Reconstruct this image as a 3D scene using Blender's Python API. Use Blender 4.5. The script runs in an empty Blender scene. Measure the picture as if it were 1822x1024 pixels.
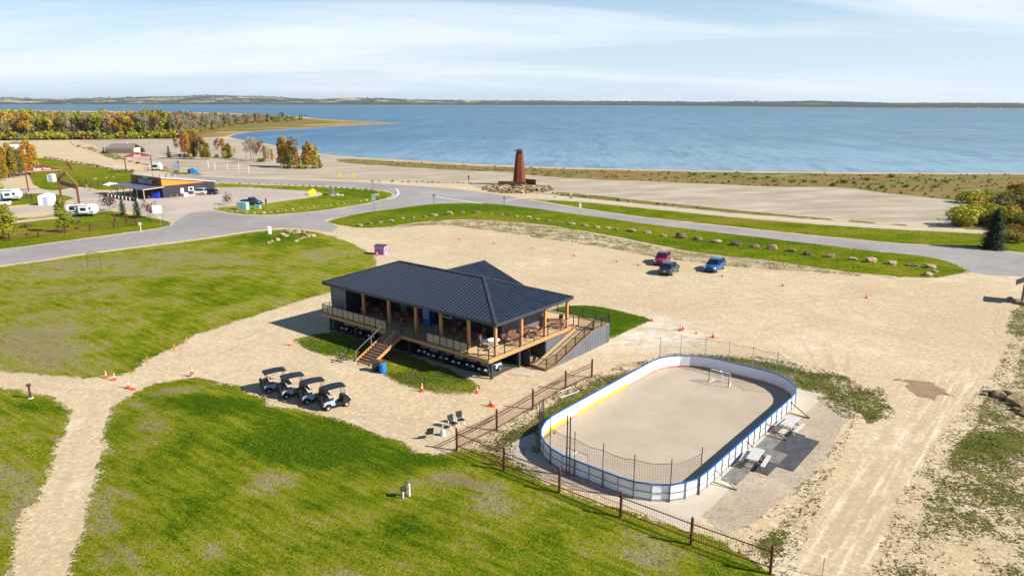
import bpy, math, random
import numpy as np
from mathutils import Vector, Matrix, noise as mnoise
from mathutils.geometry import delaunay_2d_cdt
random.seed(7); rng = np.random.default_rng(7)
S = bpy.context.scene
COL = S.collection
R = math.radians

# ---------------------------------------------------------------- camera, sky, sun
H = 24.4; FPX = 1263.0; YH = 180.0; CX = 911.0; CY = 512.0
PITCH = math.atan((CY - YH) / FPX); PC, PS = math.cos(PITCH), math.sin(PITCH)
cam_d = bpy.data.cameras.new('camera'); cam = bpy.data.objects.new('camera', cam_d); COL.objects.link(cam)
cam.location = (0, 0, H); cam.rotation_euler = (R(90) - PITCH, 0, 0)
cam_d.sensor_width = 36; cam_d.lens = 36 * FPX / 1822; cam_d.clip_start = 0.5; cam_d.clip_end = 40000
S.camera = cam
S.render.resolution_x = 1024; S.render.resolution_y = 575
S.view_settings.view_transform = 'Standard'; S.view_settings.look = 'None'
S.view_settings.gamma = 1; S.view_settings.use_curve_mapping = False
S.view_settings.exposure = 0.90
SUN_AZ = math.atan2(-0.29, 0.957); SUN_EL = R(36.0)     # direction towards the sun
sd = Vector((math.cos(SUN_AZ) * math.cos(SUN_EL), math.sin(SUN_AZ) * math.cos(SUN_EL), math.sin(SUN_EL)))
sun_d = bpy.data.lights.new('sun', 'SUN'); sun_d.energy = 5.0; sun_d.angle = R(0.5); sun_d.color = (1.0, 0.95, 0.87)
sun = bpy.data.objects.new('sun', sun_d); COL.objects.link(sun)
sun.rotation_euler = sd.to_track_quat('Z', 'Y').to_euler(); sun.location = (60, -20, 60)
W = bpy.data.worlds.new('World'); S.world = W; W.use_nodes = True
wn, wl = W.node_tree.nodes, W.node_tree.links; wn.clear()
def wnode(t, **k):
    n = wn.new(t)
    for a, b in k.items():
        if a in ('operation', 'sky_type', 'sun_disc', 'blend_type', 'data_type', 'clamp'): setattr(n, a, b)
    return n
sky = wn.new('ShaderNodeTexSky'); sky.sky_type = 'NISHITA'; sky.sun_disc = False
sky.sun_elevation = SUN_EL; sky.sun_rotation = math.pi / 2 - SUN_AZ; sky.air_density = 1.0; sky.dust_density = 0.15; sky.ozone_density = 3.0
tc = wn.new('ShaderNodeTexCoord'); sep = wn.new('ShaderNodeSeparateXYZ'); wl.new(tc.outputs['Generated'], sep.inputs[0])
zz = wn.new('ShaderNodeMath'); zz.operation = 'MAXIMUM'; wl.new(sep.outputs[2], zz.inputs[0]); zz.inputs[1].default_value = 0.0
za = wn.new('ShaderNodeMath'); za.operation = 'ADD'; wl.new(zz.outputs[0], za.inputs[0]); za.inputs[1].default_value = 0.10
dx = wn.new('ShaderNodeMath'); dx.operation = 'DIVIDE'; wl.new(sep.outputs[0], dx.inputs[0]); wl.new(za.outputs[0], dx.inputs[1])
dy = wn.new('ShaderNodeMath'); dy.operation = 'DIVIDE'; wl.new(sep.outputs[1], dy.inputs[0]); wl.new(za.outputs[0], dy.inputs[1])
cmb = wn.new('ShaderNodeCombineXYZ'); wl.new(dx.outputs[0], cmb.inputs[0]); wl.new(dy.outputs[0], cmb.inputs[1])
mp = wn.new('ShaderNodeMapping'); mp.inputs['Rotation'].default_value = (0, 0, R(28)); mp.inputs['Scale'].default_value = (0.16, 0.5, 1); mp.inputs['Location'].default_value = (3.1, 0.4, 0)
wl.new(cmb.outputs[0], mp.inputs[0])
n1 = wn.new('ShaderNodeTexNoise'); n1.inputs['Scale'].default_value = 1.1; n1.inputs['Detail'].default_value = 9; n1.inputs['Roughness'].default_value = 0.62; n1.inputs['Distortion'].default_value = 0.7
wl.new(mp.outputs[0], n1.inputs['Vector'])
cr = wn.new('ShaderNodeValToRGB'); cr.color_ramp.elements[0].position = 0.43; cr.color_ramp.elements[1].position = 0.64; wl.new(n1.outputs[0], cr.inputs[0])
cov = wn.new('ShaderNodeMath'); cov.operation = 'MULTIPLY'; 
clr = wn.new('ShaderNodeMapRange'); wl.new(sep.outputs[2], clr.inputs[0]); clr.inputs[1].default_value = 0.14; clr.inputs[2].default_value = 0.42; clr.inputs[3].default_value = 0.76; clr.inputs[4].default_value = 0.06
wl.new(cr.outputs[0], cov.inputs[0]); wl.new(clr.outputs[0], cov.inputs[1])
skym = wn.new('ShaderNodeVectorMath'); skym.operation = 'MULTIPLY'; wl.new(sky.outputs[0], skym.inputs[0]); skym.inputs[1].default_value = (0.90, 1.17, 1.36)
mx = wn.new('ShaderNodeMix'); mx.data_type = 'RGBA'; wl.new(cov.outputs[0], mx.inputs['Factor']); 
veil = wn.new('ShaderNodeMapRange'); wl.new(sep.outputs[2], veil.inputs[0]); veil.inputs[1].default_value = 0.0; veil.inputs[2].default_value = 0.24; veil.inputs[3].default_value = 0.92; veil.inputs[4].default_value = 0.0
vm = wn.new('ShaderNodeMix'); vm.data_type = 'RGBA'; wl.new(veil.outputs[0], vm.inputs['Factor']); wl.new(skym.outputs[0], vm.inputs['A']); vm.inputs['B'].default_value = (8.3, 9.8, 11.2, 1)
wl.new(vm.outputs['Result'], mx.inputs['A']); mx.inputs['B'].default_value = (10.9, 11.5, 12.0, 1)
bg = wn.new('ShaderNodeBackground'); bg.inputs['Strength'].default_value = 0.05; wl.new(mx.outputs['Result'], bg.inputs['Color'])
wo = wn.new('ShaderNodeOutputWorld'); wl.new(bg.outputs[0], wo.inputs['Surface'])

# ---------------------------------------------------------------- measuring helpers (photo survey -> ground metres)
def P(x, y, z=0.0):
    u = (x - CX) / FPX; v = (CY - y) / FPX
    t = (z - H) / (-PS + v * PC)
    return (u * t, (PC + v * PS) * t)
def PV(x, y, z=0.0):
    a = P(x, y, z); return Vector((a[0], a[1], z))
def zat(y, Y):
    v = (CY - y) / FPX
    return H + Y * (-PS + v * PC) / (PC + v * PS)

# ---------------------------------------------------------------- object helpers
def tag(o, label=None, cat=None, group=None, kind=None):
    if label: o['label'] = label
    if cat: o['category'] = cat
    if group: o['group'] = group
    if kind: o['kind'] = kind
    return o
def thing(name, label, cat, loc=(0, 0, 0), rz=0.0, group=None):
    o = bpy.data.objects.new(name, None); COL.objects.link(o)
    o.location = loc; o.rotation_euler = (0, 0, rz); o.empty_display_size = 0.3
    return tag(o, label, cat, group)
def copy_tree(o, parent=None):
    c = o.copy(); COL.objects.link(c)
    if parent is not None: c.parent = parent
    for ch in o.children: copy_tree(ch, c)
    return c
class MB:
    def __init__(s, tf=None): s.v = []; s.f = []; s.tf = tf; s.m = []; s.mi = 0
    def add(s, vs, fs):
        b = len(s.v); s.v += [tuple(p) for p in vs]; s.f += [tuple(i + b for i in f) for f in fs]; s.m += [s.mi] * len(fs); return s
    def box(s, x0, y0, z0, x1, y1, z1):
        vs = [(x, y, z) for z in (z0, z1) for y in (y0, y1) for x in (x0, x1)]
        return s.add(vs, [(0, 2, 3, 1), (4, 5, 7, 6), (0, 1, 5, 4), (2, 6, 7, 3), (0, 4, 6, 2), (1, 3, 7, 5)])
    def cbox(s, c, sx, sy, sz, rz=0, rx=0, ry=0):
        m = Matrix.Translation(c) @ Matrix.Rotation(rz, 4, 'Z') @ Matrix.Rotation(ry, 4, 'Y') @ Matrix.Rotation(rx, 4, 'X')
        vs = [m @ Vector((x, y, z)) for z in (-sz / 2, sz / 2) for y in (-sy / 2, sy / 2) for x in (-sx / 2, sx / 2)]
        return s.add(vs, [(0, 2, 3, 1), (4, 5, 7, 6), (0, 1, 5, 4), (2, 6, 7, 3), (0, 4, 6, 2), (1, 3, 7, 5)])
    def beam(s, p0, p1, w, h=None):
        h = h or w; p0 = Vector(p0); p1 = Vector(p1); d = (p1 - p0).normalized()
        u = Vector((0, 0, 1)) if abs(d.z) < 0.95 else Vector((0, 1, 0))
        a = d.cross(u).normalized() * w / 2; b = a.cross(d).normalized() * h / 2
        vs = [p + sa * a + sb * b for p in (p0, p1) for sb in (-1, 1) for sa in (-1, 1)]
        return s.add(vs, [(0, 2, 3, 1), (4, 5, 7, 6), (0, 1, 5, 4), (2, 6, 7, 3), (0, 4, 6, 2), (1, 3, 7, 5)])
    def cyl(s, p0, p1, r0, r1=None, n=8, caps=True):
        r1 = r0 if r1 is None else r1; p0 = Vector(p0); p1 = Vector(p1); d = (p1 - p0).normalized()
        u = Vector((0, 0, 1)) if abs(d.z) < 0.95 else Vector((1, 0, 0))
        a = d.cross(u).normalized(); b = d.cross(a).normalized()
        vs = []
        for p, r in ((p0, r0), (p1, r1)):
            for i in range(n):
                t = 2 * math.pi * i / n; vs.append(p + (a * math.cos(t) + b * math.sin(t)) * r)
        fs = [(i, (i + 1) % n, n + (i + 1) % n, n + i) for i in range(n)]
        if caps: fs += [tuple(range(n - 1, -1, -1)), tuple(range(n, 2 * n))]
        return s.add(vs, fs)
    def prism(s, pts, z0, z1):
        n = len(pts); vs = [(x, y, z0) for x, y in pts] + [(x, y, z1) for x, y in pts]
        return s.add(vs, [tuple(range(n - 1, -1, -1)), tuple(range(n, 2 * n))] + [(i, (i + 1) % n, n + (i + 1) % n, n + i) for i in range(n)])
    def sprism(s, pts, y0, y1):    # side profile (x,z) extruded along y
        n = len(pts); vs = [(x, y0, z) for x, z in pts] + [(x, y1, z) for x, z in pts]
        return s.add(vs, [tuple(range(n)), tuple(range(2 * n - 1, n - 1, -1))] + [(i, n + i, n + (i + 1) % n, (i + 1) % n) for i in range(n)])
    def slab(s, pts, off):
        off = Vector(off); n = len(pts); vs = [Vector(p) for p in pts] + [Vector(p) + off for p in pts]
        return s.add(vs, [tuple(range(n - 1, -1, -1)), tuple(range(n, 2 * n))] + [(i, (i + 1) % n, n + (i + 1) % n, n + i) for i in range(n)])
    def loft(s, rings):
        n = len(rings[0]); vs = [p for r in rings for p in r]; fs = []
        for k in range(len(rings) - 1):
            for i in range(n):
                j = (i + 1) % n; fs.append((k * n + i, k * n + j, (k + 1) * n + j, (k + 1) * n + i))
        fs.append(tuple(range(n - 1, -1, -1))); fs.append(tuple(range((len(rings) - 1) * n, len(rings) * n)))
        return s.add(vs, fs)
    def mesh(s, name):
        me = bpy.data.meshes.new(name)
        vs = [s.tf(*p) for p in s.v] if s.tf else s.v
        me.from_pydata([tuple(p) for p in vs], [], s.f); return me
    def build(s, name, mat, parent=None, smooth=False, label=None):
        me = s.mesh(name)
        mats = mat if isinstance(mat, (list, tuple)) else [mat]
        for m in mats: me.materials.append(m)
        if len(mats) > 1: me.polygons.foreach_set('material_index', s.m)
        if smooth: me.polygons.foreach_set('use_smooth', [True] * len(me.polygons))
        me.update()
        o = bpy.data.objects.new(name, me); COL.objects.link(o)
        if parent is not None: o.parent = parent
        if label: o['label'] = label
        return o
def ngon_fix(me):
    import bmesh
    bm = bmesh.new(); bm.from_mesh(me); bmesh.ops.recalc_face_normals(bm, faces=bm.faces); bm.to_mesh(me); bm.free()

# ---------------------------------------------------------------- materials
class NT:
    def __init__(s, name):
        s.mat = bpy.data.materials.new(name); s.mat.use_nodes = True; s.t = s.mat.node_tree; s.n = s.t.nodes; s.l = s.t.links
        s.n.clear(); s.out = s.n.new('ShaderNodeOutputMaterial'); s.b = s.n.new('ShaderNodeBsdfPrincipled'); s.l.new(s.b.outputs[0], s.out.inputs[0])
    def lk(s, a, b):
        if isinstance(a, (int, float)): b.default_value = a
        elif isinstance(a, tuple): b.default_value = a if len(a) == len(b.default_value) else (*a, 1)
        else: s.l.new(a, b)
    def pos(s): 
        g = s.n.new('ShaderNodeNewGeometry'); return g.outputs['Position']
    def obj(s):
        g = s.n.new('ShaderNodeTexCoord'); return g.outputs['Object']
    def map(s, v, scale=(1, 1, 1), rot=(0, 0, 0), loc=(0, 0, 0)):
        if rot != (0, 0, 0):
            m = s.n.new('ShaderNodeMapping'); s.l.new(v, m.inputs[0]); m.inputs['Rotation'].default_value = rot; v = m.outputs[0]; rot = (0, 0, 0)
        m = s.n.new('ShaderNodeMapping'); s.l.new(v, m.inputs[0]); m.inputs['Scale'].default_value = scale; m.inputs['Rotation'].default_value = rot; m.inputs['Location'].default_value = loc; return m.outputs[0]
    def noise(s, v, scale, detail=4, rough=0.55, dist=0):
        n = s.n.new('ShaderNodeTexNoise'); s.l.new(v, n.inputs['Vector']); n.inputs['Scale'].default_value = scale; n.inputs['Detail'].default_value = detail
        n.inputs['Roughness'].default_value = rough; n.inputs['Distortion'].default_value = dist; return n.outputs['Fac']
    def vor(s, v, scale, out='Distance', feat='F1'):
        n = s.n.new('ShaderNodeTexVoronoi'); n.feature = feat; s.l.new(v, n.inputs['Vector']); n.inputs['Scale'].default_value = scale; return n.outputs[out]
    def wave(s, v, scale, dist=2, det=2, dsc=1.0):
        n = s.n.new('ShaderNodeTexWave'); s.l.new(v, n.inputs['Vector']); n.inputs['Scale'].default_value = scale; n.inputs['Distortion'].default_value = dist; n.inputs['Detail'].default_value = det; n.inputs['Detail Scale'].default_value = dsc; return n.outputs['Fac']
    def math(s, op, a, b=0.0, c=None, clamp=False):
        n = s.n.new('ShaderNodeMath'); n.operation = op; n.use_clamp = clamp; s.lk(a, n.inputs[0]); s.lk(b, n.inputs[1])
        if c is not None: s.lk(c, n.inputs[2])
        return n.outputs[0]
    def rng(s, v, a, b, c=0.0, d=1.0, smooth=False):
        n = s.n.new('ShaderNodeMapRange'); s.lk(v, n.inputs[0]); n.inputs[1].default_value = a; n.inputs[2].default_value = b; n.inputs[3].default_value = c; n.inputs[4].default_value = d
        if smooth: n.interpolation_type = 'SMOOTHSTEP'
        return n.outputs[0]
    def mix(s, f, a, b, mode='MIX'):
        n = s.n.new('ShaderNodeMix'); n.data_type = 'RGBA'; n.blend_type = mode; s.lk(f, n.inputs['Factor'])
        ia = [i for i in n.inputs if i.name == 'A' and i.type == 'RGBA'][0]; ib = [i for i in n.inputs if i.name == 'B' and i.type == 'RGBA'][0]
        s.lk(a, ia); s.lk(b, ib); return [o for o in n.outputs if o.type == 'RGBA'][0]
    def ramp(s, v, stops):
        n = s.n.new('ShaderNodeValToRGB'); s.lk(v, n.inputs[0]); e = n.color_ramp.elements
        while len(e) < len(stops): e.new(0.5)
        for k, (p, c) in enumerate(stops): e[k].position = p; e[k].color = (*c, 1)
        return n.outputs[0]
    def attr(s, name):
        n = s.n.new('ShaderNodeAttribute'); n.attribute_name = name; return n.outputs['Fac']
    def rand(s):
        return s.n.new('ShaderNodeObjectInfo').outputs['Random']
    def bump(s, h, strength=0.3, dist=0.05):
        n = s.n.new('ShaderNodeBump'); n.inputs['Strength'].default_value = strength; n.inputs['Distance'].default_value = dist; s.lk(h, n.inputs['Height']); s.l.new(n.outputs[0], s.b.inputs['Normal']); return n
    def fin(s, col=None, rough=0.8, metal=0.0, spec=0.3):
        if col is not None: s.lk(col, s.b.inputs['Base Color'])
        s.lk(rough, s.b.inputs['Roughness']); s.b.inputs['Metallic'].default_value = metal; s.b.inputs['Specular IOR Level'].default_value = spec
        return s.mat
def simple(name, col, rough=0.6, metal=0.0, var=0.18, scale=3.0, spec=0.35, bump=0.0, stretch=(1, 1, 1)):
    t = NT(name); v = t.map(t.obj(), stretch); n = t.noise(v, scale, 5, 0.65)
    dark = tuple(c * (1 - var) for c in col); lite = tuple(min(1, c * (1 + var)) for c in col)
    c = t.ramp(n, [(0.28, dark), (0.72, lite)])
    if bump: t.bump(n, bump, 0.01)
    return t.fin(c, t.rng(n, 0.2, 0.8, max(0.02, rough - 0.08), min(1, rough + 0.1)), metal, spec)
TRACKS = [(1530, 620, 9.0), (1480, 600, 16.5), (1150, 700, 33.0), (1250, 420, 30.0), (900, 560, 36), (700, 760, 15.0), (1000, 600, 26.0), (1700, 560, 12.0)]
LINES = [((1480, 1000), (1640, 730), 0, .7), ((1520, 1020), (1690, 730), 0, .6), ((1560, 900), (1660, 720), .3, .5), ((80, 1020), (190, 720), 0, .5), ((0, 678), (200, 690), .1, .3), ((200, 700), (600, 540), 0, .4), ((1000, 420), (1700, 540), 0, .5), ((700, 420), (1300, 620), 3, .4), ((1180, 560), (1750, 500), 0, .5), ((460, 700), (760, 760), 0, .4)]
def gravel_col(t, p, tracks=False):
    big = t.noise(t.map(p, (1, 1, 1)), 0.045, 5, 0.6)
    mid = t.noise(p, 0.55, 6, 0.7); fine = t.noise(p, 9.0, 3, 0.8)
    c = t.ramp(big, [(0.3, (0.455, 0.345, 0.205)), (0.55, (0.525, 0.408, 0.255)), (0.72, (0.60, 0.495, 0.34))])
    c = t.mix(t.rng(mid, 0.42, 0.62, 0.0, 0.55), c, (0.41, 0.305, 0.185))
    c = t.mix(t.rng(fine, 0.36, 0.55, 0.6, 0.0), c, (0.23, 0.165, 0.095)); sp_ = t.noise(p, 2.4, 5, 0.85); c = t.mix(t.rng(sp_, 0.36, 0.48, 0.60, 0.0), c, (0.29, 0.215, 0.125)); c = t.mix(t.rng(sp_, 0.53, 0.64, 0.0, 0.55), c, (0.72, 0.64, 0.50))
    if tracks:
        sx = t.n.new('ShaderNodeSeparateXYZ'); t.l.new(p, sx.inputs[0]); wob = t.math('MULTIPLY', t.math('SUBTRACT', t.noise(p, 0.08, 2, .5), .5), 2.4)
        tot = None; gate = t.rng(t.noise(p, 0.12, 3, .5), 0.38, 0.60, 0, 1)
        def band(v, w):   # two wheel lines w metres wide, 1.6 m apart, where v = 0
            return t.rng(t.math('ABSOLUTE', t.math('SUBTRACT', t.math('ABSOLUTE', v), 0.8)), w * .4, w, 1, 0)
        for (px_, py_, rad) in TRACKS:
            cx_, cy_ = P(px_, py_); d = t.n.new('ShaderNodeVectorMath'); d.operation = 'DISTANCE'; t.l.new(p, d.inputs[0]); d.inputs[1].default_value = (cx_, cy_, 0)
            k = band(t.math('SUBTRACT', t.math('ADD', d.outputs['Value'], wob), rad), .30); tot = k if tot is None else t.math('MAXIMUM', tot, k)
        for (q0, q1, off, wd) in LINES:
            a0, a1 = P(*q0), P(*q1); dx_, dy_ = a1[0] - a0[0], a1[1] - a0[1]; L_ = math.hypot(dx_, dy_); nx, ny = -dy_ / L_, dx_ / L_
            perp = t.math('ADD', t.math('ADD', t.math('MULTIPLY', sx.outputs[0], nx), t.math('MULTIPLY', sx.outputs[1], ny)), -(a0[0] * nx + a0[1] * ny) - off)
            along = t.math('DIVIDE', t.math('ADD', t.math('ADD', t.math('MULTIPLY', sx.outputs[0], dx_ / L_), t.math('MULTIPLY', sx.outputs[1], dy_ / L_)), -(a0[0] * dx_ + a0[1] * dy_) / L_), L_)
            ins = t.math('MULTIPLY', t.rng(along, -.15, .1, 0, 1), t.rng(along, .9, 1.15, 1, 0))
            k = t.math('MULTIPLY', band(t.math('ADD', perp, t.math('MULTIPLY', wob, .6)), wd), ins); tot = t.math('MAXIMUM', tot, k)
        fr = t.rng(t.noise(p, 1.8, 4, .8), .38, .6, .25, 1)
        (qa, qb) = LINES[0][:2]; a0, a1 = P(*qa), P(*qb); an_ = math.atan2(a1[1] - a0[1], a1[0] - a0[0]); nx, ny = -math.sin(an_), math.cos(an_)
        pr = t.math('ADD', t.math('ADD', t.math('MULTIPLY', sx.outputs[0], nx), t.math('MULTIPLY', sx.outputs[1], ny)), -(a0[0] * nx + a0[1] * ny) + 1.5)
        wide = t.math('MULTIPLY', t.rng(t.math('ABSOLUTE', pr), 2.2, 5.0, 1, 0), t.rng(sx.outputs[1], 58, 66, 1, 0)); ln = t.noise(t.map(p, (.10, 1.6, 1), (0, 0, -an_)), 1.3, 5, .75)
        c = t.mix(t.math('MULTIPLY', wide, t.rng(ln, .36, .5, .65, 0)), c, (.36, .25, .145)); c = t.mix(t.math('MULTIPLY', wide, t.rng(ln, .52, .64, 0, .6)), c, (.68, .59, .45))
        c = t.mix(t.math('MULTIPLY', t.math('MULTIPLY', tot, fr), t.math('MULTIPLY', gate, 0.85)), c, (0.36, 0.27, 0.165))
    st_ = t.noise(t.map(p, (1, 1, 1), (0, 0, 0), (30, 7, 0)), 0.16, 7, 0.75); c = t.mix(t.rng(st_, 0.56, 0.70, 0, 0.38), c, (0.68, 0.61, 0.49)); c = t.mix(t.rng(st_, 0.34, 0.42, 0.40, 0), c, (0.40, 0.30, 0.185))
    return c, fine, mid
def mk_gravel():
    t = NT('gravel'); p = t.pos(); c, f, m = gravel_col(t, p, True)
    # pale limestone spill near the ramp and the wheel-worn track
    d = t.n.new('ShaderNodeVectorMath'); d.operation = 'DISTANCE'; t.l.new(p, d.inputs[0]); d.inputs[1].default_value = (*P(1140, 590), 0)
    k = t.math('MULTIPLY', t.rng(d.outputs['Value'], 2.0, 11.0, 1, 0, True), t.rng(t.noise(p, 0.5, 5, 0.7), 0.40, 0.62, 0.0, 0.85))
    c = t.mix(k, c, (0.62, 0.56, 0.48))
    t.bump(f, 0.25, 0.02); return t.fin(c, 0.95, 0, 0.1)
def mk_cover(name, g0, g1, g2, dryc, den_bias=0.0, streak=R(-35), fine_scale=6.0, bare=0.0):
    """grass over gravel: 'ed' = metres from the sheet's edge, 'den' = how closely it grows, 'lush' shifts the green"""
    t = NT(name); p = t.pos(); gc, f, m = gravel_col(t, p)
    ed = t.attr('ed'); den = t.attr('den'); lush = t.attr('lush')
    N = lambda v, sc, d=5, r=.65, lo=.32, hi=.68: t.rng(t.noise(v, sc, d, r), lo, hi, 0, 1)
    ps = t.map(p, (0.34, 2.2, 1), (0, 0, streak))
    n0 = N(p, 0.055); n1 = N(p, 0.22, 6, .7); n2 = N(ps, 0.75, 6, .75); n3 = N(t.map(p, (1, 1.8, 1), (0, 0, streak)), fine_scale, 4, .8, .36, .64); n4 = N(p, 1.7, 5, .75, .36, .64)
    base = t.math('ADD', t.math('MULTIPLY', n0, .18), t.math('ADD', t.math('MULTIPLY', n1, .18), t.math('ADD', t.math('MULTIPLY', n2, .32), t.math('MULTIPLY', n4, .14))))
    base = t.math('ADD', t.math('MULTIPLY', t.math('SUBTRACT', base, 0.41), 1.65), 0.40)
    base = t.math('ADD', base, t.math('MULTIPLY', t.math('SUBTRACT', lush, 0.5), 0.95))
    g = t.ramp(base, [(0.10, dryc), (0.26, g0), (0.46, g1), (0.72, g2)])
    g = t.mix(t.rng(n3, 0.0, 0.48, 0.85, 0.0), g, (0.040, 0.048, 0.001))
    g = t.mix(t.rng(n3, 0.6, 1.0, 0.0, 0.45), g, (0.42, 0.42, 0.07))
    g = t.mix(t.rng(n4, 0.0, 0.42, 0.55, 0.0), g, (0.06, 0.075, 0.002))
    # worn bare patches, more of them where the turf is poor
    dry = t.math('ADD', t.math('MULTIPLY', N(t.map(p, (0.45, 1.9, 1), (0, 0, streak)), 0.6, 8, .8), 0.6), t.math('MULTIPLY', N(ps, 2.2, 4, .8), 0.4))
    poor = t.rng(lush, 0.0, 0.45, 0.60, 0.10)
    g = t.mix(t.rng(t.math('ADD', dry, poor), 0.90 - bare, 1.02 - bare, 0, 0.85), g, t.mix(n4, (0.36, 0.275, 0.17), (0.22, 0.165, 0.09)))
    thr = t.math('ADD', t.math('MULTIPLY', N(p, 0.33, 6, .7), 0.28), t.math('ADD', t.math('MULTIPLY', N(p, 1.5, 5, .8), 0.36), t.math('MULTIPLY', N(p, 4.5, 3, 0.8), 0.36)))
    edge = t.rng(ed, 0.0, 1.6, -0.62, 0.12)
    lim = t.math('ADD', t.math('ADD', den, edge), -0.10 + den_bias)
    cover = t.rng(t.math('SUBTRACT', lim, thr), -0.02, 0.05, 0, 1)
    c = t.mix(cover, gc, g)
    h = t.math('MULTIPLY', cover, t.math('ADD', t.math('MULTIPLY', n3, 0.9), t.math('ADD', t.math('MULTIPLY', n4, 0.8), t.math('MULTIPLY', n2, .5)))); t.bump(h, 0.8, 0.20)
    return t.fin(c, 1.0, 0, 0.0)
def mk_sand():
    t = NT('beach_sand'); p = t.pos(); n = t.noise(t.map(p, (1, 3.0, 1), (0, 0, R(-12))), 0.05, 6, 0.65); f = t.noise(p, 2.0, 4, 0.8); w = t.wave(t.map(p, (1, 1, 1), (0, 0, R(80))), 0.25, 3, 2, 0.4)
    c = t.ramp(n, [(0.36, (0.285, 0.228, 0.16)), (0.5, (0.35, 0.288, 0.21)), (0.64, (0.43, 0.375, 0.30))])
    c = t.mix(t.rng(w, 0.2, 0.9, 0.10, 0.0), c, (0.28, 0.22, 0.16)); c = t.mix(t.rng(f, 0.3, 0.6, 0.22, 0.0), c, (0.28, 0.22, 0.155))
    return t.fin(c, 0.95, 0, 0.1)
def mk_asphalt(name='road_asphalt', a=(0.235, 0.215, 0.20), b=(0.315, 0.29, 0.27)):
    t = NT(name); p = t.pos(); n = t.noise(t.map(p, (1, 1, 1)), 0.07, 5, 0.6); f = t.noise(p, 3.0, 5, 0.75); g = t.noise(p, 0.5, 3, 0.6)
    c = t.ramp(n, [(0.32, a), (0.66, b)]); c = t.mix(t.rng(f, 0.3, 0.7, 0.25, 0.0), c, tuple(x * 0.55 for x in a)); c = t.mix(t.rng(g, 0.55, 0.75, 0, 0.3), c, tuple(x * 1.25 for x in b))
    ck = t.n.new('ShaderNodeTexVoronoi'); ck.feature = 'DISTANCE_TO_EDGE'; ck.inputs['Scale'].default_value = 0.16; wv = t.n.new('ShaderNodeVectorMath'); wv.operation = 'ADD'; nz = t.n.new('ShaderNodeTexNoise'); nz.inputs['Scale'].default_value = .5; t.l.new(p, nz.inputs[0]); t.l.new(p, wv.inputs[0]); t.l.new(nz.outputs['Color'], wv.inputs[1]); t.l.new(wv.outputs[0], ck.inputs['Vector'])
    c = t.mix(t.rng(ck.outputs[0], .003, .010, .28, 0), c, (.09, .075, .06)); pt_ = t.vor(t.map(p, (.6, 1, 1), (0, 0, R(20))), .09, 'Color'); sq_ = t.n.new('ShaderNodeSeparateColor'); t.l.new(pt_, sq_.inputs[0]); c = t.mix(t.rng(sq_.outputs[0], .72, .74, 0, .16), c, (.16, .14, .12))
    t.bump(f, 0.1, 0.01); return t.fin(c, 0.9, 0, 0.2)
def mk_water():
    t = NT('lake_water'); p = t.pos()
    w1 = t.noise(t.map(p, (1.0, 0.8, 1), (0, 0, R(14))), 0.30, 5, 0.68, 0.5)
    N = lambda v, sc, d=5, r=.65, lo=.34, hi=.66: t.rng(t.noise(v, sc, d, r), lo, hi, 0, 1)
    big = N(t.map(p, (0.35, 0.8, 1), (0, 0, R(8))), 0.004, 6, 0.66)
    f1 = N(t.map(p, (1, 0.16, 1), (0, 0, R(5))), 0.22, 5, .8); f2 = N(t.map(p, (1, 0.14, 1), (0, 0, R(5))), 0.05, 6, .8); f3 = N(t.map(p, (0.25, 0.5, 1), (0, 0, R(6))), 0.03, 7, .78)
    s = t.n.new('ShaderNodeSeparateXYZ'); t.l.new(p, s.inputs[0])
    lr = t.rng(t.math('DIVIDE', s.outputs[0], t.math('ADD', s.outputs[1], 1.0)), -0.42, 0.35, 0, 1, True)     # open deeper water to the west
    c = t.mix(lr, (0.012, 0.095, 0.190), (0.125, 0.205, 0.255))
    c = t.mix(t.rng(s.outputs[1], 240, 520, 0.65, 0.0, True), c, (0.26, 0.37, 0.43))     # shallows over sand
    c = t.mix(t.rng(s.outputs[1], 450, 2600, 0.0, 0.68), c, (0.014, 0.080, 0.130))
    k = t.math('ADD', t.math('MULTIPLY', f1, .30), t.math('ADD', t.math('MULTIPLY', f2, .32), t.math('MULTIPLY', f3, .38)))
    c = t.mix(t.rng(k, 0.25, 0.55, 0.62, 0.0), c, (0.010, 0.062, 0.110)); c = t.mix(t.rng(k, 0.52, 0.80, 0.0, 0.45), c, (0.22, 0.35, 0.42)); c = t.mix(t.math('MULTIPLY', big, 0.25), c, (0.17, 0.29, 0.35))  # dark and bright wave facets painted into the water colour
    t.bump(t.math('ADD', w1, t.math('MULTIPLY', f1, .35)), 0.8, 0.45); st = f3
    t.b.inputs['IOR'].default_value = 1.33
    return t.fin(c, t.rng(st, 0.0, 1.0, 0.30, 0.45), 0, 0.5)
def mk_concrete(name='rink_concrete', a=(0.335, 0.27, 0.195), b=(0.43, 0.355, 0.265)):
    t = NT(name); p = t.pos(); n = t.noise(p, 0.22, 6, 0.65); s = t.noise(t.map(p, (6, 0.5, 1), (0, 0, R(-40))), 0.9, 4, 0.6); f = t.noise(p, 8, 3, 0.8)
    c = t.ramp(n, [(0.3, a), (0.7, b)]); c = t.mix(t.rng(s, 0.5, 0.75, 0, 0.22), c, tuple(x * 1.2 for x in b)); c = t.mix(t.rng(f, 0.3, 0.6, 0.2, 0), c, tuple(x * 0.7 for x in a))
    return t.fin(c, 0.85, 0, 0.2)
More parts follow.
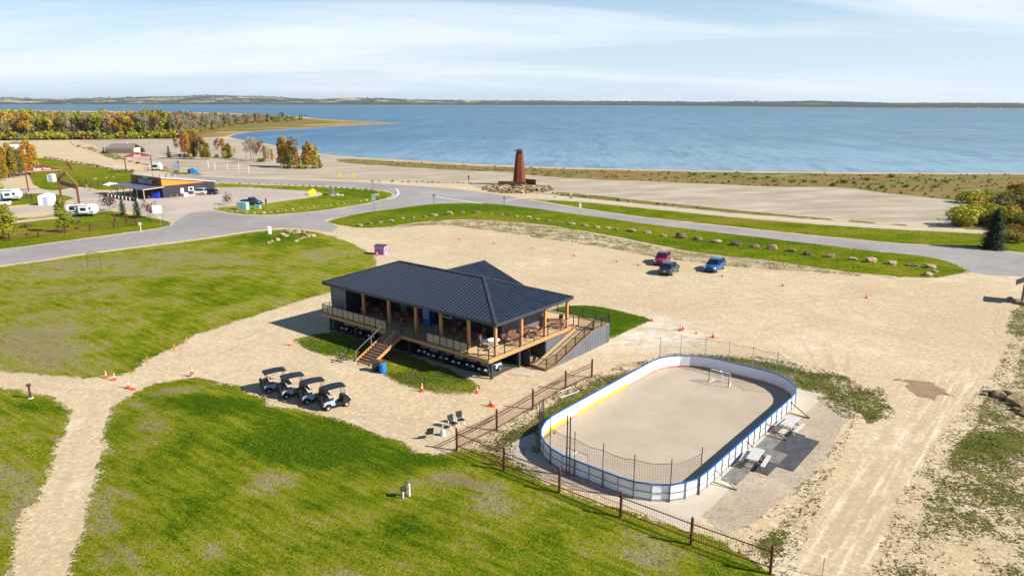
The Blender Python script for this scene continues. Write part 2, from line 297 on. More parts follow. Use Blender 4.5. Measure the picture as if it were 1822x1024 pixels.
def mk_pea():
    t = NT('pea_gravel'); p = t.pos(); n = t.noise(p, 0.3, 6, 0.7); f = t.noise(p, 2.2, 5, .85); g = t.noise(p, 6.0, 3, 0.8)
    c = t.ramp(n, [(0.36, (0.30, 0.235, 0.165)), (0.62, (0.40, 0.32, 0.23))]); c = t.mix(t.rng(f, 0.36, 0.5, 0.6, 0.0), c, (0.15, 0.11, 0.07)); c = t.mix(t.rng(g, 0.52, 0.66, 0, 0.6), c, (0.52, 0.44, 0.33))
    t.bump(f, 0.4, 0.03); return t.fin(c, 0.95, 0, 0.1)
def mk_marsh(name, stops, sc=0.05, rot=-12):
    t = NT(name); p = t.pos(); n = t.noise(t.map(p, (0.35, 1.3, 1), (0, 0, R(rot))), sc, 8, 0.76); f = t.noise(t.map(p, (1, .35, 1)), 0.32, 7, 0.85)
    c = t.ramp(n, stops); c = t.mix(t.rng(f, 0.38, 0.55, 0.55, 0.0), c, tuple(x * 0.35 for x in stops[0][1])); c = t.mix(t.rng(f, 0.55, 0.7, 0, 0.35), c, (0.30, 0.25, 0.10))
    t.bump(f, 0.5, 0.3); return t.fin(c, 0.95, 0, 0.1)
def mk_leaf(name, a, b, c_, trans=0.0):
    t = NT(name); p = t.pos(); n = t.noise(p, 0.9, 4, 0.7); r = t.rand(); f = t.noise(p, 6.0, 2, 0.7)
    k = t.math('ADD', t.math('MULTIPLY', n, 0.55), t.math('ADD', t.math('MULTIPLY', r, 0.30), t.math('MULTIPLY', f, 0.35)))
    col = t.ramp(t.math('SUBTRACT', k, 0.10), [(0.18, a), (0.48, b), (0.80, c_)])
    t.fin(col, 0.7, 0, 0.2)
    tr = t.n.new('ShaderNodeBsdfTranslucent'); t.l.new(col, tr.inputs[0]); ms = t.n.new('ShaderNodeMixShader'); ms.inputs[0].default_value = 0.22
    t.l.new(t.b.outputs[0], ms.inputs[1]); t.l.new(tr.outputs[0], ms.inputs[2]); t.l.new(ms.outputs[0], t.out.inputs[0]); return t.mat
def mk_wood(name, a, b, sc=2.0, stretch=(1, 1, 8)):
    t = NT(name); v = t.map(t.obj(), stretch); n = t.noise(v, sc, 6, 0.7, 1.2); c = t.ramp(n, [(0.3, a), (0.7, b)]); t.bump(n, 0.15, 0.01); return t.fin(c, 0.7, 0, 0.25)
def mk_glass():
    t = NT('tinted_rail_glass'); t.fin((0.42, 0.36, 0.27), 0.12, 0, 0.5); t.b.inputs['Alpha'].default_value = 0.55; return t.mat
def mk_net(name, col, sc, th=0.12, alpha=1.0):
    t = NT(name); p = t.obj(); s = t.n.new('ShaderNodeUVMap'); a = s.outputs[0]
    q = t.map(a, (sc, sc, 1), (0, 0, R(45)))
    se = t.n.new('ShaderNodeSeparateXYZ'); t.l.new(q, se.inputs[0])
    fx = t.math('FRACT', se.outputs[0]); fy = t.math('FRACT', se.outputs[1])
    m = t.math('MAXIMUM', t.math('LESS_THAN', fx, th), t.math('LESS_THAN', fy, th))
    t.fin(col, 0.8, 0, 0.2); t.l.new(t.math('MULTIPLY', m, alpha), t.b.inputs['Alpha']); return t.mat
M = {}
M['gravel'] = mk_gravel()
M['lawn'] = mk_cover('lawn_grass', (0.305, 0.300, 0.018), (0.170, 0.225, 0.007), (0.045, 0.115, 0.002), (0.36, 0.31, 0.14), 0.14, R(35))
M['verge'] = mk_cover('verge_grass', (0.215, 0.225, 0.010), (0.120, 0.170, 0.004), (0.060, 0.125, 0.002), (0.25, 0.19, 0.04), 0.2, R(30), 2.0, -.2)
M['weeds'] = mk_cover('weedy_ground', (0.25, 0.205, 0.085), (0.185, 0.170, 0.050), (0.105, 0.130, 0.022), (0.28, 0.225, 0.12), 0.10, R(20), 5.0, .06)
M['sand'] = mk_sand(); M['asphalt'] = mk_asphalt(); M['worn'] = mk_asphalt('worn_asphalt', (0.36, 0.30, 0.24), (0.46, 0.385, 0.31)); M['water'] = mk_water()
M['slab'] = mk_concrete(); M['apron'] = mk_concrete('apron_concrete', (0.40, 0.34, 0.26), (0.48, 0.42, 0.33)); M['pea'] = mk_pea()
M['marsh'] = mk_marsh('marsh_grass', [(0.36, (0.155, 0.080, 0.030)), (0.44, (0.235, 0.150, 0.050)), (0.51, (0.185, 0.155, 0.040)), (0.58, (0.125, 0.130, 0.026)), (0.66, (0.38, 0.29, 0.13))])
M['spit'] = mk_marsh('spit_sand', [(0.38, (0.13, 0.13, 0.03)), (0.47, (0.27, 0.17, 0.04)), (0.58, (0.42, 0.29, 0.11)), (0.66, (0.20, 0.15, 0.04))], 0.02)
M['white'] = simple('white_paint', (0.78, 0.78, 0.76), 0.5, var=0.05)
M['line'] = simple('road_paint', (0.66, 0.63, 0.58), 0.8, var=0.25, scale=2)
M['black'] = simple('black_plastic', (0.018, 0.018, 0.020), 0.45, var=0.3)
M['dark'] = simple('dark_grey_metal', (0.05, 0.052, 0.058), 0.5, 0.2, var=0.2)
M['steel'] = simple('galvanised_steel', (0.30, 0.31, 0.32), 0.45, 0.6)
M['rust'] = simple('rust_brown_paint', (0.135, 0.040, 0.024), 0.65, 0.2, var=0.35, scale=6)
M['barnred'] = simple('barn_red_paint', (0.17, 0.030, 0.020), 0.6, var=0.25)
M['roof'] = simple('blue_black_roof_metal', (0.022, 0.031, 0.050), 0.42, 0.15, var=0.25, scale=0.8, spec=0.5)
M['roofb'] = simple('grey_shingles', (0.17, 0.14, 0.12), 0.85, var=0.3, scale=8)
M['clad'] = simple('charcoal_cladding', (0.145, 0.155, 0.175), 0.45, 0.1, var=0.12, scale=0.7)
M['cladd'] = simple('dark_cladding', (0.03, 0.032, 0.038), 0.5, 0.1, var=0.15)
M['deckw'] = mk_wood('tan_deck_boards', (0.47, 0.32, 0.16), (0.60, 0.43, 0.24), 1.5, (6, 1, 1))
M['cedar'] = mk_wood('cedar_timber', (0.36, 0.175, 0.060), (0.50, 0.275, 0.105))
M['stairw'] = mk_wood('brown_stair_timber', (0.20, 0.095, 0.05), (0.30, 0.16, 0.09))
M['orange'] = mk_wood('orange_wood_siding', (0.56, 0.17, 0.015), (0.74, 0.26, 0.03), 3.0, (6, 6, 1))
M['brownw'] = mk_wood('brown_wood_siding', (0.16, 0.075, 0.03), (0.27, 0.14, 0.06), 3.0, (6, 6, 1))
M['redwood'] = mk_wood('red_patio_wood', (0.20, 0.075, 0.05), (0.30, 0.125, 0.085))
M['towerw'] = mk_wood('red_brown_tower_boards', (0.11, 0.026, 0.010), (0.22, 0.060, 0.020), 2.0, (5, 5, 0.6))
M['glassr'] = mk_glass()
t = NT('dark_window_glass'); t.fin((0.012, 0.016, 0.022), 0.08, 0, 0.6); M['win'] = t.mat
M['cap'] = simple('blue_cap_rail', (0.012, 0.11, 0.38), 0.4, var=0.12)
M['yellow'] = simple('yellow_kick_plate', (0.75, 0.52, 0.03), 0.5, var=0.08)
M['pyel'] = simple('bright_yellow_paint', (0.80, 0.66, 0.02), 0.5, var=0.06)

t = NT('white_rink_board'); p = t.pos(); a_ = t.noise(t.map(p, (1, 1, 3)), 1.4, 7, .8); b_ = t.noise(t.map(p, (3, 3, .6)), 2.2, 5, .8)
c = t.mix(t.rng(a_, .52, .68, 0, .30), (.74, .75, .77), (.42, .41, .40)); c = t.mix(t.rng(b_, .60, .70, 0, .35), c, (.30, .29, .28)); M['board'] = t.fin(c, .4, 0, .4)
M['wwhite'] = simple('weathered_white_timber', (0.46, 0.45, 0.43), 0.7, var=0.2, scale=4)
M['pink'] = simple('faded_red_kick_strip', (0.52, 0.22, 0.20), 0.6, var=0.15)
M['cone'] = simple('orange_cone_plastic', (0.80, 0.095, 0.015), 0.5, var=0.1)
M['blue'] = simple('blue_barrel_plastic', (0.01, 0.22, 0.62), 0.4, var=0.1)
M['matd'] = simple('dusty_rubber_mat', (0.15, 0.14, 0.125), 0.85, var=0.5, scale=1.5); M['mat'] = simple('black_rubber_mat', (0.055, 0.055, 0.058), 0.75, var=0.35, scale=1.2)
M['purple'] = simple('purple_paint', (0.20, 0.075, 0.24), 0.6, var=0.2); M['lilac'] = simple('lilac_paint', (0.50, 0.27, 0.50), 0.6, var=0.15)
M['teal'] = simple('pale_teal_box', (0.25, 0.46, 0.42), 0.5, var=0.1); M['skyb'] = simple('blue_plastic', (0.03, 0.25, 0.50), 0.5)
M['tyre'] = simple('tyre_rubber', (0.02, 0.02, 0.02), 0.8, var=0.2); M['rim'] = simple('alloy_rim', (0.50, 0.50, 0.50), 0.35, 0.5)
M['cartp'] = simple('pale_grey_cart_paint', (0.33, 0.40, 0.47), 0.25, var=0.05); M['seat'] = simple('cream_seat_vinyl', (0.46, 0.40, 0.31), 0.55, var=0.08)
M['cartroof'] = simple('black_cart_roof', (0.014, 0.016, 0.021), 0.4, var=0.15)
def paint(name, c): 
    t = NT(name); t.fin(c, 0.25, 0.3, 0.5); t.b.inputs['Coat Weight'].default_value = 0.6; t.b.inputs['Coat Roughness'].default_value = 0.05; return t.mat
M['pred'] = paint('dark_red_car_paint', (0.30, 0.012, 0.035)); M['pblue'] = paint('blue_car_paint', (0.015, 0.10, 0.30)); M['pnavy'] = paint('dark_blue_grey_car_paint', (0.04, 0.055, 0.08))
M['pwhite'] = paint('white_car_paint', (0.72, 0.72, 0.72)); M['pblack'] = paint('black_car_paint', (0.02, 0.022, 0.025))
M['lamp'] = simple('headlamp_lens', (0.75, 0.77, 0.80), 0.15, var=0.03); M['tail'] = simple('tail_lamp_lens', (0.55, 0.02, 0.02), 0.25)
def mk_rock(name, a, b):
    t = NT(name); p = t.pos(); n = t.noise(p, 1.3, 6, 0.7); r = t.rand(); c = t.ramp(t.math('ADD', t.math('MULTIPLY', n, 0.7), t.math('MULTIPLY', r, 0.35)), [(0.25, a), (0.7, b)])
    f = t.noise(p, 7, 3, 0.8); c = t.mix(t.rng(f, 0.35, 0.55, 0.4, 0), c, tuple(x * 0.5 for x in a)); t.bump(f, 0.6, 0.05); return t.fin(c, 0.9, 0, 0.15)
M['rock'] = mk_rock('sandstone', (0.17, 0.11, 0.055), (0.38, 0.28, 0.165)); M['rockd'] = mk_rock('dark_stone', (0.085, 0.058, 0.034), (0.22, 0.15, 0.085))
M['bark'] = simple('grey_brown_bark', (0.16, 0.12, 0.09), 0.9, var=0.4, scale=3); M['aspen'] = simple('pale_aspen_bark', (0.31, 0.275, 0.22), 0.85, var=0.3, scale=2)
M['lor'] = mk_leaf('orange_autumn_leaves', (0.14, 0.065, 0.012), (0.36, 0.17, 0.02), (0.56, 0.30, 0.03))
M['lye'] = mk_leaf('yellow_autumn_leaves', (0.17, 0.13, 0.015), (0.38, 0.26, 0.025), (0.60, 0.44, 0.05))
M['lol'] = mk_leaf('olive_leaves', (0.07, 0.075, 0.018), (0.16, 0.155, 0.035), (0.30, 0.26, 0.06))
M['lgr'] = mk_leaf('dark_green_needles', (0.014, 0.026, 0.014), (0.035, 0.058, 0.030), (0.085, 0.115, 0.06))
M['ltw'] = mk_leaf('bare_twigs', (0.15, 0.125, 0.075), (0.27, 0.23, 0.14), (0.42, 0.36, 0.23)); M['tuft'] = mk_leaf('tuft_grass', (0.08, 0.088, 0.018), (0.16, 0.165, 0.035), (0.29, 0.26, 0.09))
M['lru'] = mk_leaf('rust_leaves', (0.09, 0.045, 0.02), (0.24, 0.11, 0.035), (0.38, 0.20, 0.06))
M['lyg'] = mk_leaf('yellow_green_leaves', (0.10, 0.12, 0.01), (0.28, 0.28, 0.02), (0.48, 0.42, 0.03))
M['lpl'] = mk_leaf('plum_leaves', (0.05, 0.025, 0.025), (0.12, 0.06, 0.06), (0.20, 0.12, 0.10))
# ---------------------------------------------------------------- ground, water, roads as sheets
def gz_mound(x, y):
    g = 0.0
    for (mx, my, r, a) in MOUNDS:
        g += a * math.exp(-((x - mx) ** 2 + (y - my) ** 2) / (r * r))
    return g
MOUNDS = [(*P(400, 745), 7.5, 0.75), (*P(600, 850), 7.0, -0.18), (*P(900, 950), 6.0, 0.25), (*P(420, 500), 14, 0.45), (*P(180, 560), 12, 0.30), (*P(250, 950), 7, 0.22)]
LAWN_Z = {}
def WBx(a, b): return (-2.06 + a * math.cos(R(141.8)) + b * math.cos(R(50.2)), 59.59 + a * math.sin(R(141.8)) + b * math.sin(R(50.2)))
def resample(pts, step_f):
    out = []
    for i in range(len(pts)):
        a = np.array(pts[i]); b = np.array(pts[(i + 1) % len(pts)]); d = np.linalg.norm(b - a); st = step_f((a + b) / 2)
        n = max(1, int(d / st))
        for k in range(n): out.append(a + (b - a) * k / n)
    return out
def inside(poly, q):
    x, y = q[:, 0], q[:, 1]; c = np.zeros(len(q), bool); j = len(poly) - 1
    for i in range(len(poly)):
        xi, yi = poly[i]; xj, yj = poly[j]
        if yi != yj: c ^= ((yi > y) != (yj > y)) & (x < (xj - xi) * (y - yi) / (yj - yi) + xi)
        j = i
    return c
def edge_dist(poly, q):
    a = np.array(poly); b = np.roll(a, -1, 0); d = np.full(len(q), 1e9)
    for i in range(len(a)):
        ab = b[i] - a[i]; L = (ab ** 2).sum() + 1e-9
        tt = np.clip(((q - a[i]) @ ab) / L, 0, 1); pr = a[i] + tt[:, None] * ab
        d = np.minimum(d, np.sqrt(((q - pr) ** 2).sum(1)))
    return d
def catmull(pts, n=4):
    out = []; m = len(pts)
    for i in range(m):
        p0, p1, p2, p3 = [np.array(pts[(i + k) % m], float) for k in (-1, 0, 1, 2)]
        if max(np.linalg.norm(p2 - p1), 1) > 350: out.append(tuple(p1)); continue
        for k in range(n):
            t_ = k / n
            out.append(tuple(0.5 * ((2 * p1) + (-p0 + p2) * t_ + (2 * p0 - 5 * p1 + 4 * p2 - p3) * t_ ** 2 + (-p0 + 3 * p1 - 3 * p2 + p3) * t_ ** 3)))
    return out
def sheet(name, px, z, mat, den=1.0, lush=0.5, spots=(), grid=None, jit=0.0, smooth=True, mound=False, world=False, kind='structure', ragged=True):
    pts = px if world else [P(*q) for q in (catmull(px) if smooth else px)]
    pts = [tuple(p) for p in pts]
    def stepf(m): return max(0.5, 0.012 * math.hypot(*m)) if ragged else 1e9
    ring = resample(pts, stepf)
    if jit:
        rr = []
        for p in ring:
            k = jit * min(1.5, 0.4 + 0.008 * math.hypot(*p)); v = Vector((p[0] * 0.8, p[1] * 0.8, 0))
            rr.append(np.array([p[0] + k * mnoise.noise(v) + 0.5 * k * mnoise.noise(v * 3.1), p[1] + k * mnoise.noise(v + Vector((9, 4, 0))) + 0.5 * k * mnoise.noise(v * 3.1 + Vector((2, 8, 0)))]))
        ring = rr
    ring = np.array(ring)
    allp = ring
    if grid:
        x0, y0 = ring.min(0); x1, y1 = ring.max(0); g = grid
        while (x1 - x0) * (y1 - y0) / g / g > 16000: g *= 1.25
        gx, gy = np.meshgrid(np.arange(x0, x1, g), np.arange(y0, y1, g)); q = np.stack([gx.ravel(), gy.ravel()], 1)
        q += rng.uniform(-0.2, 0.2, q.shape) * g
        q = q[inside(ring, q)]
        if len(q): q = q[edge_dist(ring, q) > 0.35 * g]
        allp = np.vstack([ring, q])
    nr = len(ring)
    res = delaunay_2d_cdt([Vector(p) for p in allp], [(i, (i + 1) % nr) for i in range(nr)], [list(range(nr))], 1, 1e-6)
    vs = np.array([tuple(v) for v in res[0]]); fs = [tuple(f) for f in res[2]]
    ed = edge_dist(ring, vs)
    zs = np.full(len(vs), z)
    if mound:
        k = np.clip(ed / 4.0, 0, 1); k = k * k * (3 - 2 * k)
        zs = z + k * np.array([gz_mound(*v) + 0.06 * mnoise.noise(Vector((v[0] * .25, v[1] * .25, 3))) + 0.06 for v in vs])
        zs = np.maximum(zs, z)
    me = bpy.data.meshes.new(name); me.from_pydata([(v[0], v[1], zz_) for v, zz_ in zip(vs, zs)], [], fs)
    dn = np.full(len(vs), float(den)); lu = np.full(len(vs), float(lush))
    for (sx, sy, rx, ry, ddn, dlu) in spots:      # pixel-surveyed patches: centre, radii (px), density and lushness change
        c = np.array(P(sx, sy)); ex = np.array(P(sx + rx, sy)) - c; ey = np.array(P(sx, sy - ry)) - c
        A = np.linalg.inv(np.stack([ex, ey], 1)); w = (vs - c) @ A.T; k = np.exp(-(w ** 2).sum(1) * 1.2)
        dn += ddn * k; lu += dlu * k
    for nm, arr in (('ed', ed), ('den', dn), ('lush', lu)):
        at = me.attributes.new(nm, 'FLOAT', 'POINT'); at.data.foreach_set('value', arr.astype(np.float32))
    me.materials.append(mat); me.polygons.foreach_set('use_smooth', [True] * len(me.polygons)); me.update()
    o = bpy.data.objects.new(name, me); COL.objects.link(o); o['kind'] = kind
    return o, ring, vs, zs
mb = MB(); mb.add([(-14000, -300, 0), (14000, -300, 0), (14000, 16000, 0), (-14000, 16000, 0)], [(0, 1, 2, 3)])
o = mb.build('ground', M['gravel']); o['kind'] = 'structure'
# the lake
near = [(2600, 314), (1822, 307), (1650, 307), (1500, 306), (1300, 303.5), (1100, 300), (960, 296.5), (880, 293), (800, 289.5), (700, 283), (640, 279.5), (600, 277), (575, 274), (550, 269), (500, 260), (455, 252), (425, 248), (408, 243.5), (418, 239), (450, 234.5), (500, 231), (560, 227), (620, 223.5), (670, 221.5), (712, 220), (690, 218), (640, 216), (600, 213.5), (560, 210.5), (530, 207), (400, 201), (200, 198), (0, 196), (-500, 195)]
farp = [(-500, 185.5), (0, 185.7), (600, 186.2), (1000, 187), (1400, 190.3), (1822, 193), (2600, 198)]
sheet('lake_water', near + farp, 0.05, M['water'], smooth=False, ragged=False)
beach = [(150, 249), (340, 246), (372, 243), (395, 246), (425, 249), (455, 253), (500, 261), (550, 270), (575, 275), (600, 278), (640, 280.5), (700, 284), (800, 290.5), (880, 294), (960, 297.5), (1100, 301), (1300, 304.5), (1500, 307), (1650, 308), (1822, 308), (2000, 310), (2000, 372), (1822, 375), (1760, 385), (1710, 397), (1690, 406), (1600, 401), (1500, 394), (1400, 387), (1300, 378), (1200, 369), (1100, 359), (1020, 351), (975, 346), (900, 340), (850, 334), (830, 327), (760, 326), (700, 322), (600, 319), (450, 315), (360, 310), (320, 303), (290, 297), (250, 287), (215, 276), (185, 268), (165, 258)]
sheet('beach_sand', beach, 0.006, M['sand'], jit=0.3)
marsh = [(597, 284), (640, 283.5), (700, 287), (800, 293), (900, 297.5), (1000, 300.5), (1100, 303), (1300, 307), (1500, 309), (1822, 311), (2100, 313), (2100, 436), (1822, 428), (1760, 415), (1700, 405), (1690, 392), (1712, 376), (1735, 368), (1740, 360), (1700, 357), (1640, 350), (1580, 344), (1530, 337), (1480, 333), (1380, 332), (1280, 328), (1160, 323), (1080, 320), (1000, 316), (960, 313), (900, 306), (850, 304.5), (780, 301), (700, 296), (650, 292), (620, 290)]
sheet('marsh_grass', marsh, 0.014, M['marsh'], jit=0.9)
sheet('forest_floor', [(-500, 256), (0, 250), (120, 249), (250, 248), (340, 246.5), (362, 240), (380, 236), (430, 230), (500, 226), (560, 221), (600, 218), (560, 213), (520, 209), (400, 203), (200, 200), (0, 198), (-500, 197)], 0.075, M['marsh'], jit=1.2)
sheet('sand_spit', [(340, 247), (372, 244), (400, 243), (415, 238.8), (450, 234.2), (500, 230.5), (560, 226.5), (620, 223), (670, 221), (712, 219.9), (690, 218.3), (640, 216.4), (600, 214), (560, 211), (530, 210), (555, 214), (590, 218), (560, 220), (500, 224.5), (430, 230), (385, 235), (352, 241)], 0.062, M['spit'], jit=0.6)
# asphalt
L7top = [(577, 391), (640, 380), (700, 372), (760, 364), (820, 361), (880, 363), (960, 372), (1050, 384), (1150, 398), (1250, 410), (1350, 422), (1450, 434), (1550, 446), (1640, 455), (1675, 462), (1702, 471), (1726, 483)]
L8low = [(1822, 451), (1740, 442), (1600, 434), (1450, 420), (1300, 404), (1150, 388), (1050, 374), (950, 357)]
road = [(-500, 560), (-250, 512), (0, 471), (60, 464), (150, 450), (260, 436), (360, 423), (440, 411), (500, 405), (545, 407), (590, 413), (603, 404)] + L7top + [(1760, 489), (1822, 492), (2100, 508), (2100, 468)] + L8low + [(905, 349), (850, 341), (800, 335), (740, 331), (660, 325), (560, 321), (450, 318), (360, 314), (330, 311), (300, 310), (300, 316), (340, 320), (380, 324), (480, 327.5), (560, 330.5), (640, 334.5), (690, 339), (704, 346), (690, 353), (660, 362), (600, 372), (540, 379), (480, 384), (430, 383), (400, 378.5), (375, 373), (340, 378), (315, 392), (306, 401), (285, 407), (200, 419), (100, 432), (0, 445), (-250, 475), (-500, 500)]
sheet('road', road, 0.016, M['asphalt'], smooth=False, jit=0.10)
sheet('forecourt', [(373, 373), (340, 379), (322, 392), (300, 394), (268, 385), (215, 370), (170, 372), (110, 353), (60, 345), (0, 348), (-150, 352), (-150, 338), (0, 332), (90, 341), (140, 335), (190, 341), (240, 345), (300, 352), (360, 345), (372, 334), (560, 338), (565, 345), (500, 357), (420, 364)], 0.011, M['worn'], jit=0.2)
sheet('camp_road', [(-200, 392), (0, 384), (40, 378), (100, 372), (128, 366), (100, 362), (60, 366), (0, 372), (-200, 380)], 0.022, M['worn'], jit=0.2)
sheet('upper_path', [(955, 348), (1000, 351), (1060, 356), (1150, 365.5), (1300, 380.5), (1450, 393), (1600, 402.5), (1700, 407.5), (1755, 410), (1755, 413), (1700, 411.5), (1600, 406.5), (1450, 397), (1300, 384), (1150, 369), (1060, 359.5), (1000, 355), (955, 351)], 0.024, M['apron'], smooth=False)
# white road markings
def stripe(pts, w=0.25, z=0.021):
    ws = [Vector(P(*q)).to_3d() for q in pts]; mb = MB(); L, Rr = [], []
    for i, p in enumerate(ws):
        d = (ws[min(i + 1, len(ws) - 1)] - ws[max(i - 1, 0)]).normalized(); n = Vector((-d.y, d.x, 0)) * w / 2
        L.append((p.x + n.x, p.y + n.y, z)); Rr.append((p.x - n.x, p.y - n.y, z))
    k = len(ws); mb.add(L + Rr, [(i, i + 1, k + i + 1, k + i) for i in range(k - 1)])
    o = mb.build('road_marking', M['line']); o['kind'] = 'structure'
stripe([(776, 350), (800, 354), (830, 358), (858, 362)], 0.5)
stripe([(900, 357), (925, 353), (945, 350.5)], 0.35)
stripe([(693, 336), (705, 335.5), (709, 341), (709, 346), (700, 352), (690, 355)], 0.4)
# vegetated sheets
def lawn(name, px, z, mat='lawn', **k):
    return sheet(name, px, z, M[mat], grid=k.pop('grid', 1.5), jit=k.pop('jit', 0.35), **k)
L1 = [(-300, 530), (0, 475), (60, 467), (150, 453), (260, 439), (360, 426), (440, 414), (500, 408), (545, 410), (585, 418), (620, 430), (645, 442), (662, 451), (671, 460), (672, 470), (668, 482), (650, 492), (615, 507), (585, 521), (520, 540), (460, 560), (400, 580), (345, 598), (325, 610), (295, 625), (262, 641), (240, 660), (215, 668), (180, 671), (140, 673), (90, 669), (50, 665), (0, 663), (-300, 664)]
lawn('lawn', L1, 0.014, mound=True, lush=.40, spots=[(420, 470, 160, 8, 0, -.22), (120, 520, 130, 14, 0, -.18), (60, 610, 90, 35, -.15, -.3), (150, 470, 120, 10, 0, -.25), (380, 520, 150, 25, 0, .22), (300, 635, 120, 18, 0, .3), (520, 395, 40, 40, 0, .3), (470, 425, 70, 8, 0, .45), (560, 450, 50, 10, 0, -.3), (250, 490, 200, 5, 0, -.3), (330, 455, 120, 6, 0, -.35), (120, 640, 80, 15, 0, -.2)])
L2 = [(-300, 692), (0, 691), (40, 693), (80, 702), (110, 712), (126, 728), (126, 745), (112, 780), (100, 820), (86, 860), (66, 900), (50, 950), (28, 1024), (0, 1090), (-100, 1300), (-900, 1300)]
lawn('lawn', L2, 0.014, lush=.46, mound=True, grid=0.8, spots=[(60, 720, 60, 15, 0, .35), (40, 930, 22, 60, -.35, -.34), (20, 850, 80, 60, 0, -.15)])
L3 = [(202, 719), (238, 698), (272, 683), (317, 674), (358, 672), (399, 681), (431, 688), (495, 719), (546, 727), (605, 744), (652, 764), (692, 778), (735, 794), (759, 803), (790, 806), (815, 798), (868, 800), (925, 830), (1000, 869), (1100, 903), (1180, 924), (1255, 949), (1335, 984), (1390, 1022), (1480, 1080), (1700, 1200), (1300, 1400), (-60, 1400), (60, 1200), (116, 1024), (131, 977), (147, 936), (156, 886), (168, 841), (179, 796), (186, 755)]
oL3, L3r, L3v, L3z = lawn('lawn', L3, 0.014, mound=True, grid=0.55, spots=[(400, 730, 120, 22, 0, .55), (560, 800, 150, 45, 0, .6), (250, 725, 45, 20, -.15, -.28), (330, 700, 80, 12, -.15, -.45), (520, 725, 80, 10, -.2, -.4), (480, 850, 60, 30, -.1, -.42), (590, 835, 30, 10, -.1, -.34), (270, 770, 50, 20, 0, -.34), (800, 850, 50, 14, -.25, -.42), (860, 865, 50, 12, -.25, -.42), (890, 900, 50, 12, -.1, -.34), (700, 950, 300, 45, 0, .15), (470, 980, 220, 60, 0, -.12), (900, 960, 120, 40, 0, -.2), (760, 820, 60, 10, 0, .4), (1150, 990, 90, 20, 0, -.2), (200, 900, 60, 90, 0, -.2)])
lawn('weedy_ground', [(818, 798), (835, 787), (884, 762), (948, 724), (1006, 686), (1055, 663), (1090, 655), (1130, 645), (1165, 636), (1200, 628), (1240, 624), (1300, 630), (1350, 634), (1420, 650), (1460, 655), (1520, 665), (1570, 690), (1610, 720), (1600, 745), (1550, 765), (1500, 745), (1440, 712), (1300, 700), (1100, 780), (960, 850), (897, 835)], 0.010, 'weeds', den=0.50, grid=0.8, spots=[(1280, 640, 80, 8, .25, .3), (1380, 655, 60, 10, .2, .2), (1000, 720, 60, 30, .1, .1), (1520, 700, 60, 30, -.1, 0), (1550, 745, 25, 12, .35, .3), (1150, 650, 40, 6, .1, .3)])
lawn('lawn', [(523, 607), (540, 599), (575, 592), (600, 590), (640, 600), (700, 622), (760, 642), (830, 668), (850, 684), (854, 692), (838, 701), (790, 702), (745, 693), (708, 681), (684, 666), (660, 648), (640, 643), (590, 635), (555, 624)], 0.020, grid=0.8, jit=0.3, spots=[(600, 620, 80, 10, .1, .5), (740, 670, 80, 12, .1, .4)])
lawn('lawn', [(985, 549), (1045, 543), (1100, 552), (1156, 568), (1130, 582), (1082, 604), (1020, 612), (960, 570)], 0.020, grid=1.0, mound=False, jit=0.2, spots=[(1060, 565, 90, 30, .2, .75)])
L7 = L7top[1:] + [(1712, 486), (1680, 492), (1640, 494), (1560, 489), (1480, 480), (1400, 468), (1330, 460), (1260, 452), (1180, 438), (1100, 422), (1020, 408), (950, 398), (880, 392), (800, 391), (740, 396), (690, 403), (640, 405), (600, 399), (585, 393)]
lawn('verge_grass', L7, 0.020, 'verge', grid=2.0, jit=0.3, spots=[(800, 372, 200, 8, .2, .4), (1300, 430, 200, 10, .2, .3)])
lawn('weedy_ground', [(660, 404), (740, 394), (800, 389), (900, 391), (1000, 403), (1100, 420), (1200, 440), (1300, 454), (1420, 468), (1520, 482), (1640, 492), (1690, 490), (1650, 499), (1560, 497), (1450, 488), (1350, 482), (1250, 472), (1150, 458), (1050, 440), (950, 425), (850, 410), (780, 402), (700, 407)], 0.012, 'weeds', den=0.36, grid=2.0, jit=0.5)
sheet('asphalt_patch', [(1160, 424), (1200, 428), (1235, 434), (1238, 438), (1210, 440), (1165, 434)], 0.0165, M['worn'], jit=0.2)
sheet('asphalt_patch', [(1290, 441), (1340, 446), (1400, 455), (1412, 460), (1370, 466), (1290, 457), (1260, 450)], 0.0165, M['asphalt'], jit=0.2)
L8 = [(952, 354), (1000, 357), (1060, 361.5), (1150, 371), (1300, 386), (1450, 399), (1600, 408.5), (1700, 413.5), (1780, 417), (1822, 424), (2100, 440), (2100, 466)] + [(x, y - 1.5) for x, y in L8low] + [(930, 353.5)]
lawn('verge_grass', L8, 0.020, 'verge', grid=2.5, jit=0.2, smooth=False, spots=[(1300, 392, 300, 4, 0, -.35), (1500, 412, 200, 4, 0, -.35)])
lawn('verge_grass', [(985, 341), (1020, 343), (1080, 349), (1150, 357), (1300, 372), (1450, 386), (1600, 398), (1690, 404), (1700, 408), (1600, 402), (1450, 391), (1300, 379), (1150, 364), (1060, 355), (1000, 349), (975, 344)], 0.026, 'weeds', den=0.8, grid=2.5, jit=0.3, smooth=False)
lawn('island_grass', [(366, 325), (450, 328.5), (540, 331.5), (620, 335.5), (680, 340), (698, 346), (686, 352.5), (655, 361), (600, 370.5), (540, 377.5), (480, 382), (430, 381), (402, 377), (378, 371), (400, 368), (455, 364.5), (510, 357), (555, 351), (574, 346), (560, 341), (500, 337), (440, 333), (366, 333)], 0.030, 'lawn', grid=2.5, jit=0.15, spots=[(640, 345, 80, 10, .2, .3)])
lawn('camp_grass', [(-300, 470), (0, 443), (100, 430), (200, 417), (285, 405), (304, 400), (297, 394), (270, 387), (230, 382), (205, 376), (180, 376), (130, 385), (60, 393), (0, 398), (-300, 410)], 0.024, 'verge', grid=2.5, spots=[(80, 410, 120, 8, -.3, -.28)])
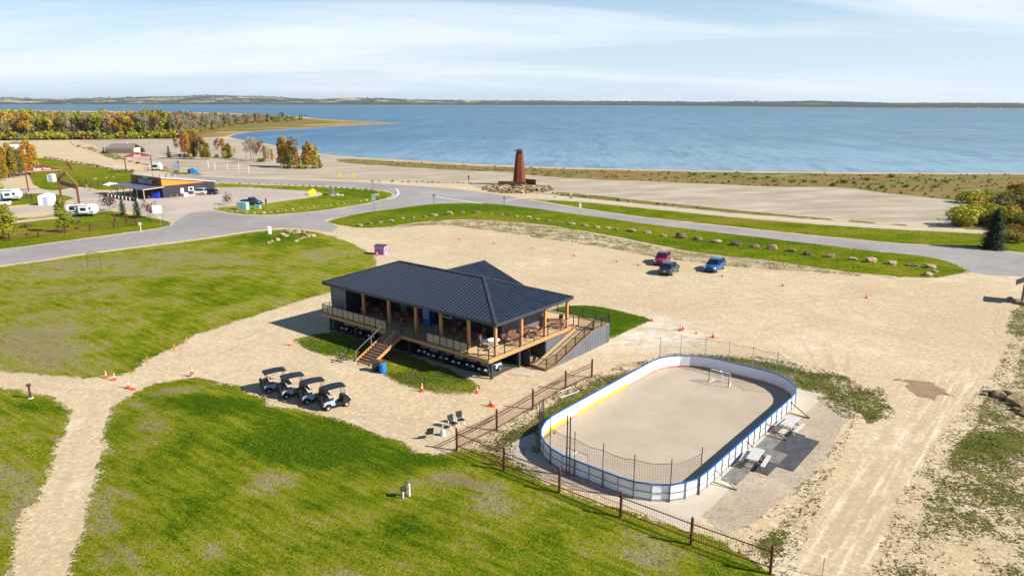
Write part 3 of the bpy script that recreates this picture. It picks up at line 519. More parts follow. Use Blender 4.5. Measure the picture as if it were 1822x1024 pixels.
lawn('camp_grass', [(-200, 378), (0, 367), (50, 363), (110, 358), (130, 352), (95, 345), (45, 345), (0, 352), (-200, 356)], 0.026, 'verge', grid=3)
lawn('camp_grass', [(-100, 392), (0, 389), (60, 386), (110, 380), (140, 382), (100, 386), (0, 394), (-100, 398)], 0.027, 'verge', grid=3)
lawn('hill_grass', [(70, 281), (100, 284), (130, 289), (165, 296), (200, 301.5), (235, 305), (240, 325), (230, 335), (185, 338), (140, 333), (95, 339), (62, 330), (45, 305), (0, 300), (-60, 300), (-60, 285), (20, 283)], 0.024, 'verge', grid=3, spots=[(120, 300, 60, 8, 0, -.2)])
lawn('hill_grass', [(136, 252), (150, 256), (168, 263), (190, 271), (215, 276), (225, 283), (245, 293), (290, 301), (330, 306), (372, 312), (330, 312), (290, 306), (240, 296), (200, 283), (165, 270), (145, 260)], 0.020, 'weeds', den=0.85, grid=4)
lawn('weedy_ground', [(2000, 575), (1822, 580), (1795, 610), (1765, 670), (1715, 705), (1700, 740), (1660, 790), (1640, 830), (1605, 880), (1592, 930), (1560, 985), (1530, 1050), (1650, 1300), (2400, 1300), (2300, 600)], 0.010, 'weeds', den=0.40, grid=0.7, spots=[(1740, 790, 90, 25, .25, .3), (1700, 990, 90, 40, -.35, -.3), (1640, 855, 30, 40, .15, .2), (1780, 700, 60, 30, 0, 0)])
lawn('weedy_ground', [(1850, 520), (1795, 538), (1775, 560), (1768, 590), (1800, 604), (1900, 600), (2000, 540)], 0.0155, 'weeds', den=0.45, grid=1.2)
lawn('weedy_ground', [(1530, 735), (1545, 770), (1520, 810), (1500, 850), (1460, 900), (1440, 950), (1420, 1000), (1400, 1060), (1340, 1010), (1290, 960), (1340, 930), (1390, 890), (1440, 850), (1480, 800), (1500, 760)], 0.017, 'weeds', den=0.42, grid=0.6, spots=[(1460, 860, 25, 30, .35, .4), (1400, 960, 40, 40, .3, .3)])
sheet('pea_gravel', [(1425, 718), (1440, 708), (1480, 716), (1528, 735), (1535, 765), (1500, 810), (1472, 855), (1420, 905), (1385, 960), (1330, 985), (1260, 925), (1262, 895), (1300, 850)], 0.013, M['pea'], jit=0.9)
sheet('wet_patch', [(1590, 671), (1615, 672), (1645, 677), (1668, 688), (1702, 705), (1690, 709), (1650, 703), (1625, 697), (1612, 684)], 0.0195, simple('wet_dirt', (0.27, 0.165, 0.080), 0.4, var=0.3, scale=1.2), jit=1.3)
sheet('under_deck_shade_soil', [tuple(WBx(a, b)) for a, b in ((23.4, .9), (.4, .9), (.4, 5.2), (23.4, 5.2))], 0.026, simple('shade_darkened_soil', (0.075, 0.062, 0.048), 0.95, var=0.3), smooth=False, world=True, jit=0.25)  # dark soil sheet added to deepen the under-deck shade by cutting bounced light
# small 3D tussocks where the lawn thins out and along its edges
def tussocks(name, ring_px, n, mat, hmin, hmax, zf=0.02, world=False, edge_only=None, seed=1):
    r = np.random.default_rng(seed); ring = np.array(ring_px if world else [P(*q) for q in ring_px])
    x0, y0 = ring.min(0); x1, y1 = ring.max(0); q = r.uniform((x0, y0), (x1, y1), (n * 4, 2)); q = q[inside(ring, q)]
    # only where the camera's surroundings can see it
    q = q[(q[:, 1] > 26) & (np.abs(q[:, 0]) < q[:, 1] * 0.85)]
    k = np.array([mnoise.noise(Vector((a * .5, b * .5, 1))) for a, b in q]); q = q[k > r.uniform(-0.35, 0.3, len(q))]
    if edge_only: q = q[edge_dist(ring, q) < edge_only]
    q = q[:n]; V = []; F = []
    for a, b in q:
        zb = zf + (gz_mound(a, b) if not edge_only else 0)
        s_ = r.uniform(0.02, 0.055)
        for k in range(3):
            th = r.uniform(0, 6.28); h_ = r.uniform(hmin, hmax); i = len(V)
            cx, cy = a + r.uniform(-.08, .08), b + r.uniform(-.08, .08); dx_, dy_ = math.cos(th) * s_, math.sin(th) * s_
            V += [(cx - dx_, cy - dy_, zb), (cx + dx_, cy + dy_, zb), (cx + r.uniform(-.06, .06), cy + r.uniform(-.06, .06), zb + h_)]; F.append((i, i + 1, i + 2))
    me = bpy.data.meshes.new(name); me.from_pydata(V, [], F); me.materials.append(mat); o = bpy.data.objects.new(name, me); COL.objects.link(o); o['kind'] = 'stuff'
    o['label'] = 'tufts of grass and weeds growing on the ground'; o['category'] = 'grass'; return o
wd = [(818, 798), (884, 762), (1006, 686), (1090, 655), (1200, 628), (1350, 634), (1460, 655), (1570, 690), (1600, 745), (1500, 745), (1440, 700), (1400, 660), (1240, 630), (1170, 645), (960, 790), (960, 850), (897, 835)]
tussocks('grass_tufts', wd, 11000, M['tuft'], 0.04, 0.11, seed=2)
tussocks('grass_tufts', [(1822, 560), (1765, 670), (1700, 740), (1600, 880), (1560, 985), (1530, 1050), (1822, 1100), (2000, 1100)], 14000, M['tuft'], 0.03, 0.10, seed=3)
tussocks('grass_tufts', [(1530, 735), (1460, 900), (1400, 1060), (1290, 960), (1440, 850)], 1800, M['tuft'], 0.04, 0.11, seed=4)
tussocks('grass_tufts', [(523, 607), (575, 592), (700, 622), (830, 668), (854, 692), (790, 702), (708, 681), (640, 643), (555, 624)], 5000, M['tuft'], 0.04, 0.11, seed=5)
# ---------------------------------------------------------------- clubhouse
O = Vector((-2.06, 59.59, 0)); U = Vector((math.cos(R(141.8)), math.sin(R(141.8)), 0)); V_ = Vector((math.cos(R(50.2)), math.sin(R(50.2)), 0))
def bw(a, b, z): p = U * a + V_ * b; return (p.x, p.y, z)
def WB(a, b, z=0): p = O + U * a + V_ * b; return Vector((p.x, p.y, z))
AU = R(141.8); AV = R(50.2)
DZ = 2.05
club = thing('clubhouse', 'clubhouse on stilts with dark blue metal hip roof and wraparound wooden deck', 'building', O)
def bm_(): return MB(bw)
def clip(poly, s0, s1):
    def cl(pl, f):
        out = []
        for i in range(len(pl)):
            p, q = pl[i], pl[(i + 1) % len(pl)]; fp, fq = f(p), f(q)
            if fp >= 0: out.append(p)
            if (fp >= 0) != (fq >= 0):
                t_ = fp / (fp - fq); out.append((p[0] + (q[0] - p[0]) * t_, p[1] + (q[1] - p[1]) * t_))
        return out
    pl = cl(poly, lambda p: p[0] - s0); return cl(pl, lambda p: s1 - p[0]) if pl else []
def roof_panels(poly, tf3, parent, w=0.92, ribs=2, mat=None, wscale=1.0):
    """poly in (s along eave, t up the slope, plan metres); tf3(s,t,h) gives the local point lifted by h"""
    s0 = min(p[0] for p in poly); s1 = max(p[0] for p in poly); n = max(1, round((s1 - s0) / w)); w = (s1 - s0) / n
    for i in range(n):
        pl = clip(poly, s0 + i * w + 0.003, s0 + (i + 1) * w - 0.003)
        if len(pl) < 3: continue
        ar = abs(sum(pl[k][0] * pl[(k + 1) % len(pl)][1] - pl[(k + 1) % len(pl)][0] * pl[k][1] for k in range(len(pl)))) / 2
        if ar < 0.02: continue
        m = MB(); nn = len(pl)
        vs = [tf3(s, t_, 0.0) for s, t_ in pl] + [tf3(s, t_, 0.035) for s, t_ in pl]
        m.add(vs, [tuple(range(nn - 1, -1, -1)), tuple(range(nn, 2 * nn))] + [(k, (k + 1) % nn, nn + (k + 1) % nn, nn + k) for k in range(nn)])
        for r_ in range(ribs):
            sc = s0 + (i + (r_ + 0.5) / ribs) * w; rp = clip(poly, sc - 0.022, sc + 0.022)
            if len(rp) < 3: continue
            k2 = len(rp); h_ = 0.095 if r_ == 0 else 0.085
            vs = [tf3(s, t_, 0.036) for s, t_ in rp] + [tf3(s, t_, h_) for s, t_ in rp]
            m.add(vs, [tuple(range(k2, 2 * k2))] + [(k, (k + 1) % k2, k2 + (k + 1) % k2, k2 + k) for k in range(k2)])
        o = m.build('roof_panel', mat or M['roof'], parent); ngon_fix(o.data)
ZE, ZR = 5.3, 7.4; B0, BR, B1 = 0.65, 6.6, 12.55; A0, AR0, AR1, A1 = -0.3, 6.3, 18.5, 24.3
kf = (ZR - ZE) / (BR - B0)
roof_panels([(A0, B0), (A1, B0), (AR1, BR), (AR0, BR)], lambda s, t_, h: bw(s, t_, ZE + (t_ - B0) * kf + h), club)
kr = (ZR - ZE) / (AR0 - A0)
roof_panels([(B0, A0), (B1, A0), (BR, AR0)], lambda s, t_, h: bw(t_, s, ZE + (t_ - A0) * kr + h), club)
kl = (ZR - ZE) / (A1 - AR1)
roof_panels([(B0, A1), (B1, A1), (BR, AR1)], lambda s, t_, h: bw(t_, s, ZE + (A1 - t_) * kl + h), club)
roof_panels([(A0, B1), (5.4, B1), (11.35, BR + 0.02), (AR0, BR)], lambda s, t_, h: bw(s, t_, ZE + (B1 - t_) * kf + h), club)
roof_panels([(17.4, B1), (A1, B1), (AR1, BR), (11.45, BR + 0.02)], lambda s, t_, h: bw(s, t_, ZE + (B1 - t_) * kf + h), club)
WG = 12.6; AW = 11.4
roof_panels([(6.6, AW), (WG, AW), (WG, 5.45), (B1, 5.45)], lambda s, t_, h: bw(t_, s, ZR - (AW - t_) * kf + h + 0.01), club)
roof_panels([(6.6, AW), (WG, AW), (WG, 17.35), (B1, 17.35)], lambda s, t_, h: bw(t_, s, ZR - (t_ - AW) * kf + h + 0.01), club)
def cap(p, q, w=0.28): m = bm_(); m.beam((p[0], p[1], p[2] + 0.07), (q[0], q[1], q[2] + 0.07), w, 0.05); m.build('ridge_cap', M['dark'], club)
cap((AR0, BR, ZR), (AR1, BR, ZR)); cap((A0, B0, ZE), (AR0, BR, ZR)); cap((A1, B0, ZE), (AR1, BR, ZR)); cap((A0, B1, ZE), (AR0, BR, ZR)); cap((A1, B1, ZE), (AR1, BR, ZR)); cap((AW, BR, ZR), (AW, WG, ZR))
m = bm_()
for p, q in (((A0, B0), (A1, B0)), ((A0, B1), (5.4, B1)), ((17.4, B1), (A1, B1)), ((A0, B0), (A0, B1)), ((A1, B0), (A1, B1))):
    m.beam((p[0], p[1], ZE - 0.10), (q[0], q[1], ZE - 0.10), 0.05, 0.26)
m.build('eave_fascia', M['dark'], club)
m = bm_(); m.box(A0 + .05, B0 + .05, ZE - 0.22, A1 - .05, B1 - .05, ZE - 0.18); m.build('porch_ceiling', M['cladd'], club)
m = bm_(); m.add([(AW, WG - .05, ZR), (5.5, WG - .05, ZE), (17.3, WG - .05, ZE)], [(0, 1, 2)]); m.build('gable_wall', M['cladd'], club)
# deck
def boards(a0, b0, a1, b1, z, name='deck_boards', along='b', w=0.14):
    m = bm_(); n = int(((b1 - b0) if along == 'b' else (a1 - a0)) / w)
    for i in range(n):
        dz = random.uniform(-.003, .003)
        if along == 'b': m.box(a0, b0 + i * w, z - 0.04, a1, b0 + (i + 1) * w - 0.008, z + dz)
        else: m.box(a0 + i * w, b0, z - 0.04, a0 + (i + 1) * w - 0.008, b1, z + dz)
    o = m.build(name, M['deckw'], club); o['kind'] = 'stuff'
boards(0.06, 0.06, 23.74, 5.2, DZ); boards(0.06, 5.2, 2.85, 13.5, DZ); boards(-2.3, 13.5, 6.0, 16.3, DZ, along='b')
m = bm_()
for p, q in (((0, 0), (11.3, 0)), ((13.4, 0), (23.8, 0)), ((0, 0), (0, 13.4)), ((23.8, 0), (23.8, 5.2))):
    m.beam((p[0], p[1], DZ - 0.17), (q[0], q[1], DZ - 0.17), 0.05, 0.30)
m.build('deck_fascia', M['cedar'], club)
m = bm_()
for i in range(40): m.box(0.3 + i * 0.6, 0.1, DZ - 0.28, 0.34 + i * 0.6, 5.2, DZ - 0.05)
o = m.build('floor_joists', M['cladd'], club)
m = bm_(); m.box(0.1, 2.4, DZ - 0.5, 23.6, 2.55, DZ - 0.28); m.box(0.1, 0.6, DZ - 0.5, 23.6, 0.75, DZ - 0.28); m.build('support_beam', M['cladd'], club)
for a, b in [(.3, .7), (.3, 4.6), (6.4, .7), (10.9, .7), (14.2, .7), (19.0, .7), (23.3, .7), (6.4, 4.9), (14.2, 4.9), (23.3, 4.9), (10.9, 4.9)]:
    m = bm_(); m.box(a - .11, b - .11, 0, a + .11, b + .11, DZ - 0.28); m.build('stilt', M['dark'], club)
for a, b in [(0.25, 1.2), (3.45, 1.2), (7.0, 1.2), (10.4, 1.2), (14.3, 1.2), (18.2, 1.2), (0.25, 4.9), (0.25, 8.55), (0.25, 12.25)]:
    m = bm_(); m.box(a - .12, b - .12, DZ, a + .12, b + .12, ZE - 0.22); m.build('column', M['cedar'], club)
# enclosed room with vertical cladding panels
def clad_wall(p, q, z0, z1, parent=club, mat='clad', pw=0.92, tf=bw, ztop=None, name='wall_panel'):
    p = Vector(p); q = Vector(q); L = (q - p).length; n = max(1, round(L / pw)); d = (q - p) / n
    nrm = Vector((-d.y, d.x)).normalized()
    for i in range(n):
        a = p + d * i; b = p + d * (i + 1); m = MB(tf); e = d.normalized() * 0.004
        za = ztop(i / n) if ztop else z1; zb = ztop((i + 1) / n) if ztop else z1
        if isinstance(z0, tuple): c0 = z0[0] + (z0[1] - z0[0]) * i / n; c1 = z0[0] + (z0[1] - z0[0]) * (i + 1) / n
        else: c0 = c1 = z0
        t_ = nrm * 0.06
        A = a + e; B = b - e
        m.add([(A.x, A.y, c0), (B.x, B.y, c1), (B.x + t_.x, B.y + t_.y, c1), (A.x + t_.x, A.y + t_.y, c0), (A.x, A.y, za), (B.x, B.y, zb), (B.x + t_.x, B.y + t_.y, zb), (A.x + t_.x, A.y + t_.y, za)], [(0, 1, 2, 3), (7, 6, 5, 4), (0, 4, 5, 1), (1, 5, 6, 2), (2, 6, 7, 3), (3, 7, 4, 0)])
        for k in range(4):
            f = (k + .5) / 4; c = A + (B - A) * f; zt = za + (zb - za) * f - 0.01; zb0 = c0 + (c1 - c0) * f; g = d.normalized() * 0.025
            for sgn in (-1, 1):
                o_ = nrm * (-0.028 if sgn < 0 else 0.088)
                cc = [c - g + (nrm * 0.0 if sgn < 0 else nrm * .06), c + g + (nrm * 0.0 if sgn < 0 else nrm * .06), c + g + o_, c - g + o_]
                m.add([(v.x, v.y, zb0) for v in cc] + [(v.x, v.y, zt) for v in cc], [(3, 7, 4, 0), (0, 4, 5, 1), (1, 5, 6, 2), (2, 6, 7, 3), (4, 7, 6, 5)])
        o = m.build(name, M[mat], parent); ngon_fix(o.data)
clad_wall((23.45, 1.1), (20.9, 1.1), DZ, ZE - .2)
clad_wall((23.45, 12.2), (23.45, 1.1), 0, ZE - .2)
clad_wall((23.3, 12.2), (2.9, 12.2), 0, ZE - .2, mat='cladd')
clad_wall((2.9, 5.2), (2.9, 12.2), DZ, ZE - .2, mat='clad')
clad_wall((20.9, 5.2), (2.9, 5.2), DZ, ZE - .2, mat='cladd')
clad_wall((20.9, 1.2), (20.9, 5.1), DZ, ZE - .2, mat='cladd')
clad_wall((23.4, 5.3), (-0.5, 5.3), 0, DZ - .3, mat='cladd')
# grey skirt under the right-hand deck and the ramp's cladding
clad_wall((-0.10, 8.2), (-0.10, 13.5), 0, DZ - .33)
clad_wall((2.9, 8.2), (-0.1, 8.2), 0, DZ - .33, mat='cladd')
RAa, RAb = -2.35, -0.3
def ramp_z(b): return max(0.06, min(DZ, 0.06 + (b - 6.4) / (13.0 - 6.4) * (DZ - 0.06)))
bs = [6.0 + 0.6 * k for k in range(17)]
for k in range(16):
    b0, b1 = bs[k], bs[k + 1]; m = bm_()
    z0, z1 = ramp_z(b0), ramp_z(b1)
    m.add([(RAa, b0, 0), (RAa, b1, 0), (RAa, b1, z1 - .02), (RAa, b0, z0 - .02), (RAa + .06, b0, 0), (RAa + .06, b1, 0), (RAa + .06, b1, z1 - .02), (RAa + .06, b0, z0 - .02)], [(0, 1, 2, 3), (7, 6, 5, 4), (0, 3, 7, 4), (1, 5, 6, 2), (3, 2, 6, 7)])
    for f in (.25, .75):
        bb = b0 + (b1 - b0) * f; m.box(RAa - .028, bb - .03, 0, RAa - .001, bb + .03, ramp_z(bb) - .05)
    o = m.build('wall_panel', M['clad'], club); ngon_fix(o.data)
clad_wall((6.0, 16.25), (-2.35, 16.25), 0, DZ - .05)
clad_wall((-2.35, 16.25), (-2.35, 15.6), 0, DZ - .05)
m = bm_(); n = 44
for i in range(n):
    b0 = 5.6 + i * 0.172
    z0, z1 = ramp_z(b0), ramp_z(b0 + .165)
    m.add([(RAa + .07, b0, z0 - .04), (RAb, b0, z0 - .04), (RAb, b0 + .165, z1 - .04), (RAa + .07, b0 + .165, z1 - .04), (RAa + .07, b0, z0), (RAb, b0, z0), (RAb, b0 + .165, z1), (RAa + .07, b0 + .165, z1)], [(3, 2, 1, 0), (4, 5, 6, 7), (0, 1, 5, 4), (1, 2, 6, 5), (2, 3, 7, 6), (3, 0, 4, 7)])
o = m.build('ramp_boards', M['deckw'], club); o['kind'] = 'stuff'
m = bm_()
for k in range(16): m.beam((RAa, bs[k], ramp_z(bs[k]) + .0), (RAa, bs[k + 1], ramp_z(bs[k + 1]) + .0), 0.12, 0.09)
m.beam((RAa, 5.3, .08), (RAa, 6.0, .08), .12, .16); m.beam((RAa, 5.3, .08), (0.2, 5.5, .08), .12, .16)
m.build('ramp_edge_board', M['stairw'], club)
# railings: posts, rails, glass panes or balusters
def rail(p, q, zf, style='glass', n=None, end=True, h=1.02, mat='black'):
    p = Vector(p); q = Vector(q); L = (q - p).length; n = n or max(1, round(L / 1.75)); d = (q - p) / n
    zq = zf if callable(zf) else (lambda v: zf)
    for i in range(n + (1 if end else 0)):
        a = p + d * i; m = bm_(); z = zq(a); m.box(a.x - .035, a.y - .035, z, a.x + .035, a.y + .035, z + h); m.build('railing_post', M[mat], club)
    for i in range(n):
        a = p + d * i; b = p + d * (i + 1); za, zb = zq(a), zq(b); e = d.normalized() * .04
        m = bm_(); m.beam((a.x, a.y, za + h - .01), (b.x, b.y, zb + h - .01), .06, .04); m.beam((a.x, a.y, za + .10), (b.x, b.y, zb + .10), .035, .035); m.build('handrail', M[mat], club)
        if style == 'glass':
            for s_ in (0, 1):
                c = a + d * (s_ * .5) + e; c2 = a + d * (.5 + s_ * .5) - e; k = d.normalized(); nn = Vector((-k.y, k.x)) * .005
                m = bm_(); m.add([(c.x - nn.x, c.y - nn.y, za + .13), (c2.x - nn.x, c2.y - nn.y, za + .13), (c2.x - nn.x, c2.y - nn.y, za + h - .05), (c.x - nn.x, c.y - nn.y, za + h - .05), (c.x + nn.x, c.y + nn.y, za + .13), (c2.x + nn.x, c2.y + nn.y, za + .13), (c2.x + nn.x, c2.y + nn.y, za + h - .05), (c.x + nn.x, c.y + nn.y, za + h - .05)], [(0, 1, 2, 3), (7, 6, 5, 4), (0, 4, 5, 1), (1, 5, 6, 2), (2, 6, 7, 3), (3, 7, 4, 0)])
                m.build('glass_pane', M['glassr'], club)
            m = bm_(); c = a + d * .5; m.box(c.x - .02, c.y - .02, za + .1, c.x + .02, c.y + .02, za + h - .03); m.build('pane_post', M[mat], club)
        elif style == 'bars':
            nb = max(2, int(d.length / 0.13))
            for k in range(1, nb):
                c = a + d * k / nb; z = zq(c); m = bm_(); m.box(c.x - .011, c.y - .011, z + .1, c.x + .011, c.y + .011, z + h - .03); m.build('baluster', M[mat], club)
        else:
            m = bm_()
            for zz_ in (.38, .66): m.beam((a.x, a.y, za + zz_), (b.x, b.y, zb + zz_), .012, .012)
            m.build('rail_wire', M['steel'], club)
rail((23.72, .08), (13.45, .08), DZ, 'glass', 6)
rail((11.25, .08), (7.9, .08), DZ, 'bars', 2)
rail((7.85, .08), (2.6, .08), DZ, 'glass', 3)
rail((2.6, .08), (.08, .08), DZ, 'wire', 2)
rail((.08, .08), (.08, 13.2), DZ, 'wire', 6)
rail((23.72, .08), (23.72, 1.0), DZ, 'wire', 1)
rz_ = lambda v: ramp_z(v.y)
rail((RAa + .03, 5.4), (RAa + .03, 16.2), rz_, 'bars', 7)
rail((RAa + .03, 16.2), (5.8, 16.2), DZ, 'bars', 5)
rail((RAa + .03, 5.4), (0.1, 5.5), 0.1, 'bars', 1)
rail((-0.25, 13.6), (RAa, 13.2), DZ, 'bars', 1)
# stairs
SN = 12
def st(a, t_): # t_ 0 top .. 1 bottom
    return (a, -0.02 - 4.0 * t_, DZ * (1 - t_))
for i in range(SN):
    t_ = (i + 1) / (SN + .5); m = bm_(); y = -0.02 - 4.0 * t_; z = DZ * (1 - t_) + .02
    m.box(11.35, y - .02, z - .045, 13.35, y + .30, z); m.build('stair_tread', M['stairw'], club)
    m = bm_(); m.box(11.37, y + .29, z - .02, 13.33, y + .31, z + .13); m.build('stair_riser', M['stairw'], club)
for a in (11.28, 13.42):
    m = bm_(); m.slab([(a - .04, 0, DZ - .30), (a - .04, 0, DZ + .02), (a - .04, -4.05, 0.16), (a - .04, -4.05, 0.0), (a - .04, -3.6, 0.0)], (.08, 0, 0)); o = m.build('stringer', M['cedar'], club); ngon_fix(o.data)
def srail(a, mat):
    m = bm_()
    m.beam((a, -.05, DZ + 1.0), (a, -4.0, 1.0), .05); m.build('handrail', M[mat], club)
    for t_ in (0.02, .5, .98):
        q = st(a, t_); m = bm_(); m.box(a - .03, q[1] - .03, q[2], a + .03, q[1] + .03, q[2] + 1.0); m.build('railing_post', M[mat], club)
srail(13.4, 'steel'); srail(11.3, 'dark')
for k in range(1, 28):
    t_ = k / 28; q = st(11.3, t_ * .98); m = bm_(); m.box(11.29, q[1] - .01, q[2] + .1, 11.31, q[1] + .01, q[2] + .98); m.build('baluster', M['dark'], club)
# porch wall: window, door, vending fridge
m = bm_(); m.box(10.7, 5.02, DZ + .9, 9.3, 5.10, DZ + 2.3); wf = m.build('window', M['white'], club)
m = bm_(); m.box(10.6, 4.99, DZ + 1.0, 9.4, 5.015, DZ + 2.2); m.build('pane', M['win'], wf)
m = bm_(); m.box(16.9, 5.02, DZ, 15.9, 5.10, DZ + 2.15); df = m.build('door', M['clad'], club); m = bm_(); m.box(16.8, 4.98, DZ + .95, 16.72, 5.015, DZ + 1.05); m.build('handle', M['steel'], df)
m = bm_(); m.box(7.4, 5.02, DZ + .9, 5.6, 5.10, DZ + 2.2); wf = m.build('window', M['cladd'], club); m = bm_(); m.box(7.3, 4.99, DZ + 1, 5.7, 5.015, DZ + 2.1); m.build('pane', M['win'], wf)
fr = thing('drinks_fridge', 'blue drinks fridge with a glass door against the porch wall', 'fridge', WB(12.0, 4.5, DZ + .003))
m = bm_(); m.box(-.55, -.4, 0, .55, .4, 2.0); m.build('cabinet', simple('royal_blue_plastic', (0.010, 0.045, 0.34), 0.35), fr)
m = bm_(); m.box(-.40, -.44, .55, .42, -.41, 1.85); m.build('glass_door', simple('pale_fridge_glass', (0.20, 0.30, 0.38), 0.1), fr)
m = bm_(); m.box(-.5, -.43, .08, .5, -.41, .45); m.build('kick_panel', M['skyb'], fr)
# deck furniture
def rot_tf(loc_rz):
    pass
def round_table(label, loc, rz=0.0, col='redwood', cat='table', group='round patio tables on the deck'):
    t_ = thing('patio_table', label, cat, loc, rz, group)
    m = MB(); pts = [(.62 * math.cos(R(45 * k + 22)), .62 * math.sin(R(45 * k + 22))) for k in range(8)]
    m.prism(pts, .71, .75); m.build('tabletop', M[col], t_)
    for k in range(4):
        m = MB(); a = R(90 * k + 45); m.beam((.42 * math.cos(a), .42 * math.sin(a), 0), (.36 * math.cos(a), .36 * math.sin(a), .71), .06); m.build('leg', M['redwood' if col != 'white' else 'white'], t_)
    m = MB(); m.beam((-.35, -.35, .35), (.35, .35, .35), .04); m.beam((-.35, .35, .35), (.35, -.35, .35), .04); m.build('stretcher', M['redwood' if col != 'white' else 'white'], t_)
    return t_
def chair(label, loc, rz, col='redwood', group='patio chairs on the deck', name='patio_chair'):
    t_ = thing(name, label, 'chair', loc, rz, group)
    m = MB(); m.box(-.24, -.24, .42, .24, .24, .46); m.build('seat', M[col], t_)
    m = MB(); m.slab([(-.24, .22, .46), (.24, .22, .46), (.24, .34, .98), (-.24, .34, .98)], (0, .03, 0)); o = m.build('backrest', M[col], t_); ngon_fix(o.data)
    for sx in (-1, 1):
        m = MB(); m.beam((sx * .22, -.22, 0), (sx * .22, -.22, .64), .045); m.build('leg', M[col], t_)
        m = MB(); m.beam((sx * .22, .26, 0), (sx * .22, .22, .46), .045); m.build('leg', M[col], t_)
        m = MB(); m.box(sx * .24 - .03, -.26, .64, sx * .24 + .03, .26, .67); m.build('armrest', M[col], t_)
    return t_
ta = [(1.5, 5.3, 'nearest of the lit red tables, behind the second right-hand column'), (1.5, 8.0, 'middle of the lit red tables on the right-hand deck'), (1.3, 11.6, 'farthest red table on the right-hand deck, beside the last column')]
for k, (a, b, d) in enumerate(ta):
    round_table('round red-brown patio table, ' + d, WB(a, b, DZ + .004), R(10 * k))
    w_ = ['nearest', 'middle', 'farthest'][k]
    for j, ang in enumerate((0, 90, 180, 270)):
        if k == 2 and j == 2: continue
        an = R(ang + 20 * k + 15); side = ['right', 'far', 'left', 'near'][j]
        q = WB(a, b, DZ + .004) + Vector((math.cos(an), math.sin(an), 0)) * 0.98
        chair('red-brown patio chair on the %s side of the %s lit table on the right-hand deck' % (side, w_), q, an - math.pi / 2)
round_table('white oval patio table at the front corner of the deck', WB(2.0, 3.0, DZ + .004), 0.3, 'white', group='white patio furniture')
for j, an in enumerate((-100, 160)):
    q = WB(2.0, 3.0, DZ + .004) + Vector((math.cos(R(an)), math.sin(R(an)), 0)) * 1.0
    chair('white slatted patio chair %s the white table at the deck corner' % ['in front of', 'on the left of'][j], q, R(an - 90), 'white', 'white patio furniture')
for k, a in enumerate((4.9, 8.2, 13.2, 16.2, 19.4)):
    d = ['nearest the deck corner', 'second from the deck corner', 'behind the top of the stairs', 'left of the stairs', 'beside the grey wall panel'][k]
    round_table('round red-brown patio table in the porch shade, ' + d, WB(a, 3.3, DZ + .004), R(17 * k), group='patio tables in the porch shade')
    for j, an in enumerate((35, 125, 215, 305)):
        q = WB(a, 3.3, DZ + .004) + Vector((math.cos(R(an)), math.sin(R(an)), 0)) * 0.98
        chair('red-brown patio chair at the shaded table ' + d + ', ' + ['far right', 'far left', 'near left', 'near right'][j], q, R(an - 90), 'redwood', 'patio chairs in the porch shade')
# things under and beside the deck
ch = chair('red-brown wooden garden chair on the gravel beside the deck stilt', PV(946, 652), R(-60), 'redwood', 'garden chair', 'garden_chair')
m = MB(); m.prism([(-.16, -.16), (.16, -.16), (.16, .16), (-.16, .16)], 0, .02); del ch['group']
mt = thing('floor_mat', 'pale grey floor mat lying on the gravel by the ramp', 'mat', PV(930, 664, 0.012), R(-20)); m = MB(); m.box(-1.1, -.5, 0, 1.1, .5, .03); m.build('mat_sheet', M['apron'], mt)
bk = thing('bucket', 'white bucket standing on the shaded ground under the deck', 'bucket', WB(-.1 + .6, 6.2, 0)); m = MB(); m.cyl((0, 0, 0), (0, 0, .38), .15, .18, 12); m.build('pail', M['white'], bk); m = MB(); m.cyl((0, 0, .38), (0, 0, .41), .19, .19, 12); m.build('lid', M['white'], bk)
bb = thing('rain_barrel', 'bright blue plastic barrel at the foot of the stairs', 'barrel', PV(682, 663), 0)
m = MB()
for z0, z1, r0, r1 in ((0, .08, .27, .29), (.08, .30, .29, .30), (.30, .34, .31, .31), (.34, .58, .30, .30), (.58, .62, .31, .31), (.62, .86, .30, .28), (.86, .9, .27, .27)): m.cyl((0, 0, z0), (0, 0, z1), r0, r1, 16)
m.build('barrel_body', M['blue'], bb); m = MB(); m.cyl((0, 0, .9), (0, 0, .97), .2, .12, 9); m.build('rubbish', M['purple'], bb)
bn = thing('rubbish_bin', 'black rubbish bin beside the blue barrel at the stair foot', 'bin', PV(669, 659), 0.5)
m = MB(); m.sprism([(-.27, 0), (.27, 0), (.32, .9), (-.32, .9)], -.28, .28); o = m.build('bin_body', M['black'], bn); ngon_fix(o.data); m = MB(); m.box(-.35, -.32, .9, .35, .32, .98); m.build('lid', M['dark'], bn)
sh = thing('picnic_cooler', 'small blue cooler box on the deck behind the glass railing', 'cooler', WB(7.3, .55, DZ + .004), AU); m = MB(); m.box(-.3, -.2, 0, .3, .2, .32); m.build('cooler_body', M['skyb'], sh); m = MB(); m.box(-.31, -.21, .32, .31, .21, .38); m.build('lid', M['white'], sh)
# ---------------------------------------------------------------- rink
RA = R(50); E1 = Vector((math.cos(RA), math.sin(RA), 0)); E2 = Vector((math.sin(RA), -math.cos(RA), 0))
N0, N1, M0, M1, RR, BH = 35.7, 60.0, -29.75, -17.0, 4.6, 1.15
def rk(n, m, z=0): p = E1 * n + E2 * m; return Vector((p.x, p.y, z))
RO = rk((N0 + N1) / 2, (M0 + M1) / 2)
rink = thing('rink', 'outdoor rink with white boards, blue cap rail and netting at both ends', 'rink', RO)
def rl(n, m, z=0): v = rk(n, m, z) - RO; return (v.x, v.y, z)
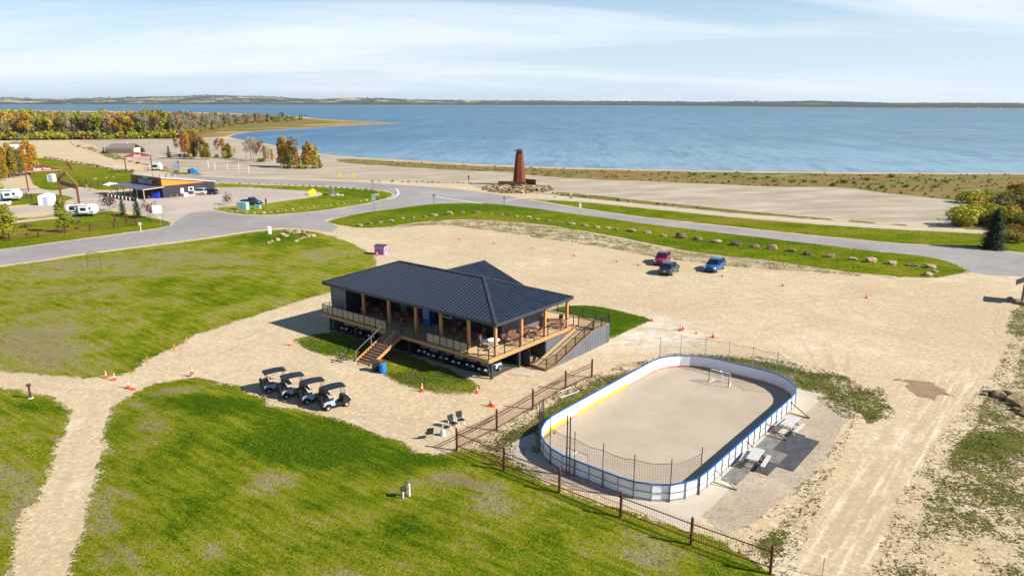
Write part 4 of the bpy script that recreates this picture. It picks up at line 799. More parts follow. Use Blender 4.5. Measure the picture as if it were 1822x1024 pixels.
# outline, counter-clockwise in (n,m), as a list with cumulative length
def outline(off=0.0):
    pts = []
    for cx, cy, a0, r in ((N1, M1, 0, 4.0), (N0, M1, 90, 3.9), (N0, M0, 180, 4.7), (N1, M0, 270, 4.3)):
        cx += -r if cx == N1 else r; cy += -r if cy == M1 else r
        for k in range(9):
            a = R(a0 + 90 * k / 8); pts.append((cx + (r + off) * math.cos(a), cy + (r + off) * math.sin(a)))
    return pts
ol = outline()
sheet('rink_slab', [tuple(rk(*q)[:2]) for q in outline(-.02)], 0.034, M['slab'], smooth=False, world=True, ragged=False)
sheet('rink_apron', [tuple(rk(*q)[:2]) for q in [(N0 - 1.0, M0 - .9), (N1 + .6, M0 - .7), (N1 + .6, M1 + 1.3), (N1 - 5.5, M1 + 1.2), (N0 - 1.0, M1 + 1.3)]], 0.028, M['apron'], smooth=False, world=True, jit=.15)
def resamp(pts, step):
    P_ = [Vector(p) for p in pts] + [Vector(pts[0])]; out = []; L = [0]
    for i in range(len(P_) - 1): L.append(L[-1] + (P_[i + 1] - P_[i]).length)
    n = round(L[-1] / step); st_ = L[-1] / n; j = 0
    for k in range(n):
        s = k * st_
        while L[j + 1] < s: j += 1
        out.append(P_[j] + (P_[j + 1] - P_[j]) * ((s - L[j]) / (L[j + 1] - L[j])))
    return out
rp = resamp(ol, 1.12)
NP = len(rp)
for i in range(NP):
    a, b = rp[i], rp[(i + 1) % NP]; d = (b - a).normalized(); nn = Vector((d.y, -d.x)) # outward
    a2 = a + d * .006; b2 = b - d * .006; mid = (a + b) / 2
    def q(v, o, z): w = v + nn * o; return rl(w.x, w.y, z)
    m = MB()
    m.add([q(a2, 0, .03), q(b2, 0, .03), q(b2, .02, .03), q(a2, .02, .03), q(a2, 0, BH), q(b2, 0, BH), q(b2, .02, BH), q(a2, .02, BH)], [(0, 1, 2, 3), (7, 6, 5, 4), (0, 4, 5, 1), (1, 5, 6, 2), (2, 6, 7, 3), (3, 7, 4, 0)])
    o = m.build('board_panel', M['board'], rink); ngon_fix(o.data)
    m = MB(); m.beam(q(a, .01, BH + .03), q(b, .01, BH + .03), .10, .06); m.build('cap_rail', M['cap'], rink)
    left_side = mid.y < M0 + .3; nn_ = mid.x
    yel = left_side and ((N0 + 3.0 < nn_ < N0 + 6.3) or (N0 + 8.3 < nn_ < N0 + 16.0))
    m = MB(); m.beam(q(a, -.025, .19 if yel else .12), q(b, -.025, .19 if yel else .12), .03, .26 if yel else .14); m.build('kick_plate', M['yellow' if yel else 'pink'], rink)
    # outer steel frame
    m = MB(); m.beam(q(a, .06, 0), q(a, .06, BH), .06, .06); m.build('frame_post', M['steel'], rink)
    m = MB(); m.beam(q(a, .05, .60), q(b, .05, .60), .04, .05); m.beam(q(a, .05, .12), q(b, .05, .12), .04, .05); m.build('frame_rail', M['steel'], rink)
# raking braces on the long right-hand side
for n in (N0 + 5.2, N0 + 10.4, N0 + 14.2, N0 + 19.3):
    m = MB(); m.beam(rl(n, M1 + .1, 1.0), rl(n, M1 + 1.7, .06), .06); m.beam(rl(n, M1 + .1, .05), rl(n, M1 + 1.7, .05), .06); m.beam(rl(n, M1 + 1.7, 0), rl(n, M1 + 1.7, .16), .05); m.build('brace', M['rust'] if n > N0 + 8 else M['steel'], rink)
# net posts and netting: near end and far end
def net_end(idx, hp, hn, name_col, uvsc, sag, tilt=0):
    pts = [rp[i % NP] for i in idx]
    outs = []
    for k, i in enumerate(idx):
        a, b = rp[i % NP], rp[(i + 1) % NP]; d = (b - a).normalized(); outs.append(Vector((d.y, -d.x)))
    for k, p in enumerate(pts):
        w = p + outs[k] * .13; m = MB(); m.cyl(rl(w.x, w.y, 0), rl(w.x, w.y, hp[k % len(hp)]), .033, .033, 6); m.build('net_post', M['dark' if name_col != 'far' else 'steel'], rink)
    # netting as real hanging cords
    for k in range(len(pts) - 1):
        p, q_ = pts[k] + outs[k] * .13, pts[k + 1] + outs[k + 1] * .13
        m = MB(); L = (q_ - p).length; h0, h1 = hn[k % len(hn)], hn[(k + 1) % len(hn)]
        def top(t_): return h0 + (h1 - h0) * t_ - sag * math.sin(math.pi * t_)
        nc = int(L / .16)
        for c in range(1, nc):
            t_ = c / nc; w = p + (q_ - p) * t_; m.cyl(rl(w.x, w.y, BH), rl(w.x, w.y, top(t_)), .006, .006, 3, False)
        nr = 14 if name_col != 'far' else 10
        for r_ in range(nr):
            f = r_ / nr; w0 = None
            for s_ in range(4):
                ta, tb = s_ / 4, (s_ + 1) / 4; wa = p + (q_ - p) * ta; wb = p + (q_ - p) * tb
                m.cyl(rl(wa.x, wa.y, BH + (top(ta) - BH) * f), rl(wb.x, wb.y, BH + (top(tb) - BH) * f), .006, .006, 3, False)
        for s_ in range(6):
            ta, tb = s_ / 6, (s_ + 1) / 6; wa = p + (q_ - p) * ta; wb = p + (q_ - p) * tb
            m.cyl(rl(wa.x, wa.y, top(ta)), rl(wb.x, wb.y, top(tb)), .02, .02, 4, False)
        o = m.build('netting', M['black' if name_col != 'far' else 'steel'], rink); o['kind'] = 'stuff'
def nearest_idx(n, m): return min(range(NP), key=lambda i: (rp[i].x - n) ** 2 + (rp[i].y - m) ** 2)
i0 = nearest_idx(N0 + 3.2, M1); i1 = nearest_idx(N0 + 4.2, M0)
idx = list(range(i0, i1 + 1, 2)); net_end(idx, [3.35, 3.0, 3.1, 3.2, 3.3, 3.5, 3.6, 3.2, 3.4, 3.9, 3.7], [2.95, 2.7, 2.75, 2.7, 2.8, 2.75, 3.05, 3.1, 2.9, 3.3, 3.0], 'near', 8, .14)
j0 = nearest_idx(N1 - 3.0, M0); j1 = nearest_idx(N1 - 2.2, M1)
idx = [k % NP for k in range(j0, (j1 if j1 > j0 else j1 + NP) + 1, 2)]; net_end(idx, [3.1, 3.2, 3.0, 3.1], [3.0, 3.05, 2.9, 3.0], 'far', 8, .10)
w = rl(N0 - .35, (M0 + M1) / 2 - 1.5)
m = MB(); m.cyl((w[0], w[1], 0), (w[0], w[1], 4.4), .05, .05, 6); m.cyl((w[0] + .18, w[1] - .14, 0), (w[0] + .18, w[1] - .14, 4.4), .05, .05, 6); m.build('mast', M['dark'], rink)
def goal(label, n, m_, rz, tilt=0.0, col='barnred'):
    g = thing('hockey_goal', label, 'goal', rk(n, m_, .038), rz, None)
    m = MB(); m.cyl((-.92, 0, 0), (-.92, 0, 1.2), .035, n=6); m.cyl((.92, 0, 0), (.92, 0, 1.2), .035, n=6); m.cyl((-.92, 0, 1.2), (.92, 0, 1.2), .035, n=6); m.build('goal_frame', M[col], g)
    m = MB(); m.cyl((-.92, 0, .03), (-.75, .9, .03), .03, n=6); m.cyl((.92, 0, .03), (.75, .9, .03), .03, n=6); m.cyl((-.75, .9, .03), (.75, .9, .03), .03, n=6); m.cyl((0, .9, .03), (0, .5, 1.17), .025, n=6); m.cyl((0, .5, 1.17), (0, 0, 1.2), .025, n=6); m.build('rear_frame', M['white'], g)
    m = MB()
    def gp(u, v): # net surface from mouth top over the back to the floor
        if v < .3: y, z = .5 * v / .3, 1.2 - .03 * v / .3
        else: f = (v - .3) / .7; y, z = .5 + .4 * f, 1.17 * (1 - f) + .03
        return ((.92 - .17 * min(1, y / .9)) * u, y, z)
    for i in range(13):
        for k in range(8): m.cyl(gp(-1 + i / 6, k / 8), gp(-1 + i / 6, (k + 1) / 8), .006, .006, 3, False)
    for k in range(9):
        for i in range(6): m.cyl(gp(-1 + i / 3, k / 8), gp(-1 + (i + 1) / 3, k / 8), .006, .006, 3, False)
    for s in (-1, 1):
        for k in range(1, 5): 
            z = 1.2 * k / 5; y = .5 + .4 * (1 - z / 1.17); m.cyl((s * .92, 0, z), (s * .83, y, z), .006, .006, 3, False)
    o = m.build('goal_net', M['white'], g); o['kind'] = 'stuff'
goal('hockey goal with dark red posts at the far end of the rink', N1 - 3.1, (M0 + M1) / 2 - .4, RA - math.pi / 2)
goal('faded pink and white hockey goal against the near end boards', N0 + 1.0, (M0 + M1) / 2 - 1.6, RA + math.pi / 2, col='pink')
# rubber mats and picnic tables along the right-hand boards
for j, (n0, n1) in enumerate(((5.8, 15.2), (8.35, 16.0), (10.0, 15.7))):
    cnt_ = round((n1 - n0) / 1.86); wdt = (n1 - n0) / cnt_
    for i in range(cnt_):
        n = N0 + n0 + i * wdt; mm = M1 + .30 + j * 1.12
        tm = thing('rubber_mat', '', 'mat', rk(n + wdt / 2, mm + .56, .034 + .004 * random.random()), RA + random.uniform(-.012, .012), 'black rubber mats beside the rink')
        m = MB(); m.box(-wdt / 2 + .006, -.554, 0, wdt / 2 - .006, .554, .018); m.build('mat_sheet', M['matd' if j == 0 or random.random() < .12 else 'mat'], tm)
        row = ['against the boards', 'in the middle row', 'in the outermost row'][j]
        tm['label'] = 'black rubber mat %s, %s one from the near end' % (row, ['first', 'second', 'third', 'fourth', 'fifth', 'sixth', 'seventh'][i])
def picnic(label, loc, rz, mat='wwhite', legm='stairw'):
    t_ = thing('picnic_table', label, 'picnic table', loc, rz, None)
    for k in range(5): m = MB(); m.box(-.95, -.38 + k * .155, .72, .95, -.38 + k * .155 + .145, .76); m.build('tabletop_plank', M[mat], t_)
    for s in (-1, 1):
        for k in range(2): m = MB(); y = s * .72 + (k - 1) * .145 + (.0 if s > 0 else .0); m.box(-.95, y, .42, .95, y + .135, .46); m.build('bench_plank', M[mat], t_)
    for x in (-.65, .65):
        m = MB(); m.beam((x, -.62, 0), (x, -.2, .72), .05, .09); m.build('leg', M[legm], t_); m = MB(); m.beam((x, .62, 0), (x, .2, .72), .05, .09); m.build('leg', M[legm], t_)
        m = MB(); m.beam((x, -.8, .38), (x, .8, .38), .05, .09); m.build('bench_support', M[legm], t_)
        m = MB(); m.beam((x, 0, .40), (x * .15, 0, .70), .04, .06); m.build('brace', M[legm], t_)
    return t_
picnic('white-topped picnic table on the rubber mats, the one nearer the camera', rk(N0 + 9.3, M1 + 1.25, .055), RA + .12)
picnic('white-topped picnic table by the rink boards, the one farther from the camera', rk(N0 + 16.1, M1 + 1.25, .055), RA - .05, 'wwhite', 'wwhite')
# ---------------------------------------------------------------- picket fence
fpx = [(1053, 671), (1006, 693), (948, 728), (884, 766), (813, 801), (897, 837), (995, 876), (1104, 920), (1229, 969), (1370, 1021)]
fw = [PV(*q) for q in fpx]
fence = thing('picket_fence', 'rusty brown metal picket fence turning a corner beside the rink', 'fence', fw[4])
for i, p in enumerate(fw):
    q = p - fw[4]; m = MB(); m.cyl((q.x, q.y, -.05), (q.x, q.y, 1.72), .085, .085, 10); m.cyl((q.x, q.y, 1.72), (q.x, q.y, 1.84), .10, .02, 10); m.build('fence_post', M['rust'], fence)
npk = 0; extra = MB()
for i in range(len(fw) - 1):
    a, b = fw[i] - fw[4], fw[i + 1] - fw[4]
    for z in (1.36, 1.12) if i < 4 else (1.36,):
        m = MB(); m.beam((a.x, a.y, z), (b.x, b.y, z), .045, .05); m.build('fence_rail', M['rust'], fence)
    m = MB(); m.beam((a.x, a.y, .42 if i >= 4 else .25), (b.x, b.y, .42 if i >= 4 else .25), .045, .05); m.build('fence_rail', M['rust'], fence)
    n = int((b - a).length / .145)
    for k in range(1, n):
        c = a + (b - a) * k / n; hgt = 1.62 + random.uniform(-.03, .03)
        dx_, dy_ = random.uniform(-.012, .012), random.uniform(-.012, .012)
        m = MB() if npk < 296 else extra
        m.cyl((c.x, c.y, .12), (c.x + dx_, c.y + dy_, hgt), .0105, .007, 4)
        if npk < 296: m.build('picket', M['rust'], fence)
        npk += 1
    if i == 6: extra_start = True
if extra.v: o = extra.build('picket', M['rust'], fence); o['kind'] = 'stuff'
# low wire fence that carries on at the bottom right
wf = thing('wire_fence', 'low wire fence with thin metal posts running off the picket fence corner post', 'fence', PV(1370, 1021))
w2 = [PV(1374, 990), PV(1463, 1024), PV(1560, 1052), PV(1660, 1078)]
for p in w2[1:]: q = p - PV(1370, 1021); m = MB(); m.cyl((q.x, q.y, 0), (q.x, q.y, 1.1), .022, n=6); m.build('fence_post', M['steel'], wf)
for i in range(3):
    a, b = w2[i] - PV(1370, 1021), w2[i + 1] - PV(1370, 1021)
    m = MB()
    for z in (.35, .7, 1.05): m.cyl((a.x, a.y, z), (b.x, b.y, z), .006, n=3)
    m.build('fence_wire', M['steel'], wf)
lg = thing('lean_frame', 'white tubular frame lying by the fence', 'frame', PV(985, 702), R(40)); m = MB()
for p, q in (((0, 0, .1), (2.2, 0, .1)), ((0, -.9, .05), (2.2, -.9, .05)), ((0, 0, .1), (0, -.9, .05)), ((2.2, 0, .1), (2.2, -.9, .05))): m.cyl(p, q, .025, n=6)
m.build('tube_frame', M['white'], lg)
# ---------------------------------------------------------------- golf carts
def golf_cart(label, loc, rz, group, full=True):
    t_ = thing('golf_cart', label, 'golf cart', loc, rz, group)      # +x = forward
    m = MB(); m.sprism([(-.25, .30), (.62, .28), (1.05, .34), (1.22, .50), (1.18, .66), (.95, .80), (.62, .86), (.50, .40), (-.25, .38)], -.52, .52); o = m.build('front_cowl', M['black'], t_); ngon_fix(o.data)
    m = MB(); m.sprism([(-1.15, .42), (-1.10, .70), (-.80, .80), (-.20, .76), (-.16, .36), (-.45, .34), (-.60, .55), (-.95, .55), (-1.05, .40)], -.56, .56); o = m.build('rear_body', M['cartp'], t_); ngon_fix(o.data)
    m = MB(); m.box(-1.05, -.50, .22, 1.05, .50, .32); m.build('chassis', M['black'], t_)
    m = MB(); m.box(-.55, -.50, .76, -.02, .50, .90); m.build('seat', M['seat'], t_)
    m = MB(); m.slab([(-.52, -.50, .92), (-.62, -.50, 1.28), (-.62, .50, 1.28), (-.52, .50, .92)], (-.09, 0, 0)); o = m.build('backrest', M['seat'], t_); ngon_fix(o.data)
    m = MB(); m.box(-1.28, -.50, .36, -.90, .50, .92); m.build('bag_well', M['black'], t_); m = MB(); m.box(-.98, -.52, .80, -.60, .52, 1.06); m.build('basket', M['black'], t_)
    m = MB(); m.cyl((-1.08, -.24, .5), (-1.25, -.24, 1.25), .12, .13, 8); m.cyl((-1.08, .22, .5), (-1.25, .22, 1.2), .12, .13, 8); m.build('golf_bag', M['black'], t_)
    rings = []
    for x, z, hw in ((-1.02, 1.76, .50), (-.90, 1.80, .58), (0, 1.86, .60), (.70, 1.82, .58), (.86, 1.76, .48)):
        rings.append([(x, -hw, z - .05), (x, hw, z - .05), (x, hw, z - .01), (x, hw * .8, z + .03), (x, -hw * .8, z + .03), (x, -hw, z - .01)])
    m = MB(); m.loft(rings); o = m.build('cart_roof', M['cartroof'], t_, smooth=False); ngon_fix(o.data)
    for s in (-1, 1):
        m = MB(); m.beam((.78, s * .50, .78), (.62, s * .52, 1.78), .035); m.build('roof_strut', M['black'], t_)
        m = MB(); m.beam((-.72, s * .52, .80), (-.86, s * .52, 1.76), .04); m.build('roof_strut', M['black'], t_)
        m = MB(); m.cbox((1.17, s * .36, .62), .10, .26, .14); m.build('headlight', M['lamp'], t_)
        m = MB(); m.box(-.70, s * .56 - .02, .86, -.28, s * .56 + .02, 1.02); m.build('armrest', M['black'], t_)
    m = MB(); m.slab([(.79, -.48, .84), (.79, .48, .84), (.65, .48, 1.72), (.65, -.48, 1.72)], (.012, 0, 0)); o = m.build('windscreen', M['cwin'], t_)
    ang = R(60); m = MB()
    for k in range(12):
        a0, a1 = R(30 * k), R(30 * k + 30)
        f = lambda a: (.42 + .17 * math.cos(a) * math.sin(R(25)), -.24 + .18 * math.sin(a), 1.06 + .17 * math.cos(a) * math.cos(R(25)) * .8)
        m.cyl(f(a0), f(a1), .014, n=5)
    m.beam((.42, -.24, 1.06), (.62, -.24, .82), .03); m.build('steering_wheel', M['black'], t_)
    for x, y in ((.78, .50), (.78, -.50), (-.78, .52), (-.78, -.52)):
        m = MB(); m.cyl((x, y - .09, .22), (x, y + .09, .22), .22, n=14); w = m.build('wheel', M['tyre'], t_); s = 1 if y > 0 else -1
        m = MB(); m.cyl((x, y + s * .092, .22), (x, y + s * .10, .22), .12, n=10); m.build('rim', M['rim'], w)
    return t_
t = NT('cart_windscreen'); t.fin((.5, .55, .6), .05, 0, .5); t.b.inputs['Alpha'].default_value = .16; M['cwin'] = t.mat
cpx = [(489, 657), (521, 666), (557, 675), (594, 685)]
base = golf_cart('white golf cart with black roof, leftmost of the four on the gravel', PV(*cpx[0], 1.86) - Vector((0, 0, 1.86)), R(32), 'golf carts parked in a row on the gravel')
lab = ['', 'white golf cart with black roof, second from the left on the gravel', 'white golf cart with black roof, third from the left on the gravel', 'white golf cart with black roof, rightmost of the four on the gravel']
for k in (1, 2, 3):
    c = copy_tree(base); c.location = PV(*cpx[k], 1.86) - Vector((0, 0, 1.86)); c.rotation_euler.z = R(32 + random.uniform(-3, 3)); c['label'] = lab[k]
ordn = ['first', 'second', 'third', 'fourth', 'fifth', 'sixth', 'seventh']
# roofs folded off: the carts stored under the deck stand lower, cowl outwards
ub = golf_cart('white golf cart in the shade under the deck, first from the front corner post', WB(1.55, 1.9), AV + math.pi + .1, 'golf carts stored under the deck')
UA = [1.55, 3.15, 4.75, 6.45, 8.0, 9.55, 14.9, 16.9, 19.0, 21.3]
for k in range(1, 10):
    c = copy_tree(ub); c.location = WB(UA[k], 1.95 + random.uniform(-.15, .15)); c.rotation_euler.z = AV + math.pi + .1 + random.uniform(-.06, .06)
    c['label'] = 'white golf cart in the shade under the deck, %s from the front corner post' % ordn[k] if k < 6 else 'white golf cart in the shade under the deck, %s left of the stairs' % ordn[k - 6]
# push carts
def push_cart(label, loc, rz):
    t_ = thing('push_cart', label, 'push cart', loc, rz, 'golf push carts by the stairs')
    for x, y in ((-.25, -.32), (-.25, .32), (.45, 0)):
        m = MB(); m.cyl((x, y - .025, .15), (x, y + .025, .15), .15, n=14); w = m.build('wheel', M['tyre'], t_); m = MB(); m.cyl((x, y - .03, .15), (x, y + .03, .15), .08, n=8); m.build('rim', M['rim'], w)
    m = MB(); m.cyl((.45, 0, .15), (-.15, 0, .55), .02, n=6); m.cyl((-.15, 0, .55), (-.55, 0, 1.05), .02, n=6); m.cyl((-.25, -.3, .15), (-.1, 0, .5), .016, n=6); m.cyl((-.25, .3, .15), (-.1, 0, .5), .016, n=6); m.cyl((-.25, -.3, .15), (-.25, .3, .15), .016, n=6); m.build('frame', M['black'], t_)
    m = MB(); m.cyl((-.55, -.15, 1.05), (-.55, .15, 1.05), .022, n=6); m.build('handle', M['black'], t_)
    m = MB(); m.box(-.42, -.09, .80, -.30, .09, .86); m.build('console', M['steel'], t_)
push_cart('black three-wheeled golf push cart on the gravel, the left of the pair', PV(602, 643), 3.6); push_cart('black three-wheeled golf push cart by the grass, the right of the pair', PV(611, 640), 3.9)
# ---------------------------------------------------------------- cars
def car(name, label, cat, loc, rz, pm, L=4.7, Wd=1.92, Hh=1.74, pick=False, group=None):
    t_ = thing(name, label, cat, loc, rz, group); k = L / 4.55; w = Wd / 2
    def ring(x, hw, zb, zt, tap):  # rounded lower-body section
        return [(x, -hw * .92, zb), (x, -hw, zb + .12), (x, -hw, (zb + zt) * .55), (x, -hw * tap, zt), (x, 0, zt + .02), (x, hw * tap, zt), (x, hw, (zb + zt) * .55), (x, hw, zb + .12), (x, hw * .92, zb)]
    zt = Hh * .60
    st_ = [(2.27, .70, .34, .62, .9), (2.18, .88, .25, .78, .9), (1.9, .97, .22, .92, .88), (1.45, 1, .22, zt - .03, .88), (.85, 1, .22, zt + .02, .92), (-.5, 1, .22, zt + .03, .94), (-1.7, 1, .22, zt + .05, .92), (-2.1, .96, .25, zt + .02, .9), (-2.27, .84, .32, zt - .15, .9)]
    m = MB(); m.loft([ring(x * k, w * f, zb, z_, tp) for x, f, zb, z_, tp in st_]); o = m.build('body', M[pm], t_, True); ngon_fix(o.data)
    xb = -2.12 if not pick else -.75
    gh = [(1.02, .80, zt - .02, zt), (.30, .76, zt, Hh - .08), (-.1, .74, zt, Hh - .03), (xb + .55, .73, zt, Hh - .06), (xb, .74, zt, zt + .08)]
    m = MB()
    m.loft([[(x * k, -w * .90, z0), (x * k, -w * f if z1 > zt + .2 else -w * .88, z1), (x * k, w * f if z1 > zt + .2 else w * .88, z1), (x * k, w * .90, z0)] for x, f, z0, z1 in gh]); o = m.build('windows', M['win'], t_); ngon_fix(o.data)
    m = MB(); m.loft([[(x * k, -w * f, z - .03), (x * k, -w * f * .9, z + .02), (x * k, w * f * .9, z + .02), (x * k, w * f, z - .03)] for x, f, z in ((.34, .74, Hh - .07), (-.1, .76, Hh - .01), (-.9 if not pick else -.15, .76, Hh - .01), (xb + .45, .74, Hh - .05))]); o = m.build('roof', M[pm], t_, False); ngon_fix(o.data)
    for s in (-1, 1):
        m = MB(); m.beam((1.0 * k, s * w * .87, zt), (.32 * k, s * w * .75, Hh - .05), .07, .05); m.build('pillar', M[pm], t_)
        m = MB(); m.beam((-.35 * k, s * w * .9, zt), (-.30 * k, s * w * .76, Hh - .05), .09, .03); m.build('pillar', M['black'], t_)
        m = MB(); m.beam((xb * k + .1, s * w * .87, zt), ((xb + .5) * k, s * w * .75, Hh - .07), .2 if not pick else .1, .05); m.build('pillar', M[pm], t_)
        m = MB(); m.cbox((.78 * k, s * (w + .10), zt + .04), .14, .20, .14); m.build('wing_mirror', M[pm], t_)
        m = MB(); m.cbox((2.14 * k, s * w * .70, .76), .16, .36, .13, s * -.25); m.build('headlight', M['lamp'], t_)
        m = MB(); m.cbox((-2.20 * k, s * w * .78, zt - .12), .12, .26, .16, s * .2); m.build('tail_light', M['tail'], t_)
        for x in (1.38, -1.38):
            m = MB(); m.cyl((x * k, s * (w - .20), .34), (x * k, s * (w + .015), .34), .345, n=18); wh = m.build('wheel', M['tyre'], t_); m = MB(); m.cyl((x * k, s * (w + .0), .34), (x * k, s * (w + .03), .34), .22, n=10); m.build('rim', M['rim'], wh)
            m = MB(); pts = [(x * k + .42 * math.cos(R(18 * q)), .36 + .42 * math.sin(R(18 * q))) for q in range(11)]; m.sprism(pts, s * (w - .03), s * (w + .012)); o = m.build('wheel_arch', M['black'], t_); ngon_fix(o.data)
        m = MB(); m.box(-1.0 * k, s * (w - .02) - .02, .22, 1.0 * k, s * (w - .02) + .03, .34); m.build('sill', M['black'], t_)
    m = MB(); m.cbox((2.25 * k, 0, .62), .06, 1.0, .24); m.build('grille', M['black'], t_)
    m = MB(); m.cbox((2.24 * k, 0, .36), .10, 1.45, .12); m.build('front_bumper', M['black'], t_)
    m = MB(); m.cbox((-2.24 * k, 0, .40), .10, 1.5, .16); m.build('rear_bumper', M['black'], t_)
    m = MB(); m.cbox((-2.29 * k, 0, .72), .02, .32, .16); m.build('number_plate', M['white'], t_)
    m = MB(); m.slab([(.98 * k, -w * .76, zt + .06), (.98 * k, w * .76, zt + .06), (.36 * k, w * .68, Hh - .10), (.36 * k, -w * .68, Hh - .10)], (.02, 0, .01)); o = m.build('windscreen', M['win'], t_); ngon_fix(o.data)
    if pick:
        m = MB(); m.box(-2.0 * k, -w * .8, zt + .06, -.85 * k, w * .8, zt + .09); m.build('cargo_bed', M['black'], t_)
    return t_
def carat(px, py, **k): return PV(px, py)
def head(p, q): a, b = P(*p), P(*q); return math.atan2(b[1] - a[1], b[0] - a[0])
car('parked_car', 'dark red SUV on the gravel lot with its front towards the camera', 'car', PV(1178, 468), R(-113), 'pred', group='SUVs parked on the gravel lot')
car('parked_car', 'dark blue-grey SUV on the gravel lot seen from behind, in front of the red one', 'car', PV(1191, 485), R(60), 'pnavy', group='SUVs parked on the gravel lot')
car('parked_car', 'bright blue SUV on the gravel lot beside an orange cone', 'car', PV(1271, 480), R(-125), 'pblue', group='SUVs parked on the gravel lot')
car('parked_car', 'white SUV parked beside the dark wall of the store', 'car', PV(354, 346), R(178), 'pwhite')
car('parked_car', 'black car parked to the right of the white SUV by the store', 'car', PV(373, 345.5), R(170), 'pblack', Hh=1.5)
car('pickup_truck', 'dark blue pickup parked behind the pale green utility boxes', 'pickup', PV(448, 364), R(-12), 'pnavy', L=5.3, Hh=1.85, pick=True)
# ---------------------------------------------------------------- trailers
def trailer(label, loc, rz, L=6.5, Hh=2.7):
    t_ = thing('travel_trailer', label, 'trailer', loc, rz)
    m = MB(); m.sprism([(-L / 2, .5), (L / 2 - .3, .5), (L / 2, 1.0), (L / 2, 1.7), (L / 2 - .5, Hh), (-L / 2, Hh)], -1.2, 1.2); o = m.build('trailer_body', M['white'], t_); ngon_fix(o.data)
    m = MB(); m.box(-L / 2 - .02, -1.23, .5, L / 2 - .3, 1.23, .85); m.build('grey_skirt', M['steel'], t_); m = MB(); m.box(-L / 2 - .01, -1.215, 1.0, L / 2 - .2, 1.215, 1.22); m.build('side_stripe', M['dark'], t_); m = MB(); m.box(-L * .3, -.3, Hh, -L * .3 + .7, .3, Hh + .22); m.box(L * .1, -.25, Hh, L * .1 + .5, .25, Hh + .12); m.build('roof_unit', M['steel'], t_); m = MB(); m.cyl((-L * .35, -1.28, Hh - .15), (L * .25, -1.28, Hh - .15), .09, n=6); m.build('rolled_awning', M['dark'], t_)
    for x in (-L * .3, 0.1, L * .28):
        m = MB(); m.box(x - .5, -1.24, 1.5, x + .5, -1.205, 2.1); m.build('window', M['win'], t_)
        m = MB(); m.box(x - .5, 1.205, 1.5, x + .5, 1.24, 2.1); m.build('window', M['win'], t_)
    m = MB(); m.box(-L * .18, -1.24, .75, -L * .18 + .7, -1.21, 2.45); m.build('door', M['cartp'], t_)
    m = MB(); m.box(-.2, -1.7, .9, 1.7, -1.2, 2.3); s = m.build('slide_out', M['board'], t_); m = MB(); m.box(.2, -1.73, 1.4, 1.3, -1.705, 2.0); m.build('window', M['win'], s)
    for y in (-1, 1):
        for x in (-.5, .3): m = MB(); m.cyl((x, y * 1.05, .35), (x, y * 1.22, .35), .35, n=12); m.build('wheel', M['tyre'], t_)
    m = MB(); m.beam((L / 2 - .3, -.7, .45), (L / 2 + 1.2, 0, .45), .1); m.beam((L / 2 - .3, .7, .45), (L / 2 + 1.2, 0, .45), .1); m.cyl((L / 2 + 1.1, 0, 0), (L / 2 + 1.1, 0, .6), .05); m.build('hitch', M['dark'], t_)
    return t_
trailer('white travel trailer parked by the wooden fence below the tall timber frame', PV(149, 384), R(8), 5.6, 2.5)
trailer('white travel trailer at the left edge of the campsite', PV(12, 357), R(20), 6.6, 2.8)
tr = thing('pickup_truck', '', 'pickup', PV(-2, 362)); bpy.data.objects.remove(tr)
car('pickup_truck', 'white pickup parked in front of the leftmost trailer', 'pickup', PV(-2, 367), R(-160), 'pwhite', L=5.2, Hh=1.85, pick=True)
